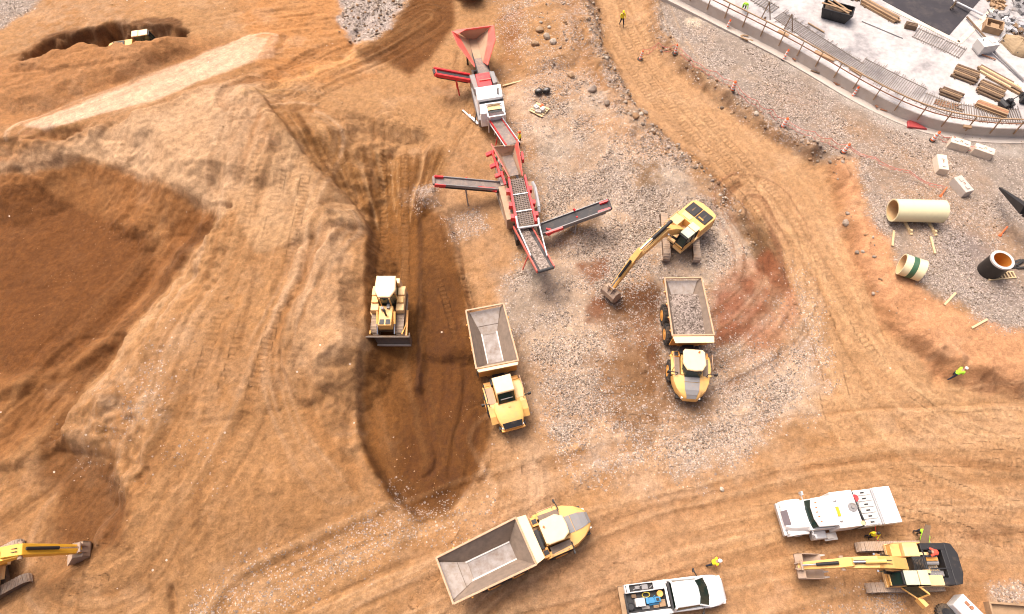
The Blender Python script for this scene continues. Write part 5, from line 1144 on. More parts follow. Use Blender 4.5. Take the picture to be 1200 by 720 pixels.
    block([(617, 213), (623, 212), (630, 243), (624, 245)], .5, 1.3, M['hopperin'], 'side_walkway', .02)
    k = Site(r); k.path([A(624, 214, 1.9), A(627, 220, 1.95), A(631.5, 243, 1.9), A(631.5, 249, 1.7)], .16); k.build('folded_ladder', M['lightsteel'], r)
    # belts
    conveyor(r, A(611, 264, 1.7), A(639.5, 316, 3.6), 1.32, M['beltdark'], M['redfade'], 'main_conveyor', legs=(.6,))
    k = Site(r); a, b = A(612, 268, 1.95), A(639, 315, 3.68); k.beam(a, b, .85, .10); bl_ = k.build('gravel_on_belt', gravel_mat, r)
    tag(bl_, kind='stuff')
    conveyor(r, A(508.5, 212, 3.3), A(590, 219, 1.5), .80, M['belt'], M['greysteel'], 'left_conveyor', rail=(.07, .3), legs=(.45,))
    conveyor(r, A(714, 240, 3.4), A(632, 270, 1.5), .95, M['beltdark'], M['greysteel'], 'right_conveyor', rail=(.07, .3), legs=(.5,))
    for p0, p1 in (((509, 207, 3.2), (513, 208, 3.2)), ((510, 218, 3), (523, 217, 2.9)), ((546, 219.5, 2.2), (548, 213, 2.3)), ((574, 222, 1.7), (582, 225, 1.6)), ((546, 210.5, 2.5), (547, 208, 2.6)),
                   ((702, 249, 3.0), (716, 245.5, 3.2)), ((676, 254, 2.6), (677, 260, 2.2)), ((640, 268.5, 1.8), (652, 271, 1.7)), ((642, 276, 1.5), (652, 270, 1.6)), ((674, 247, 2.9), (672, 245, 3.0))):
        k = Site(r); k.beam(A(*p0), A(*p1), .14, .16); k.build('belt_bracket', M['red'], r)
    for (a, b) in (((509, 207.5, 3.42), (519, 208.5, 3.15)), ((509.5, 217.5, 3.3), (522, 218, 3.0)), ((713, 236, 3.5), (703, 239.5, 3.25)), ((715.5, 245, 3.4), (701, 249.5, 3.1)), ((560, 220.5, 2.05), (580, 222.5, 1.6)), ((640, 274.5, 1.7), (660, 267.5, 2.1))):
        k = Site(r); k.beam(A(*a), A(*b), .14, .34); k.build('head_plate', M['red'], r)
    k = Site(r); k.path([A(605, 254, 3.1), A(607.5, 267.5, 3.1), A(632, 264, 3.1), A(631, 256, 3.1)], .10, 8); k.build('head_hoop', M['lightsteel'], r)
    for x0, y0, x1, y1 in ((607.5, 267.5, 622, 300), (632, 264, 641, 300)):
        k = Site(r); k.beam(A(x0, y0, 3.05), A(x1, y1, 3.55), .09, .12); k.build('hoop_stay', M['lightsteel'], r)
screener_one(); screener_two()
# ------------------------------------------------------------------ service truck and pickup
def service_truck():
    a, b = at(1051, 590, 2.0), at(919, 607, 1.6); c = (a + b) / 2; y_ = yaw(a, b); H = (b - a).length / 2
    r = thing('service_truck', (c.x, c.y, gz(c.x, c.y)), y_, 'white conventional service truck with a row of lidded lockers at the back', 'truck')
    x_ = lambda f: -H + 2 * H * f
    k = MB(); k.box((0, 0, .75), (2 * H - .8, .9, .3)); k.build('chassis', M['black'], r)
    for x, ys in ((x_(.86), (1.0,)), (x_(.24), (.98, .66))):
        for s in (-1, 1):
            for yy in ys: wheel(r, (x, s * yy, .5), .5, .28, 'whiteband', 16)
    S = []
    for f, hw, zt in ((.80, .95, 1.85), (.88, .92, 1.78), (.95, .84, 1.66), (.99, .70, 1.45)): S.append([(x_(f), -hw, 1.0), (x_(f), -hw, zt - .25), (x_(f), -hw * .8, zt), (x_(f), hw * .8, zt), (x_(f), hw, zt - .25), (x_(f), hw, 1.0)])
    k = MB(); k.loft(S); hd = k.build('bonnet', M['white'], r, smooth=35)
    for s in (-1, 1):
        k = MB(); k.prism([(x_(.77), .75), (x_(.79), 1.25), (x_(.83), 1.42), (x_(.9), 1.42), (x_(.96), 1.2), (x_(.975), .75), (x_(.93), .75), (x_(.9), 1.05), (x_(.83), 1.05), (x_(.8), .75)], s * .80, s * 1.16); k.build('fender', M['white'], r, bevel=.05)
        k = MB(); k.box((x_(.965), s * .9, 1.15), (.16, .22, .18)); k.build('headlight', M['whiteband'], r)
        k = MB(); k.path([(x_(.79), s * .95, 1.7), (x_(.80), s * 1.35, 1.9), (x_(.80), s * 1.45, 1.6)], .035); k.box((x_(.79), s * 1.42, 1.75), (.12, .26, .4)); k.build('mirror', M['lightsteel'], r)
    k = MB(); k.quad((x_(.955), -.50, 1.70), (x_(.955), .50, 1.70), (x_(.998), .46, 1.34), (x_(.998), -.46, 1.34), .03); k.build('grille', mat('grey_grille', (.16, .13, .14), .4), hd)
    k = MB(); k.box((x_(.99), 0, .85), (.22, 2.15, .35)); k.build('bumper', M['lightsteel'], r, bevel=.03)
    k = MB(); k.loft([[(x_(.60), -1.02, .9), (x_(.80), -1.0, .9), (x_(.80), 1.0, .9), (x_(.60), 1.02, .9)], [(x_(.60), -1.02, 1.85), (x_(.81), -.98, 1.82), (x_(.81), .98, 1.82), (x_(.60), 1.02, 1.85)]]); k.build('cab', M['white'], r)
    k = MB(); o = [(x_(.605), -.98), (x_(.79), -.92), (x_(.805), -.4), (x_(.805), .4), (x_(.79), .92), (x_(.605), .98)]; o2 = [(x_(.605), -.92), (x_(.755), -.86), (x_(.768), -.4), (x_(.768), .4), (x_(.755), .86), (x_(.605), .92)]
    k.loft([[(x, y, 1.84) for x, y in o], [(x, y, 2.45) for x, y in o2]]); k.build('cab_glass', M['glass'], r)
    o = [(x_(.595), -.96), (x_(.765), -.92), (x_(.788), -.4), (x_(.788), .4), (x_(.765), .92), (x_(.595), .96)]
    k = MB(); k.loft([[(x, y, 2.4) for x, y in o], [(x, y, 2.52) for x, y in o], [((x - x_(.68)) * .92 + x_(.68), y * .92, 2.58) for x, y in o]]); rf = k.build('cab_roof', M['white'], r)
    for i in range(5):
        k = MB(); k.box((x_(.755) - .05 * abs(i - 2), (i - 2) * .30, 2.60), (.13, .07, .06)); k.build('marker_light', M['orangeplastic'], rf)
    # body: tank box, hose gap, lockers, rear deck
    k = MB(); k.box((x_(.487), 0, 1.6), (2 * H * .205, 2.34, 1.7)); tk = k.build('body_box', M['white'], r, bevel=.05)
    k = MB(); k.box((x_(.49), .05, 2.48), (2 * H * .19, 1.15, .06)); k.build('raised_lid', M['white'], tk, bevel=.02)
    k = MB(); k.lathe([(.02, 2.5), (.30, 2.5), (.30, 2.58), (.22, 2.58), (.20, 2.54), (.02, 2.54)], (x_(.43), -.05, 0), n=22); k.lathe([(.02, 2.55), (.1, 2.55), (.1, 2.62), (.02, 2.62)], (x_(.43), -.05, 0), n=12); k.build('tank_hatch', M['greysteel'], tk, smooth=30)
    k = MB(); k.box((x_(.568), .12, 2.53), (.2, .62, .1)); k.build('amber_light_bar', mat('amber_plastic', (.85, .38, .02), .35), tk)
    for s in (-.55, .75):
        k = MB(); k.tube((x_(.575), s, 2.45), (x_(.56), s, 2.62), .05); k.build('roof_fitting', M['greysteel'], tk)
    k = MB(); k.box((x_(.365), 0, 1.35), (2 * H * .05, 2.36, 1.14))
    for i in range(4): k.path([(x_(.385), -1.0 + .5 * i, 1.9), (x_(.365), -.85 + .5 * i, 2.2), (x_(.35), -.7 + .5 * i, 1.9)], .05)
    k.path([(x_(.40), -1.0, 2.3), (x_(.375), -.5, 2.35), (x_(.365), .4, 2.3), (x_(.35), 1.0, 2.2)], .06, 8); k.build('hose_bay', M['black'], r)
    k = MB(); k.lathe([(.02, -.14), (.24, -.14), (.24, -.1), (.16, -.08), (.16, .08), (.24, .1), (.24, .14), (.02, .14)], (x_(.37), -.62, 2.25), 'z', 18); k.build('hose_reel', M['red'], r)
    k = MB(); k.tube((x_(.385), 1.0, 2.3), (x_(.385), 1.0, 2.5), .14); k.build('filler_cap', M['beige'], r)
    k = MB(); k.box((x_(.26), 0, 1.35), (2 * H * .17, 2.36, 1.0)); k.build('locker_body', M['white'], r, bevel=.02)
    for i in range(6):
        yy = (i - 2.5) * .385; k = MB(); k.box((x_(.26), yy, 1.91), (2 * H * .135, .335, .10)); l_ = k.build('locker_lid', M['whitegrey'], r, bevel=.03)
        k = MB(); k.box((x_(.265), yy, 1.975), (.26, .09, .04)); k.build('handle', M['black'], l_)
    k = MB(); k.box((x_(.178), 0, 1.95), (.08, 2.36, .16)); k.build('rear_rail', M['lightsteel'], r)
    k = MB(); k.box((x_(.083), 0, 1.55), (2 * H * .155, 2.4, .9)); k.build('rear_deck', M['white'], r, bevel=.05)
    for s in (-1, 1):
        k = MB(); k.box((x_(.0), s * .95, 1.55), (.16, .3, .4)); k.build('tail_light', M['whitegrey'], r, bevel=.02)
    k = MB(); k.box((x_(.70), 1.28, .75), (1.0, .55, .55)); k.build('fuel_tank', M['lightsteel'], r, bevel=.08)
    k = MB(); k.box((x_(.585), 1.42, .6), (.9, .5, .08)); k.box((x_(.60), 1.42, .75), (.45, .3, .25)); k.build('side_step', M['whitegrey'], r)
    k = MB(); k.path([(x_(.2), 1.1, 1.3), (x_(.17), 1.6, .5), (x_(.14), 2.3, .08), (x_(.10), 3.0, .06)], .025); k.build('trailing_hose', M['hired'], r)
service_truck()
def pickup():
    a, b = at(729, 706, 1.1), at(850, 690, 1.0); c = (a + b) / 2; y_ = yaw(a, b); H = (b - a).length / 2
    r = thing('pickup_truck', (c.x, c.y, gz(c.x, c.y)), y_, 'white pickup with an open bed full of tools at the bottom edge', 'pickup')
    for x in (H - 1.05, -H + 1.45):
        for s in (-1, 1): wheel(r, (x, s * .86, .40), .40, .27, 'lightsteel', 16)
    k = MB(); S = []
    for x, hw, zt in ((1.0, .98, 1.16), (1.75, .99, 1.15), (2.4, .98, 1.10), (2.9, .93, 1.02), (H - .15, .78, .92), (H, .62, .80)):
        S.append([(x, -hw * .95, .45), (x, -hw, .8), (x, -hw * .97, zt - .08), (x, -hw * .85, zt), (x, hw * .85, zt), (x, hw * .97, zt - .08), (x, hw, .8), (x, hw * .95, .45)])
    k.loft(S); bn = k.build('bonnet', M['white'], r, smooth=40)
    k = MB(); k.beam((2.3, -.5, 1.125), (H - .35, -.42, .985), .018, .012); k.beam((2.3, .5, 1.125), (H - .35, .42, .985), .018, .012); k.beam((2.32, -.84, 1.10), (2.32, .84, 1.10), .03, .02); k.build('bonnet_seam', M['greysteel'], bn)
    k = MB(); k.beam((2.22, -.5, 1.17), (1.95, .05, 1.36), .02, .02); k.beam((2.24, .1, 1.17), (1.98, .6, 1.34), .02, .02); k.build('wiper', M['black'], r)
    k = MB(); k.box((H - .03, 0, .62), (.1, 1.3, .24)); k.build('grille', M['black'], r)
    for s in (-1, 1): k = MB(); k.box((H - .2, s * .72, .78), (.2, .25, .14)); k.build('headlight', M['whiteband'], r)
    k = MB(); k.box((0.72, 0, .82), (1.9, 1.98, .75)); cabo = k.build('cab', M['white'], r, bevel=.08)
    k = MB(); k.loft([[(-.22, -.93, 1.18), (2.12, -.86, 1.12), (2.28, -.3, 1.12), (2.28, .3, 1.12), (2.12, .86, 1.12), (-.22, .93, 1.18)], [(-.12, -.74, 1.78), (1.42, -.72, 1.78), (1.54, -.3, 1.78), (1.54, .3, 1.78), (1.42, .72, 1.78), (-.12, .74, 1.78)]]); k.build('cab_glass', M['glass'], r, smooth=20)
    k = MB()
    k.loft([[(-.20, -.79, 1.74), (1.40, -.76, 1.74), (1.55, -.3, 1.74), (1.55, .3, 1.74), (1.40, .76, 1.74), (-.20, .79, 1.74)], [(-.16, -.72, 1.84), (1.30, -.70, 1.84), (1.46, -.3, 1.84), (1.46, .3, 1.84), (1.30, .70, 1.84), (-.16, .72, 1.84)]]); k.build('cab_roof', M['white'], r, bevel=.04)
    k = MB()
    for s in (-1, 1): k.beam((2.14, s * .88, 1.13), (1.42, s * .74, 1.79), .08, .07); k.beam((-.22, s * .93, 1.15), (-.14, s * .75, 1.8), .12, .1)
    k.build('cab_pillars', M['white'], r)
    for s in (-1, 1):
        k = MB(); k.tube((1.75, s * .95, 1.2), (1.6, s * 1.28, 1.3), .035); k.box((1.58, s * 1.32, 1.3), (.12, .24, .22)); k.build('mirror', M['black'], r, bevel=.02)
    # service bed
    k = MB(); k.box((-1.68, 0, .62), (2.85, 1.9, .12)); k.build('bed_floor', M['black'], r)
    k = MB(); k.box((-.34, 0, 1.1), (.10, 1.5, .95)); k.box((-.34, 0, 1.62), (.12, 1.75, .10)); k.build('headboard', M['black'], r)
    for i, (dx, dy, w_, h_) in enumerate(((-2.55, .28, .3, .25), (-1.2, -.45, .35, .12), (-1.9, -.45, .5, .14))): k = MB(); k.box((dx, dy, .68 + h_ / 2), (w_, .22, h_)); k.box((dx, dy, .70 + h_), (w_ * .5, .08, .05)); tag(k.build('tool_case', M[('trackframe', 'wood', 'greysteel')[i]], None, loc=r.location, rot=(0, 0, y_)), ('dark brown tool case near the tailgate in the pickup bed', 'tan tool case beside the brown box in the pickup bed', 'grey tool case at the lower side of the pickup bed')[i], 'tool case')
    k = MB(); k.box((-.52, 0, 1.45), (.14, 1.2, .10)); k.build('crossbar', M['white'], r)
    k = MB(); k.box((-1.68, -.86, .86), (2.85, .30, .60)); sb = k.build('side_locker', M['white'], r, bevel=.03)
    k = MB(); k.box((-1.6, -1.018, .9), (1.3, .02, .2)); k.build('blue_stripe', M['navy'], sb)
    k = MB(); k.box((-1.68, -.66, 1.1), (2.8, .08, .12)); k.build('locker_ledge', M['black'], sb)
    k = MB(); k.box((-1.68, .97, .86), (2.85, .06, .62)); k.box((-1.68, .50, .86), (2.85, .06, .62)); k.box((-1.68, .73, .62), (2.85, .4, .08)); k.box((-3.08, .73, .88), (.08, .5, .6)); k.build('tool_locker', M['whitegrey'], r)
    k = MB(); k.box((-1.68, .735, .8), (2.7, .40, .3)); k.build('locker_trays', M['black'], r)
    k = MB(); k.box((-.82, .74, 1.22), (.82, .52, .10)); k.build('locker_lid', M['white'], r, bevel=.03)
    k = MB(); k.box((-2.9, .72, 1.19), (.18, .5, .10)); k.build('locker_lid', M['white'], r, bevel=.02)
    k = MB(); k.box((-3.12, -.25, .75), (.1, 1.5, .5)); k.build('tailgate', M['black'], r)
    k = MB(); k.box((-H + .13, 0, .62), (.3, 1.95, .16)); k.build('rear_bumper', M['black'], r)
    k = MB(); k.tube((-.36, .86, 1.84), (-.36, .86, 1.2), .02); k.tube((-.36, .84, 1.25), (-.36, .84, 1.55), .10); k.build('white_canister', M['white'], r)
    def item(name, label, cat, x, y, z, fn, m):
        k = MB(); k.m = Matrix.Translation((0, 0, 0)); fn(k); p = Vector(r.location) + Matrix.Rotation(y_, 3, 'Z') @ Vector((x, y, z))
        o = k.build(name, m, None, loc=p, rot=(0, 0, y_), bevel=.015); tag(o, label, cat); return o
    item('plank', 'tan plank lying across the rear bumper of the white pickup', 'plank', -H + .14, 0, .71, lambda k: k.box((0, 0, .03), (.36, 1.9, .06)), M['wood'])
    def comp(k): k.box((0, 0, .22), (.95, .34, .3)); k.box((.25, 0, .42), (.38, .3, .14)); k.box((-.42, 0, .40), (.16, .4, .12)); k.tube((-.3, -.2, .1), (.4, -.2, .1), .1); k.tube((0, .16, .42), (.1, .24, .55), .03)
    o = item('air_compressor', 'blue air compressor in the bed of the white pickup', 'compressor', -1.35, -.10, .68, comp, M['blue'])
    k = MB(); k.box((.25, 0, .50), (.2, .18, .04)); k.build('motor_cover', M['black'], o)
    def tank(k): k.box((0, 0, .25), (.62, .5, .5)); k.box((.1, .1, .52), (.2, .2, .06)); k.box((-.15, -.1, .53), (.1, .25, .08))
    item('welding_set', 'white metal welding set in the bed of the white pickup', 'machine', -2.25, -.14, .68, tank, M['whitegrey'])
    item('round_drum', 'black round drum near the tailgate in the pickup bed', 'drum', -2.88, -.30, .68, lambda k: k.lathe([(.02, 0), (.27, 0), (.27, .35), (.20, .38), (.18, .33), (.02, .33)], n=18), M['black'])
    item('bucket', 'orange plastic bucket with white lid in the pickup bed', 'bucket', -.86, .22, .68, lambda k: k.lathe([(.02, 0), (.17, 0), (.2, .4), (.21, .42), (.19, .42), (.02, .4)], n=16), M['orange'])
    item('cardboard_box', 'brown box in the front corner of the pickup bed', 'box', -.80, -.38, .68, lambda k: (k.box((0, 0, .15), (.4, .34, .3)), k.box((0, .2, .31), (.4, .1, .02), rx=.3)), M['wood'])
    item('hose_coil', 'yellow hose coiled in the middle of the pickup bed', 'hose', -1.75, .26, .70, lambda k: [k.path([(.24 * math.cos(a / 3), .15 * math.sin(a / 3), .05 + .012 * a) for a in range(26)], .03)], mat('yellow_hose', (.55, .42, .05), .6))
    item('tool_tray', 'grey tray of hand tools in the open side locker of the pickup', 'tools', -1.75, .735, .96, lambda k: (k.box((0, 0, .05), (.4, .3, .1)), k.box((-.5, .02, .05), (.3, .2, .08)), k.tube((-.8, -.1, .06), (-.2, .12, .1), .03), k.tube((.3, -.1, .06), (.6, .1, .06), .03)), M['greysteel'])
pickup()
# ------------------------------------------------------------------ people
def person(foot, face, label, vest='hiviz', sleeves=None, trousers='navy', hat='white', lean=0.0, stride=.22, arms=(.25, .5), squat=0.0, h=1.76, hair=None, reach=0):
    """standing / stooping figure: joints -> skin surface -> clothes by the limb each face belongs to"""
    root_loc = Vector(foot); s = h / 1.76
    c, q = math.cos(lean), math.sin(lean)
    hipz = .93 - squat * .4; up = lambda d, y=0: Vector((q * d - .02 * squat, y, hipz + c * d))
    J = {'pelvis': Vector((0, 0, hipz)), 'belly': up(.18), 'chest': up(.40), 'neck': up(.56), 'head0': up(.64) + Vector((.02, 0, 0)), 'head1': up(.80) + Vector((.03, 0, 0))}
    edges = [('pelvis', 'belly'), ('belly', 'chest'), ('chest', 'neck'), ('neck', 'head0'), ('head0', 'head1')]
    rad = {'pelvis': (.15, .12), 'belly': (.15, .115), 'chest': (.17, .125), 'neck': (.06, .06), 'head0': (.075, .085), 'head1': (.085, .10)}
    for k, sd_ in (('l', 1), ('r', -1)):
        st = stride * sd_
        J['hip' + k] = Vector((0, .10 * sd_, hipz - .06)); J['knee' + k] = Vector((st * .6 + .06 + squat * .3, .11 * sd_, .50 - squat * .12)); J['ank' + k] = Vector((st, .11 * sd_, .09)); J['toe' + k] = Vector((st + .17, .13 * sd_, .04))
        edges += [('pelvis', 'hip' + k), ('hip' + k, 'knee' + k), ('knee' + k, 'ank' + k), ('ank' + k, 'toe' + k)]
        rad.update({'hip' + k: (.105, .10), 'knee' + k: (.068, .068), 'ank' + k: (.05, .05), 'toe' + k: (.045, .04)})
        sh = up(.50, .19 * sd_); a = arms[0] * sd_ + reach; e = sh + Vector((math.sin(a) * .26 + .03, .07 * sd_, -math.cos(a) * .27)); w_ = e + Vector((math.sin(a + arms[1]) * .24, -.02 * sd_, -math.cos(a + arms[1]) * .24))
        hd = w_ + (w_ - e).normalized() * .08
        J['sh' + k], J['elb' + k], J['wri' + k], J['hand' + k] = sh, e, w_, hd
        edges += [('chest', 'sh' + k), ('sh' + k, 'elb' + k), ('elb' + k, 'wri' + k), ('wri' + k, 'hand' + k)]
        rad.update({'sh' + k: (.07, .07), 'elb' + k: (.05, .05), 'wri' + k: (.034, .034), 'hand' + k: (.042, .022)})
    names = list(J); me = bpy.data.meshes.new('person'); me.from_pydata([J[n] for n in names], [(names.index(a), names.index(b)) for a, b in edges], [])
    o = bpy.data.objects.new('tmp', me); COL.objects.link(o)
    sk = o.modifiers.new('skin', 'SKIN'); lay = me.skin_vertices[0].data if me.skin_vertices else None
    if lay is None:
        bm = bmesh.new(); bm.from_mesh(me); bm.verts.layers.skin.verify(); bm.to_mesh(me); bm.free(); lay = me.skin_vertices[0].data
    for i, n in enumerate(names): lay[i].radius = rad[n]; lay[i].use_root = (n == 'pelvis')
    sb = o.modifiers.new('sub', 'SUBSURF'); sb.levels = 2; sb.render_levels = 2
    dg = bpy.context.evaluated_depsgraph_get(); bm = bmesh.new(); bm.from_object(o, dg); bpy.data.objects.remove(o)
    seg = [(J[a], J[b], a, b) for a, b in edges]
    def near(p):
        best = None
        for a, b, na, nb in seg:
            d = b - a; t = max(0, min(1, (p - a).dot(d) / d.length_squared)); r = (p - a - d * t).length / max(rad[na][0], rad[nb][0])
            if best is None or r < best[0]: best = (r, na, nb)
        return best[2]
    mats = [M['skin'], M[sleeves or vest], M[trousers], M['boot']]
    for f in bm.faces:
        n = near(f.calc_center_median()); f.smooth = True
        f.material_index = 0 if n.startswith(('head', 'hand')) or n == 'neck' else 3 if n.startswith(('toe', 'ank')) and f.calc_center_median().z < .16 else 2 if n.startswith(('hip', 'knee', 'ank')) else 1
    torso = [f for f in bm.faces if near(f.calc_center_median()) in ('belly', 'chest', 'shl', 'shr')]
    vm = MB(); idx = {}; vv = []
    for f in torso:
        for v in f.verts:
            if v.index not in idx: idx[v.index] = len(vv); vv.append(v.co + v.normal * .018)
    vm.add(vv, [tuple(idx[v.index] for v in f.verts) for f in torso])
    # face: nose and ears; hands: four fingers and a thumb
    def tube_bm(p0, p1, r0, r1, mi):
        d = (p1 - p0).normalized(); u = d.orthogonal().normalized(); w_ = d.cross(u); ring = []
        for p, r in ((p0, r0), (p1, r1)): ring.append([bm.verts.new(p + (u * math.cos(a * math.pi / 3) + w_ * math.sin(a * math.pi / 3)) * r) for a in range(6)])
        fs = [bm.faces.new((ring[0][i], ring[0][(i + 1) % 6], ring[1][(i + 1) % 6], ring[1][i])) for i in range(6)] + [bm.faces.new(ring[1])]
        for f in fs: f.material_index = mi; f.smooth = True
    hc = (J['head0'] + J['head1']) / 2
    tube_bm(hc + Vector((.075, 0, 0)), hc + Vector((.115, 0, -.02)), .016, .012, 0)
    for sd_ in (-1, 1): tube_bm(hc + Vector((0, sd_ * .075, .0)), hc + Vector((-.01, sd_ * .10, .01)), .025, .018, 0)
    for k, sd_ in (('l', 1), ('r', -1)):
        d = (J['hand' + k] - J['wri' + k]).normalized(); f_ = Vector((1, 0, 0))
        for i, ln in enumerate((.062, .074, .07, .054)):
            b0 = J['hand' + k] + f_ * ((i - 1.5) * -.019); m_ = b0 + d * ln * .6; tube_bm(b0, m_, .009, .0085, 0); tube_bm(m_, m_ + (d + Vector((0, -.5 * sd_, 0))).normalized() * ln * .5, .0085, .006, 0)
        b0 = J['wri' + k] + d * .03 + f_ * .03; tube_bm(b0, b0 + (d * .5 + f_).normalized() * .055, .011, .008, 0)
    me = bpy.data.meshes.new('person'); bm.to_mesh(me); bm.free()
    for m_ in mats: me.materials.append(m_)
    p = bpy.data.objects.new('person', me); COL.objects.link(p); p.location = root_loc; p.rotation_euler = (0, 0, face); p.scale = (s, s, s)
    tag(p, label, 'person')
    if vest: vm.build('vest', M[vest], p, smooth=60, rc=False)
    hu = (J['head1'] - J['head0']).normalized(); k = MB(); top = J['head1']
    rot = Vector((0, 0, 1)).rotation_difference(hu).to_matrix().to_4x4(); k.m = Matrix.Translation(top - hu * .02) @ rot
    if hat:
        k.lathe([(.128, -.03), (.128, .0), (.120, .05), (.09, .095), (.045, .118), (.004, .122)], n=16); k.prism([(.08, -.10), (.19, -.06), (.205, 0), (.19, .06), (.08, .10)], -.03, -.012, 'z'); k.build('helmet', M[hat], p, smooth=40)
    else:
        k.lathe([(.11, -.06), (.118, .0), (.10, .06), (.06, .095), (.004, .108)], (-.012, 0, 0), n=14); k.build('hair', M['black'], p, smooth=60)
    return p
person(ag(728, 30), R(-75), 'worker in a yellow hi-vis jacket and black trousers walking on the upper haul road', stride=.25, hat='hiviz')
person(ag(609, 170), R(200), 'worker in yellow with an orange helmet beside the red screen hopper', vest='hiviz', hat='orangeplastic', stride=.05)
person(ag(1112, 443), R(20), 'worker in a lime vest and white helmet stooping at the clay bank', vest='higreen', trousers='navy', hat='white', lean=.55, stride=.3, arms=(.3, .6), reach=.3)
person(ag(831, 661), R(4), 'worker with red sleeves and white helmet walking in front of the pickup', vest='hiviz', sleeves='hired', trousers='navy', hat='white', lean=.3, stride=.28)
person(ag(1015, 629), R(-100), 'bare-headed worker in a yellow jacket between service truck and excavator', vest='hiviz', hat=None, stride=.05)
p_ = at(1089, 628, 1.4); person((p_.x, p_.y + .45, gz(p_.x, p_.y + .4)), R(-100), 'worker in lime green leaning on the side of the excavator being serviced', vest='higreen', hat='higreen', lean=.75, stride=.06, arms=(.1, .3), reach=.9)
p_ = at(1098, 648, 2.0); person((p_.x, p_.y, z2 + 1.32), R(178), 'mechanic in a red striped vest bending over the open excavator engine', vest='hired', sleeves='navy', hat=None, lean=1.15, stride=.04, arms=(.1, .3), reach=.6, h=1.7)
# ------------------------------------------------------------------ concrete deck, wall, railing (upper right)
DZ = 2.1
edge_px = [(690, -62), (745, -36), (790, -15), (830, 5), (880, 30), (925, 53), (965, 76), (1000, 97), (1035, 116), (1065, 130), (1100, 142), (1150, 150), (1200, 152), (1250, 151), (1320, 147)]
E_ = [at(x, y, DZ) for x, y in edge_px]
for _ in range(1):
    o = [E_[0]]
    for a, b in zip(E_, E_[1:]): o += [a.lerp(b, .25), a.lerp(b, .75)]
    E_ = o + [E_[-1]]
def nrm2(pts, i):
    d = (pts[min(i + 1, len(pts) - 1)] - pts[max(i - 1, 0)]).to_2d().normalized(); return Vector((d.y, -d.x, 0))   # towards the gravel
def offs(pts, d): return [p - nrm2(pts, i) * d for i, p in enumerate(pts)]
IN = offs(E_, .42)
cm = bpy.data.materials.new('bright_floated_concrete'); cm.use_nodes = True; t = cm.node_tree; N_ = t.nodes; L_ = t.links; pb = N_['Principled BSDF']; pb.inputs['Roughness'].default_value = .8
tc = N_.new('ShaderNodeNewGeometry'); n1 = N_.new('ShaderNodeTexNoise'); n1.inputs['Scale'].default_value = .35; n1.inputs['Detail'].default_value = 8; n1.inputs['Roughness'].default_value = .62; L_.new(tc.outputs['Position'], n1.inputs[0])
cr = N_.new('ShaderNodeValToRGB'); cr.color_ramp.elements[0].position = .30; cr.color_ramp.elements[0].color = (.24, .225, .23, 1); cr.color_ramp.elements[1].position = .62; cr.color_ramp.elements[1].color = (.50, .465, .455, 1)
el = cr.color_ramp.elements.new(.45); el.color = (.40, .375, .37, 1); L_.new(n1.outputs[0], cr.inputs[0])
n2 = N_.new('ShaderNodeTexNoise'); n2.inputs['Scale'].default_value = 2.2; n2.inputs['Detail'].default_value = 8; L_.new(tc.outputs['Position'], n2.inputs[0])
mr = N_.new('ShaderNodeMapRange'); mr.inputs[1].default_value = .3; mr.inputs[2].default_value = .7; mr.inputs[3].default_value = .8; mr.inputs[4].default_value = 1.1; L_.new(n2.outputs[0], mr.inputs[0])
sc_ = N_.new('ShaderNodeVectorMath'); sc_.operation = 'SCALE'; L_.new(cr.outputs[0], sc_.inputs[0]); L_.new(mr.outputs[0], sc_.inputs['Scale']); L_.new(sc_.outputs[0], pb.inputs['Base Color'])
farp = [Vector((160, 60, DZ)), Vector((160, 150, DZ)), Vector((10, 150, DZ))]
k = MB(); n = len(IN); outl = [(p.x, p.y) for p in IN] + [(p.x, p.y) for p in farp]
k.prism(outl, .2, DZ - .004, 'z'); o = k.build('concrete_deck', cm); tag(o, 'bright concrete deck above the retaining wall at the upper right', 'deck', kind='structure')
wr = thing('retaining_wall', (E_[6].x, E_[6].y, 0), 0, 'curved grey concrete retaining wall along the edge of the bright deck', 'wall')
k = Site(wr); secs = []
for a, b, i in zip(E_, IN, range(n)):
    o_ = nrm2(E_, i) * .06; secs.append([Vector((a.x, a.y, -.5)) + o_, a + o_ * 0, b.copy(), Vector((b.x, b.y, -.5))])
k.loft(secs); k.build('wall_stem', M['concrete'], wr)
k = Site(wr); secs = []
for i, (a, b) in enumerate(zip(offs(E_, -.75), offs(E_, -.02))): za = gz(a.x, a.y); secs.append([Vector((a.x, a.y, -.3)), Vector((a.x, a.y, max(za + .05, .95))), Vector((b.x, b.y, max(za + .05, 1.0))), Vector((b.x, b.y, -.3))])
k.loft(secs); k.build('wall_footing', M['concrete'], wr)
k = Site(wr); secs = []
for a, b in zip(offs(E_, .05), offs(E_, .36)): secs.append([a + Vector((0, 0, -.02)), a + Vector((0, 0, .03)), b + Vector((0, 0, .03)), b + Vector((0, 0, -.02))])
k.loft(secs); k.build('wall_coping', M['white'] if 0 else cm, wr)
rl = thing('guard_railing', (E_[6].x, E_[6].y, DZ), 0, 'brown timber guard railing standing on the edge of the retaining wall', 'railing')
G_ = offs(E_, .10); acc = 0; nxt = .6; k1 = Site(rl); k2 = Site(rl)
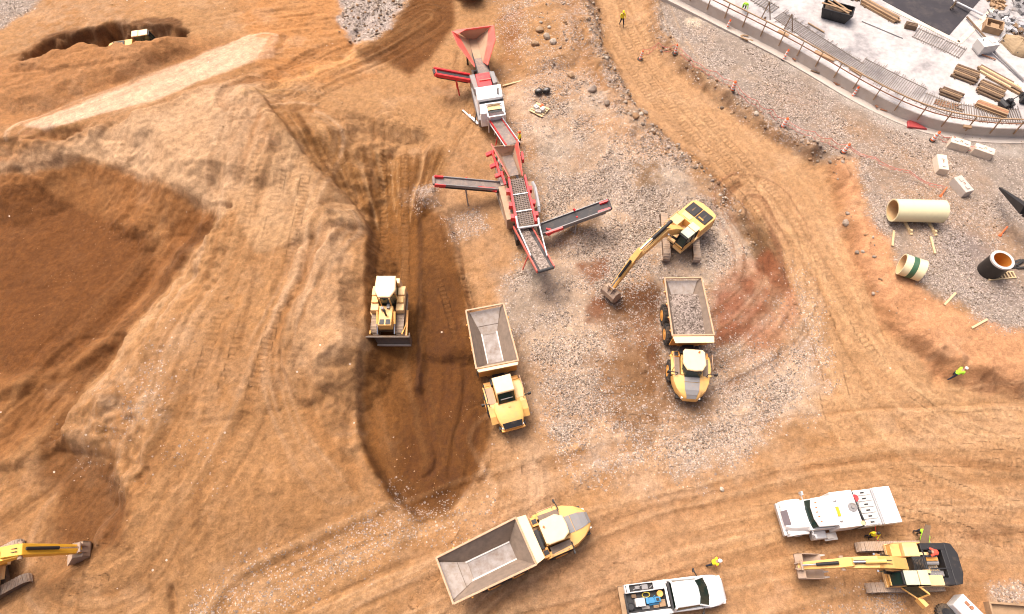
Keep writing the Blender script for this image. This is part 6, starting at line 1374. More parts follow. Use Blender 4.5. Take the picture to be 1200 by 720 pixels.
for a, b in zip(G_, G_[1:]):
    if (b - a).length < .05: continue
    k1.beam(a + Vector((0, 0, 1.12)), b + Vector((0, 0, 1.12)), .10, .09); k2.beam(a + Vector((0, 0, .58)), b + Vector((0, 0, .58)), .05, .09)
    l = (b - a).length
    while nxt < acc + l:
        q = a.lerp(b, (nxt - acc) / l); d_ = nrm2([a, b], 0) * .2; k = Site(rl); k.beam(q + d_ + Vector((0, 0, -.55)), q + d_ * .3 + Vector((0, 0, 1.16)), .09, .09); k.build('post', M['wood'], rl); nxt += 2.15
    acc += l
k1.build('top_rail', M['wood'], rl); k2.build('mid_rail', M['rust'], rl)
# starter bars along the edge
def barmat(px, wid, step, label, z=DZ, m='rust', jit=.15, skew=0.0):
    pts = [at(x, y, z + .06) for x, y in px]; r = thing('rebar_mat', pts[0], 0, label, 'rebar', 'rows of reinforcing bars on the deck'); k = Site(r); acc = 0; nxt = .1
    for a, b in zip(pts, pts[1:]):
        l = (b - a).length; s_ = nrm2([a, b], 0) * -1; d_ = (b - a).normalized()
        for o in (.25, wid - .2): k.beam(a + s_ * o + Vector((0, 0, -.03)), b + s_ * o + Vector((0, 0, -.03)), .05, .04)
        while nxt < acc + l:
            q = a.lerp(b, (nxt - acc) / l); j = random.uniform(-jit, jit); k.beam(q + s_ * j, q + s_ * (wid + j) + d_ * skew + Vector((0, 0, random.uniform(0, .12))), .055, .05); nxt += step * random.uniform(.85, 1.15)
        acc += l
    k.build('bars', mat('grey_brown_bars', (.22, .18, .155), .8, var=.25), r); return r
barmat([(905, 22), (950, 52), (1000, 84)], 1.9, .2, 'row of grey bars on the deck behind the middle of the railing', jit=.3)
barmat([(1000, 83), (1040, 104), (1075, 121)], 2.6, .2, 'row of grey bars on the deck left of the small timber pile', jit=.4)
barmat([(1078, 123), (1110, 136), (1150, 143), (1200, 146)], 2.1, .22, 'row of bars on the deck at the bend of the railing')
barmat([(1068, 44), (1100, 58), (1123, 69)], 2.0, .22, 'row of grey bars below the corner of the black pavement')
barmat([(824, -26), (870, -4), (904, 16)], 1.6, .3, 'row of bars on the deck at the upper end of the railing')
asph = MB(); q = [at(x, y, DZ + .03) for x, y in ((985, -26), (1112, 42), (1168, -22), (1120, -60))]; asph.prism([(p.x, p.y) for p in q], DZ - .01, DZ + .03, 'z')
tag(asph.build('asphalt_patch', mat('black_membrane', (.028, .024, .03), .75, var=.3, scale=1.2, dirt=(.09, .075, .07), dirt_amt=.4, dscale=.8)), 'black sheet of fresh asphalt on the bright deck', 'pavement', kind='structure')
k = MB(); k.beam(at(1040, 8, DZ + .02), at(1124, 50, DZ + .02), .5, .04); k.beam(at(1124, 50, DZ + .02), at(1180, -5, DZ + .02), .5, .04); tag(k.build('edge_strip', M['paleconcrete']), 'pale kerb strip round the black asphalt', 'kerb', kind='structure')
# ------------------------------------------------------------------ goods on the deck
def solid(name, label, cat, px, z, size, rz, fn, m, bevel=.0, group=None):
    p = at(px[0], px[1], z); k = MB(); fn(k, *size); o = k.build(name, m, None, loc=p, rot=(0, 0, rz), bevel=bevel); return tag(o, label, cat, group)
def along(p, q, z): a, b = at(*p, z), at(*q, z); return (a + b) / 2, (b - a).to_2d().length, yaw(a, b)
def logstack(name, label, p, q, wd, rows, r, m, z=DZ, cat='timber', jit=.12, rnd=True, cn='log', grp='timber stacks on the deck'):
    c, ln, y_ = along(p, q, z); t_ = thing(name, (c.x, c.y, z), y_, label, cat, grp)
    for lv in range(rows):
        nn = max(1, int(wd / (2 * r)) - lv)
        for i in range(nn):
            yy = (i - (nn - 1) / 2) * 2 * r; zz = r + lv * 1.75 * r; dx = random.uniform(-jit, jit); dy = random.uniform(-.05, .05) if rnd else 0
            k = MB(); a, b = (-ln / 2 + dx, yy, zz), (ln / 2 + dx + random.uniform(-jit, jit), yy + dy, zz)
            if rnd: k.tube(a, b, r * random.uniform(.8, 1.02), r * random.uniform(.75, 1.0), n=8)
            else: k.beam(a, b, r * 1.8, r * 1.8)
            k.build(cn, m[i % len(m)] if isinstance(m, list) else m, t_)
    k = MB()
    for s in (-.34, .34): k.box((ln * s, 0, r * .35), (.14, wd * 1.02, r * .7 - .02))
    k.build('bearer', M['darkwood'], t_); return t_
W2 = [M['darkwood'], M['wood'], M['darkwood']]
logstack('log_stack', 'large stack of dark poles nearest the white box on the deck', (1117, 84), (1144, 94), 2.0, 2, .13, W2)
logstack('log_stack', 'large stack of dark poles right of the other big stack', (1146, 102), (1174, 114), 2.0, 2, .13, W2)
logstack('log_stack', 'small stack of short dark poles on the deck near the railing bars', (1101, 107), (1125, 116), 1.1, 2, .11, W2)
logstack('lath_pile', 'loose thin sticks spread below the small pole stack', (1099, 121), (1124, 127), .9, 1, .06, [M['wood'], M['rust'], M['darkwood']], jit=.45, cn='stick')
logstack('beam_stack', 'orange brown beams stacked near the bend of the railing', (1143, 123), (1178, 136), 1.0, 2, .12, [M['wood'], M['rust']], jit=.1, rnd=False, cn='beam')
logstack('plank_pile', 'long pale planks lying loose beside the right pole stack', (1152, 84), (1196, 108), 1.3, 1, .10, [M['wood'], M['palewood'], M['darkwood']], jit=.7, rnd=False, cn='plank')
logstack('timber_bundle', 'long bundle of brown timbers along the top edge of the deck', (1010, 3), (1051, 26), 1.15, 2, .12, [M['wood'], M['darkwood'], M['wood']], rnd=False, jit=.2, cn='timber')
logstack('timber_bundle', 'timbers lying at the top edge behind the skip', (975, -16), (1005, 1), 1.0, 1, .12, W2, rnd=False, jit=.4, cn='timber')
def crate(k, a, b, c): k.box((0, 0, c / 2), (a, b, c)); [k.box((0, y, c + .02), (a * 1.04, .12, .05)) for y in (-b * .35, 0, b * .35)]; [k.box((x, 0, c * .5), (.08, b * 1.05, c * .9)) for x in (-a * .4, a * .4)]
solid('crate', 'small brown crate by itself at the end of the long timber bundle', 'crate', (1066, 33), DZ, (1.1, .6, .45), R(-22), crate, M['darkwood'])
sk = thing('skip', at(977, 21, DZ), R(-24), 'black open skip with planks thrown in on the bright deck', 'skip')
k = MB(); a0, b0, a1, b1_, hh = 1.15, .55, 1.5, .75, 1.15
for s in (-1, 1):
    k.quad((-a0, s * b0, .05), (a0, s * b0, .05), (a1, s * b1_, hh), (-a1, s * b1_, hh), .06 * s); k.quad((s * a0, -b0, .05), (s * a0, b0, .05), (s * a1, b1_, hh), (s * a1, -b1_, hh), -.06 * s)
k.box((0, 0, .06), (2 * a0, 2 * b0, .08))
for s in (-1, 1): k.beam((-a1, s * b1_, hh), (a1, s * b1_, hh), .1, .1); k.beam((s * a1, -b1_, hh), (s * a1, b1_, hh), .1, .1); k.beam((s * .5, -b1_ - .02, hh - .1), (s * .4, -b0 - .02, .1), .1, .1)
k.build('skip_body', M['black'], sk)
k = MB(); k.box((0, 0, .5), (2.3, 1.05, .5), top=(1.1, 1.1)); k.build('rubbish_fill', M['trackframe'], sk)
for i, (y0, y1_) in enumerate(((-.45, .25), (.1, -.2), (.45, .3))):
    c0 = at(977, 21, DZ); k = MB(); k.beam((-1.75 + .5 * i, y0 + .35, 1.3), (1.3 - .2 * i, y1_, 1.0), .2, .06); tag(k.build('plank', M['wood'], None, loc=c0, rot=(0, 0, R(-24))), ('long plank sticking out of the black skip on its upper left', 'plank lying across the middle of the black skip', 'short plank lying at the upper side inside the black skip')[i], 'plank')
def genbox(k, a, b, c): k.box((0, 0, c / 2 + .25), (a, b, c)); k.box((0, 0, .14), (a * .9, b * .9, .22)); k.box((a * .2, 0, c + .28), (a * .3, b * .5, .08)); k.tube((-a * .3, b * .2, c + .2), (-a * .3, b * .2, c + .5), .06)
solid('generator', 'white boxy generator on a brown base between asphalt and pole stacks', 'generator', (1150, 60), DZ, (1.7, 1.3, .9), R(12), genbox, M['whitegrey'], .04)
def engine(k, a, b, c):
    k.box((0, 0, .3), (a, b * .6, .4)); k.tube((-a * .3, -b / 2, .35), (-a * .3, b / 2, .35), .32, n=14); k.tube((a * .35, -b / 2, .3), (a * .35, b / 2, .3), .26, n=14); k.box((.1, 0, .65), (a * .4, b * .4, .35)); k.beam((0, 0, .6), (a * .8, .1, .9), .08, .08)
solid('compactor', 'black wheeled machine beside the orange beams on the deck', 'machine', (1177, 125), DZ, (1.2, .8, 1), R(20), engine, M['black'])
solid('compactor', 'black wheeled machine cut by the right edge on the deck', 'machine', (1199, 118), DZ, (1.1, .8, 1), R(70), engine, M['black'])
def mound(k, a, b, c):
    nn = 16; secs = []
    for t in range(7):
        f = t / 6; rr = math.cos(f * math.pi / 2) ** .7 + .02; secs.append([(a / 2 * rr * math.cos(2 * math.pi * i / nn) * (1 + .12 * math.sin(i * 2.3)), b / 2 * rr * math.sin(2 * math.pi * i / nn) * (1 + .1 * math.cos(i * 3.1)), c * f + .05 * math.sin(i * 1.7 + t)) for i in range(nn)])
    k.loft(secs)
solid('tarp_heap', 'brown sheeted heap at the right edge of the deck', 'tarp', (1191, 56), DZ, (2.2, 3.4, 1.0), R(25), mound, M['tarp'])
def rolls(k, a, b, c):
    for i in range(3): k.tube((-.1 + .3 * i, -b / 2 + .3 * i, .2 + .1 * i), (.1 + .3 * i, b / 2 - .2 * i, .2 + .1 * i), .2, n=10)
solid('membrane_rolls', 'black rolls leaning on the brown sheeted heap', 'rolls', (1183, 57), DZ, (1, 2.0, 1), R(28), rolls, M['black'])
def openbox(k, a, b, c):
    for s in (-1, 1): k.box((s * a / 2, 0, c / 2), (.12, b, c)); k.box((0, s * b / 2, c / 2), (a, .12, c))
    k.box((0, 0, .06), (a, b, .1)); k.box((.1, .05, c * .5), (a * .5, b * .5, c * .4))
solid('timber_box', 'open orange brown timber box near the asphalt corner', 'box', (1161, 35), DZ, (1.6, 1.3, .7), R(-25), openbox, M['wood'])
def clutter(k, a, b, c):
    for i in range(16):
        x, y = random.uniform(-a / 2, a / 2), random.uniform(-b / 2, b / 2)
        if i % 3: k.box((x, y, .16), (random.uniform(.2, .7), random.uniform(.15, .5), random.uniform(.15, .4)), rz=random.uniform(0, 3))
        else: k.beam((x, y, .06), (x + random.uniform(-1, 1), y + random.uniform(-1, 1), .35), .09, .09)
    k.box((0, 0, .03), (a * .8, b * .7, .05))
for i, (px, sz, m_, lb) in enumerate((((1172, 22), (2.6, 2.0, 1), 'greysteel', 'grey scrap and fittings heaped above the timber box'), ((1186, 30), (2.4, 2.2, 1), 'lightsteel', 'pale steel fittings heaped above the brown sheeted heap'), ((1194, 8), (2.2, 1.6, 1), 'greysteel', 'dark scrap heap in the top right corner'), ((1168, 6), (2.2, 1.4, 1), 'wood', 'wood scraps heaped beside the asphalt at the top edge'), ((1192, 40), (2, 1.2, 1), 'trackframe', 'brown scrap heaped just above the brown sheeted heap'))):
    solid('scrap_heap', lb, 'scrap', px, DZ, sz, R(30 * i), clutter, M[m_])
for p, q, z0_, z1_, r_, m_, lb in (((1117, 1), (1152, 18), .35, .5, .11, 'lightsteel', 'pale pole lying across the right corner of the black asphalt'), ((1133, 20), (1162, 52), .2, .3, .09, 'darkwood', 'dark pole running from the asphalt corner past the white generator'), ((1160, 56), (1200, 94), .3, .2, .11, 'greysteel', 'grey pole running down to the right edge past the brown heap'), ((1178, 40), (1158, 60), .4, .3, .08, 'lightsteel', 'short pale pole lying beside the white generator'), ((1145, 62), (1167, 70), .12, .12, .06, 'rust', 'thin rusty rod below the white generator'), ((947, 27), (966, 38), .1, .1, .07, 'wood', 'single brown batten lying below the black skip'), ((1010, 25), (1058, 45), .06, .06, .04, 'greysteel', 'thin dark rod below the long timber bundle')):
    a, b = at(*p, DZ + z0_), at(*q, DZ + z1_); k = MB(); k.tube(Vector((0, 0, 0)), b - a, r_, n=8); tag(k.build('pole', M[m_], None, loc=a), lb, 'pole')
person(at(1114, 11, DZ + .03), R(-30), 'worker in a pale jacket standing on the black asphalt', vest='whitegrey', hat='hiviz', stride=.1, trousers='tarp')
person(at(871, 11, DZ), R(-100), 'worker in bright green stooping behind the upper railing', vest='higreen', hat='higreen', lean=1.0, squat=.6, stride=.1)
for p, lb in (((892, 22), 'dark steel prop leaning at the deck edge left of the bars'), ((918, 36), 'thin brown prop leaning at the deck edge beside the bars')):
    a = at(*p, DZ); k = MB(); k.beam((0, 0, 0), (.5, .7, 1.4), .10, .10); k.beam((.9, -.2, 0), (.5, .7, 1.38), .07, .07); tag(k.build('prop', M['darkwood'], None, loc=a), lb, 'prop')
a = ag(889, 40); k = MB(); k.beam((0, 0, -.1), (.35, .75, 1.5), .2, .14); tag(k.build('leaning_post', M['darkwood'], None, loc=a), 'dark post leaning against the grey wall face', 'post')
for p, q, lb in (((955, 60), (978, 71), 'plank lying on the deck just inside the railing'), ((912, 36), (924, 42), 'short plank lying on the wall top near the leaning prop'), ((996, 79), (1010, 88), 'brown plank on the wall top below the long bar row')):
    c, ln, y_ = along(p, q, DZ + .1); k = MB(); k.box((0, 0, .05), (ln, .4, .1)); tag(k.build('plank', M['wood'], None, loc=(c.x, c.y, DZ + .04), rot=(0, 0, y_)), lb, 'plank')
c = at(1132, 150, DZ); k = MB(); k.box((0, 0, .12), (.6, .3, .2)); k.box((.3, .1, .1), (.3, .3, .12)); tag(k.build('timber_offcut', M['wood'], None, loc=c, rot=(0, 0, R(-15))), 'brown timber offcut on the wall top at the bend', 'offcut')
# red frame leaning on the wall
a = ag(1100, 153); k = MB(); d_ = Vector((.45, .9, 1.0))
for s in (-.35, .35): k.beam(Vector((s, -s * .4, 0)), Vector((s, -s * .4, 0)) + d_, .12, .1)
for i in range(4): q = d_ * (i / 3); k.beam(q + Vector((-.4, .16, 0)), q + Vector((.4, -.16, 0)), .2, .08)
tag(k.build('steel_frame', mat('dark_red_paint', (.30, .02, .03), .5), None, loc=a), 'small dark red steel frame leaning on the wall face', 'frame')
def scrapwood(k, a, b, c):
    for i in range(6): x, y = random.uniform(-a / 2, a / 2), random.uniform(-b / 2, b / 2); k.beam((x, y, .06 + .03 * i), (x + random.uniform(.2, .9), y + random.uniform(-.4, .1), .10 + .05 * i), .16, .07)
for px, m_, lb in (((931, 70), 'rust', 'rusty scrap lying beside the lone striped post below the wall'), ((952, 84), 'darkwood', 'dark wood scrap at the wall foot left of the rusty pieces'), ((979, 100), 'rust', 'rusty pieces at the wall foot left of the yellow based marker'), ((1033, 128), 'rust', 'brown broken boards at the wall foot right of the yellow based marker'), ((872, 46), 'wood', 'pale boards behind the upper striped post')):
    p = ag(*px); k = MB(); scrapwood(k, 1.3, .5, 1); tag(k.build('wood_scrap', M[m_], None, loc=p, rot=(0, 0, R(-30))), lb, 'scrap')
p = ag(1073, 148); k = MB(); k.prism([(-.9, -.35), (.9, -.5), (-.3, .6), (-.8, .4)], 0, .25, 'z'); tag(k.build('red_sheet', mat('crumpled_red_sheet', (.38, .05, .05), .6, var=.3, scale=6, bump=.5), None, loc=p, rot=(0, 0, R(-5)), bevel=.05), 'crumpled dark red sheet at the foot of the wall', 'sheet')
# ------------------------------------------------------------------ barrier posts and mesh
def marker(px, label, style='post', tilt=0.0, tdir=0.0, hh=1.05):
    p = ag(*px); r = thing('marker_post', p, tdir, label, 'marker post', 'orange and white marker posts')
    k = MB(); k.prism([(.30 * math.cos(R(45 * i + 22)), .30 * math.sin(R(45 * i + 22))) for i in range(8)], 0, .09, 'z'); k.build('base', M['hiviz'] if style == 'yellow' else M['rubber'], r, bevel=.02)
    r0, r1 = (.14, .10) if style != 'barrel' else (.19, .14); T = Matrix.Rotation(tilt, 4, 'Y')
    k = MB(); k.m = T; k.lathe([(.01, .08), (r0, .08), (r1, hh), (r1 * .6, hh + .06), (.01, hh + .06)], n=12); b_ = k.build('tube', M['orangeplastic'], r, smooth=40)
    for f0, f1 in ((.20, .38), (.48, .66), (.76, .93)):
        k = MB(); k.m = T; ra = lambda f: r0 + (r1 - r0) * f + .008; k.lathe([(ra(f0) - .03, hh * f0), (ra(f0), hh * f0), (ra(f1), hh * f1), (ra(f1) - .03, hh * f1)], n=12); k.build('white_band', M['whiteband'], b_, smooth=40)
    k = MB(); k.m = T; k.box((0, 0, hh + .09), (.06, .16, .08)); k.build('handle', M['orangeplastic'], b_)
    return r
for px, lb, st, tl, td in (((750, 70), 'marker post standing on the upper haul road below the walking worker', 'post', .1, 0), ((791, 63), 'marker post on the gravel edge right of the upper road', 'post', 0, 0), ((858, 106), 'squat orange marker in the mesh line right of the road', 'barrel', 0, 0), ((851, 35), 'marker post on the gravel below the railing near the leaning post', 'post', .15, .5), ((806, 8), 'marker post at the top of the gravel shelf', 'post', .1, .5), ((918, 70), 'lone marker post by the wall foot beside rusty scrap', 'post', .15, .6), ((999, 113), 'marker post with a yellow base at the wall foot', 'yellow', .1, .5), ((917, 149), 'marker post with white stripes in the mesh line above the road bend', 'barrel', .1, .3), ((988, 179), 'marker post at the top of the clay bank', 'barrel', .1, .3), ((1092, 165), 'marker post left of the concrete blocks', 'barrel', .1, .3)):
    marker(px, lb, st, tl, td)
def mesh_run(pts, label, hgt=.55):
    q = [ag(*p) for p in pts]; r = thing('barrier_mesh', q[0], 0, label, 'barrier mesh', 'red barrier mesh strung between marker posts'); k = Site(r)
    P3 = []
    for a, b in zip(q, q[1:]):
        n_ = max(4, int((b - a).length / .5))
        for i in range(n_):
            t = i / n_; p = a.lerp(b, t); P3.append((Vector((p.x, p.y, gz(p.x, p.y))), math.sin(math.pi * t)))
    P3.append((q[-1], 0))
    for (a, s0), (b, s1) in zip(P3, P3[1:]):
        h0, h1 = .85 - .35 * s0 + random.uniform(-.04, .04), .85 - .35 * s1; j = Vector((random.uniform(-.1, .1), random.uniform(-.1, .1), 0))
        k.tube(a + Vector((0, 0, h0)) , b + Vector((0, 0, h1)), .024, n=5); k.tube(a + Vector((0, 0, max(.05, h0 - hgt))) + j, b + Vector((0, 0, max(.05, h1 - hgt))) + j, .02, n=5)
        k.beam(a + Vector((0, 0, h0)), a + Vector((0, 0, max(.05, h0 - hgt))) + j, .018, .018)
    k.build('mesh_strands', M['vinylred'], r)
mesh_run([(752, 66), (770, 58), (790, 60)], 'red rope strung across the upper haul road between two marker posts')
mesh_run([(794, 64), (815, 82), (836, 92), (858, 104)], 'red barrier mesh along the upper right edge of the haul road')
mesh_run([(860, 106), (884, 126), (902, 136), (917, 147)], 'red barrier mesh above the bend of the haul road')
mesh_run([(919, 148), (950, 162), (970, 170), (988, 177), ], 'red barrier mesh leading to the top of the clay bank')
mesh_run([(990, 178), (1020, 192), (1060, 208), (1100, 226)], 'slack red mesh lying across the gravel shelf', .2)
mesh_run([(1094, 163), (1112, 168), (1138, 180)], 'red barrier mesh in front of the two long concrete blocks')
for px, td, lb in (((1104, 227), R(50), 'red stake lying beside the bluish concrete block'), ((1174, 273), R(45), 'red stake lying above the black standing pipe')):
    p = ag(*px); k = MB(); k.tube((-.4, 0, .08), (.55, 0, .35), .06); k.box((-.4, 0, .05), (.25, .2, .1)); tag(k.build('stake', M['orangeplastic'], None, loc=p, rot=(0, 0, td)), lb, 'stake')
# ------------------------------------------------------------------ blocks, pipes, laths on the gravel shelf
def block(p, q, lb, wd=.8, hh=.8, bl=False):
    c, ln, y_ = along(p, q, 1.6); z = gz(c.x, c.y) - .04; r = thing('concrete_block', (c.x, c.y, z), y_, lb, 'concrete block', 'concrete blocks on the gravel shelf')
    k = MB(); k.box((0, 0, hh / 2), (ln, wd, hh), top=(.98, .96)); k.build('block_body', M['concrete'] if bl else M['paleconcrete'], r, bevel=.05)
    for s in (-.25, .25):
        k = MB(); k.box((ln * s, 0, hh + .04), (.34, .3, .09)); k.build('casting_key', M['whitegrey'] if not bl else M['concrete'], r, bevel=.03)
    k = MB(); k.path([(-.1, 0, hh), (-.06, 0, hh + .12), (.06, 0, hh + .12), (.1, 0, hh)], .025); k.build('lifting_eye', M['rust'], r)
block((1114, 164), (1137, 171), 'left of the two long pale concrete blocks at the wall foot', .85); block((1142, 172), (1165, 180), 'right of the two long pale concrete blocks at the wall foot', .85)
block((1102, 183), (1105, 201), 'pale concrete block standing alone end-on left of the bluish block', .9); block((1119, 210), (1134, 228), 'weathered bluish grey concrete block beside the red stake', .9, .85, True)
def pipe(p, q, r_, lb, band=False):
    c, ln, y_ = along(p, q, 2.0); z = gz(c.x, c.y) + r_ + (.12 if not band else -.05); r = thing('pipe', (c.x, c.y, z), y_, lb, 'pipe', 'large coated pipes on the gravel shelf'); k = MB(); h = ln / 2
    k.lathe([(r_ * .90, -h), (r_, -h), (r_, h), (r_ * .90, h)], axis='x', n=36); k.v = k.v; 
    k.f = [f for f in k.f if len(f) == 4]; k.mi = k.mi[:len(k.f)]; o = k.build('pipe_shell', M['pipe'], r, smooth=40, rc=False)
    k = MB(); k.lathe([(r_ * .90, -h), (r_ * .90, h)], axis='x', n=36); k.f = [f for f in k.f if len(f) == 4]; k.mi = k.mi[:len(k.f)]; k.build('pipe_lining', M['pipein'], r, smooth=40, rc=False)
    for a, b in ((-h, -h + .12), (h - .12, h)):
        k = MB(); k.lathe([(r_ - .02, a), (r_ + .015, a), (r_ + .015, b), (r_ - .02, b)], axis='x', n=36); k.f = [f for f in k.f if len(f) == 4]; k.mi = k.mi[:len(k.f)]; k.build('end_collar', M['pipe'], o, smooth=40)
    if band:
        k = MB(); k.lathe([(r_ - .02, -.24), (r_ + .012, -.24), (r_ + .012, .18), (r_ - .02, .18)], axis='x', n=36); k.f = [f for f in k.f if len(f) == 4]; k.mi = k.mi[:len(k.f)]; k.build('green_band', M['pipegreen'], o, smooth=40)
    return r
pipe((1042, 251), (1100, 252.5), .95, 'long cream pipe lying on wooden sleepers')
pipe((1055, 314), (1079, 316), .88, 'short cream pipe piece with a dark green band', True).rotation_euler.z = R(-24)
for px, lb in (((1058, 256), 'sleeper under the left end of the long cream pipe'), ((1086, 257), 'sleeper under the right end of the long cream pipe')):
    p = at(px[0], px[1], 1.5); z = gz(p.x, p.y); k = MB(); k.box((0, 0, .1), (.22, 3.0, .2)); k.box((0, -1.15, .28), (.2, .4, .2), top=(1, .5)); tag(k.build('sleeper', M['palewood'], None, loc=(p.x, p.y - .3, z - .02), rot=(0, 0, R(8)), bevel=.02), lb, 'sleeper')
c = ag(1158, 318); r = thing('manhole_pipe', c, 0, 'black coated pipe standing on end with an ochre inside', 'pipe'); hh = 1.75; rr = .88
k = MB(); k.lathe([(rr, 0), (rr, hh), (rr * .78, hh), (rr * .78, hh - .02)], n=32); k.f = [f for f in k.f if len(f) == 4]; k.mi = k.mi[:len(k.f)]; k.build('pipe_shell', M['bitumen'], r, smooth=40, rc=False)
k = MB(); k.lathe([(rr * .77, hh + .015), (rr * 1.015, hh + .015), (rr * 1.015, hh - .14), (rr * .99, hh - .14)], n=32); k.f = [f for f in k.f if len(f) == 4]; k.mi = k.mi[:len(k.f)]; k.build('pale_rim', M['whitegrey'], r, smooth=30, rc=False)
k = MB(); k.lathe([(rr * .775, .2), (rr * .775, hh)], n=32); k.f = [f for f in k.f if len(f) == 4]; k.mi = k.mi[:len(k.f)]; k.build('ochre_lining', M['manhole'], r, smooth=40, rc=False)
k = MB(); k.lathe([(.01, .5), (rr * .78, .5), (rr * .78, .52), (.01, .52)], n=32); k.build('pipe_floor', M['manhole'], r)
c, ln, y_ = along((1157, 325), (1189, 322), 1.5); k = MB(); z = gz(c.x, c.y)
for s in (-.28, .28): k.box((0, s, .07), (ln, .09, .12))
for i in range(9): k.box(((i / 8 - .5) * ln * .95, 0, .10), (.09, .6, .08))
tag(k.build('ladder', M['palewood'], None, loc=(c.x, c.y, z), rot=(0, 0, y_)), 'short wooden ladder lying in front of the black standing pipe', 'ladder')
p = ag(1185, 311); k = MB(); scrapwood(k, 1.6, .9, 1); tag(k.build('plastic_scrap', M['black'], None, loc=p, rot=(0, 0, R(30))), 'torn black sheeting beside the black standing pipe', 'scrap')
for p, q, lb in (((1047, 271), (1045, 289), 'lath lying below the left end of the long cream pipe'), ((1090, 278), (1095, 298), 'lath lying below the right end of the long cream pipe'), ((1106, 358), (1119, 344), 'lath on the gravel between green banded pipe and clay bank'), ((1138, 385), (1156, 375), 'lath lying at the edge of the clay bank')):
    a, b = ag(*p), ag(*q); k = MB(); k.beam((0, 0, .07), b - a + Vector((0, 0, .09)), .16, .10); tag(k.build('lath', M['palewood'], None, loc=a), lb, 'lath')
# black jib reaching in from the right edge
a = at(1172, 221, 2.0); r = thing('crane_jib', (a.x, a.y, 0), 0, 'tapered black jib reaching in from the right edge', 'crane jib')
k = Site(r); k.beam(at(1171.5, 220.5, 2.2), at(1203, 247, 4.2), .16, .16, w1=.75, h1=.75); k.build('jib_beam', M['black'], r, bevel=.02)
k = Site(r); k.tube(at(1196, 243, 3.5), at(1212, 256, 4.2), .14); k.build('jib_cylinder', M['chrome'], r)
k = Site(r); b = at(1203, 247, 4.2); g_ = at(1290, 300, .2); k.beam(b, at(1290, 300, 4.6), .75, .75); k.beam(at(1290, 300, 4.6), Vector((g_.x, g_.y, gz(g_.x, g_.y))), .8, .8); k.build('jib_mast', M['black'], r)
# pallet of rubbish, rocks by the crusher
c = ag(632, 130); r = thing('pallet', c, R(-35), 'wooden pallet with rubbish on it right of the white screen box', 'pallet')
for i in range(5): k = MB(); k.box((0, (i - 2) * .28, .14), (1.5, .2, .04)); k.build('board', M['palewood'], r)
for i in range(3): k = MB(); k.box(((i - 1) * .65, 0, .06), (.12, 1.3, .10)); k.build('bearer', M['darkwood'], r)
for dx, dy, m_, lb, sz in ((-.3, .1, 'whitegrey', 'pale carton on the rubbish pallet', (.5, .4, .35)), (.3, -.2, 'lightsteel', 'grey steel box on the rubbish pallet', (.45, .4, .4)), (.25, .3, 'orangeplastic', 'orange can on the rubbish pallet', (.26, .26, .32)), (-.1, -.35, 'concrete', 'grey slab lying on the rubbish pallet', (.6, .35, .2))):
    k = MB(); k.box((0, 0, sz[2] / 2), sz, top=(.92, .92)); k.box((0, 0, sz[2] + .03), (sz[0] * .4, sz[1] * .4, .06)); tag(k.build('carton', M[m_], None, loc=c + Vector((dx, dy, .165)), rot=(0, 0, dx * 3), bevel=.02), lb, 'box')
for px, lb, y_ in (((555, 140), 'thin steel rail lying left of the white screen box', R(-52)), ((551, 138), 'second thin steel rail left of the white screen box', R(-50)), ((602, 98), 'pale board lying right of the white screen box', R(20))):
    p = ag(*px); k = MB(); k.box((0, 0, .06), (2.4, .14, .1)); k.box((0, 0, .1), (.2, .2, .08)); tag(k.build('rail', M['lightsteel'] if 'steel' in lb else M['palewood'], None, loc=p, rot=(0, 0, y_)), lb, 'rail')
for px, lb in (((631, 110), 'dark wheel lying left of another above the rubbish pallet'), ((640, 109), 'dark wheel lying nearest the gravel heap above the rubbish pallet')):
    t_ = thing('dropped_wheel', ag(*px) + Vector((0, 0, .32)), R(30), lb, 'wheel'); wh = wheel(t_, (0, 0, 0), .34, .3, 'greysteel', 14); wh.rotation_euler.x = R(70)
# bottom right corner
p = ag(1127, 716); r = thing('storage_tank', p, R(-52), 'white dented tank cut by the bottom edge at the right', 'tank'); k = MB(); k.box((-.1, -.1, .5), (1.6, 1.1, 1.0)); k.build('tank_body', M['white'], r, bevel=.08); k = MB(); k.tube((-.1, .1, 1.0), (-.1, .1, 1.12), .12); k.box((-.4, .1, 1.02), (.3, .2, .06)); k.build('tank_cap', M['rust'], r)
t_ = thing('old_tyre', ag(1105, 719) + Vector((0, 0, .22)), 0, 'black tyre lying beside the white tank at the bottom edge', 'tyre'); wh = wheel(t_, (0, 0, 0), .55, .4, 'black', 18); wh.rotation_euler.x = R(90)
p = ag(1186, 718); k = MB()
for s in (-1, 1): k.box((0, s * 1.35, .3), (3.6, .12, .6)); k.box((s * 1.75, 0, .3), (.12, 2.6, .6))
k.box((0, 0, .1), (3.4, 2.6, .12)); tag(k.build('timber_tray', M['wood'], None, loc=p + Vector((0, -.9, 0)), rot=(0, 0, R(-4))), 'shallow brown tray cut by the bottom right corner', 'tray')
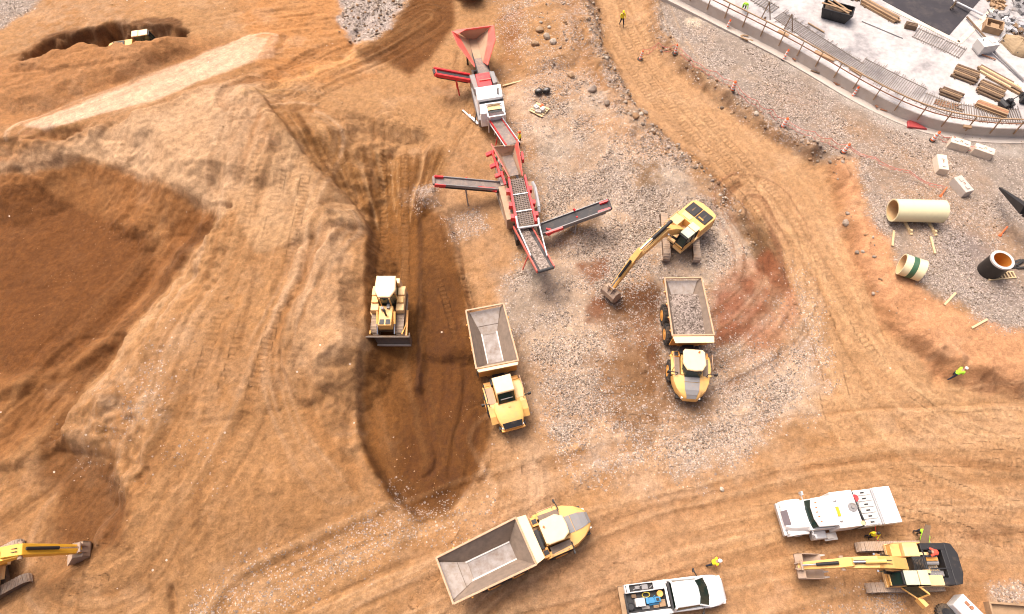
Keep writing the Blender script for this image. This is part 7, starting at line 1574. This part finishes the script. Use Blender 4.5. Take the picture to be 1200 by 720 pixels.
# ------------------------------------------------------------------ stones
def rock_base():
    bm = bmesh.new(); bmesh.ops.create_icosphere(bm, subdivisions=1, radius=1); v = np.array([q.co[:] for q in bm.verts]); f = np.array([[q.index for q in g.verts] for g in bm.faces]); bm.free(); return v, f
RV, RF = rock_base()
rng = np.random.default_rng(5)
def rock_mat(name):
    m = bpy.data.materials.new(name); m.use_nodes = True; t = m.node_tree; a = t.nodes.new('ShaderNodeAttribute'); a.attribute_name = 'stone'; p = t.nodes['Principled BSDF']; p.inputs['Roughness'].default_value = .9
    n = t.nodes.new('ShaderNodeTexNoise'); n.inputs['Scale'].default_value = 7; g = t.nodes.new('ShaderNodeNewGeometry'); t.links.new(g.outputs['Position'], n.inputs[0])
    r = t.nodes.new('ShaderNodeMapRange'); r.inputs[3].default_value = .7; r.inputs[4].default_value = 1.3; t.links.new(n.outputs[0], r.inputs[0]); s = t.nodes.new('ShaderNodeVectorMath'); s.operation = 'SCALE'
    t.links.new(a.outputs['Color'], s.inputs[0]); t.links.new(r.outputs[0], s.inputs['Scale']); t.links.new(s.outputs[0], p.inputs['Base Color']); return m
ROCK = rock_mat('stone')
def bilg(x, y):
    i = np.clip(np.searchsorted(XA, x) - 1, 0, len(XA) - 2); j = np.clip(np.searchsorted(YA, y) - 1, 0, len(YA) - 2); return i, j
def stones(name, label, n, smin, smax, dens, cols, pw=2.2, sink=.3):
    """one mass of loose stones thrown over the ground where dens says so"""
    xs, ys = [], []
    jj, ii_ = np.where(dens[Y0:Y0 + YN, X0:X0 + XN] > .02); w_ = dens[Y0:Y0 + YN, X0:X0 + XN][jj, ii_]; w_ = w_ / w_.sum(); pick = rng.choice(len(jj), n, p=w_)
    x = XA[X0 + ii_[pick]] + rng.uniform(0, STEP, n); y = YA[Y0 + jj[pick]] + rng.uniform(0, STEP, n); z = Hm[Y0 + jj[pick], X0 + ii_[pick]]
    s = smin + (smax - smin) * rng.random(n) ** pw; a = rng.uniform(0, 2 * np.pi, n); nv = len(RV)
    V = RV[None] * (1 + rng.uniform(-.28, .28, (n, nv, 1))) * (s[:, None, None] * np.stack([np.ones(n), rng.uniform(.6, 1, n), rng.uniform(.45, .8, n)], -1)[:, None, :])
    c, q = np.cos(a)[:, None], np.sin(a)[:, None]; X = V[..., 0] * c - V[..., 1] * q; Y = V[..., 0] * q + V[..., 1] * c
    P_ = np.stack([X + x[:, None], Y + y[:, None], V[..., 2] + (z + s * sink)[:, None]], -1).reshape(-1, 3); Fc = (RF[None] + (np.arange(n) * nv)[:, None, None]).reshape(-1, 3)
    me = bpy.data.meshes.new(name); me.vertices.add(len(P_)); me.vertices.foreach_set('co', P_.astype(np.float32).ravel()); me.loops.add(Fc.size); me.loops.foreach_set('vertex_index', Fc.astype(np.int32).ravel()); me.polygons.add(len(Fc)); me.polygons.foreach_set('loop_start', np.arange(0, Fc.size, 3, dtype=np.int32)); me.update(); me.validate()
    cols = np.array(cols); cc = cols[rng.integers(0, len(cols), n)] * rng.uniform(.75, 1.2, (n, 1)); cc = np.repeat(cc, nv, 0); at_ = me.attributes.new('stone', 'FLOAT_COLOR', 'POINT'); at_.data.foreach_set('color', np.concatenate([cc, np.ones((len(cc), 1))], -1).astype(np.float32).ravel())
    me.materials.append(ROCK); o = bpy.data.objects.new(name, me); COL.objects.link(o); tag(o, label, 'stones', kind='stuff'); return o
PALES = [lin(190, 166, 148), lin(174, 150, 134), lin(160, 136, 120), lin(206, 184, 168), lin(180, 156, 142), lin(136, 112, 94)]
BROWNS = [lin(170, 126, 90), lin(150, 110, 76), lin(190, 150, 116), lin(128, 92, 64)]
edge_fade = smooth((70 - np.abs(GX)) / 10)
deckm = zone(' '.join('%f %f' % (x, y - 3) for x, y in edge_px) + ' 1400 120 1400 -200 690 -200', .1, .05)
clear = (1 - deckm) * (1 - .85 * TM)
midg = Z('600 115 700 90 800 190 895 290 945 400 940 470 780 545 640 510 590 300', 1, 1)
stones('gravel_stones', 'loose pale stones strewn over the gravel', 30000, .025, .10, np.maximum(G - .15, 0) ** 1.4 * clear * (GY < 68) * (.35 + .65 * midg), PALES, 2.6)
berm = np.maximum.reduce([band('686 -20 700 50 722 95 745 135 790 175 832 210 868 250 885 285', .7, .6, .8), band('762 30 800 74 855 116 905 152 958 180 990 192', .5, .5, .6), .9 * Z('402 -20 490 -20 470 15 440 45 410 52 398 30', .4, .8), .10 * Z('615 5 660 -5 690 30 700 100 670 110 625 70', .6, .9), .35 * band('980 200 1000 250 1025 330 1080 395', .5, .5, .6)])
stones('rubble', 'broken rock and rubble along the road edges', 1300, .04, .24, np.clip(berm, 0, 1) * (1 - .9 * TM), PALES + BROWNS, 3.0, .2)
clods = smooth(.2 + fbm(GX * .5, GY * .5, 4, 301)) ** 3 * (1 - G) * (1 - TM) * (1 - deckm) * (.25 + .75 * Z('-60 -40 560 -40 560 620 300 720 -60 720', 3, 2))
stones('earth_clods', 'loose clods of brown earth', 1500, .025, .07, clods, [TAN, OCHRE, TAN, PALE, BROWNS[0]], 3.0, .1)
def boulder(px, s, c, lb):
    p = ag(*px); v = RV * (1 + rng.uniform(-.22, .22, (len(RV), 1))) * np.array([1, rng.uniform(.65, .95), .7]) * s; k = MB(); k.add([tuple(q) for q in v], [tuple(int(i) for i in f) for f in RF])
    o = k.build('boulder', ROCK, None, loc=p + Vector((0, 0, s * .3)), rot=(0, 0, rng.uniform(0, 6)), bevel=s * .12); cc = c; at_ = o.data.attributes.new('stone', 'FLOAT_COLOR', 'POINT'); at_.data.foreach_set('color', np.tile(np.append(cc, 1), len(o.data.vertices)).astype(np.float32)); tag(o, lb, 'boulder', 'boulders lying about')
for px, s, c, lb in (((694, 107), .72, PALES[4], 'biggest grey boulder left of the haul road'), ((641, 44), .55, PALES[0], 'pale boulder at the lower end of the rock group near the red hopper'), ((632, 36), .5, BROWNS[2], 'tan boulder in the upper left of the rock group near the red hopper'), ((648, 50), .42, PALES[3], 'pale small boulder right of the rock group near the red hopper'), ((627, 52), .5, BROWNS[2], 'brown boulder left below the rock group near the red hopper'), ((669, 90), .5, BROWNS[2], 'tan boulder above the biggest grey boulder'), ((745, 137), .45, BROWNS[0], 'brown boulder on the left edge of the haul road'), ((711, 122), .38, PALES[2], 'grey boulder below the biggest grey boulder'), ((756, 133), .36, PALES[2], 'grey boulder at the left road edge beside the brown boulder'), ((886, 134), .3, PALES[3], 'white boulder under the mesh above the road bend'), ((991, 262), .36, PALES[1], 'grey boulder at the foot of the clay bank'), ((846, 574), .22, PALES[3], 'white stone lying alone in the open mud right of the middle truck tracks'), ((712, 121.5), .3, BROWNS[0], 'small brown boulder touching the grey one below the biggest boulder')):
    boulder(px, s, np.array(c), lb)
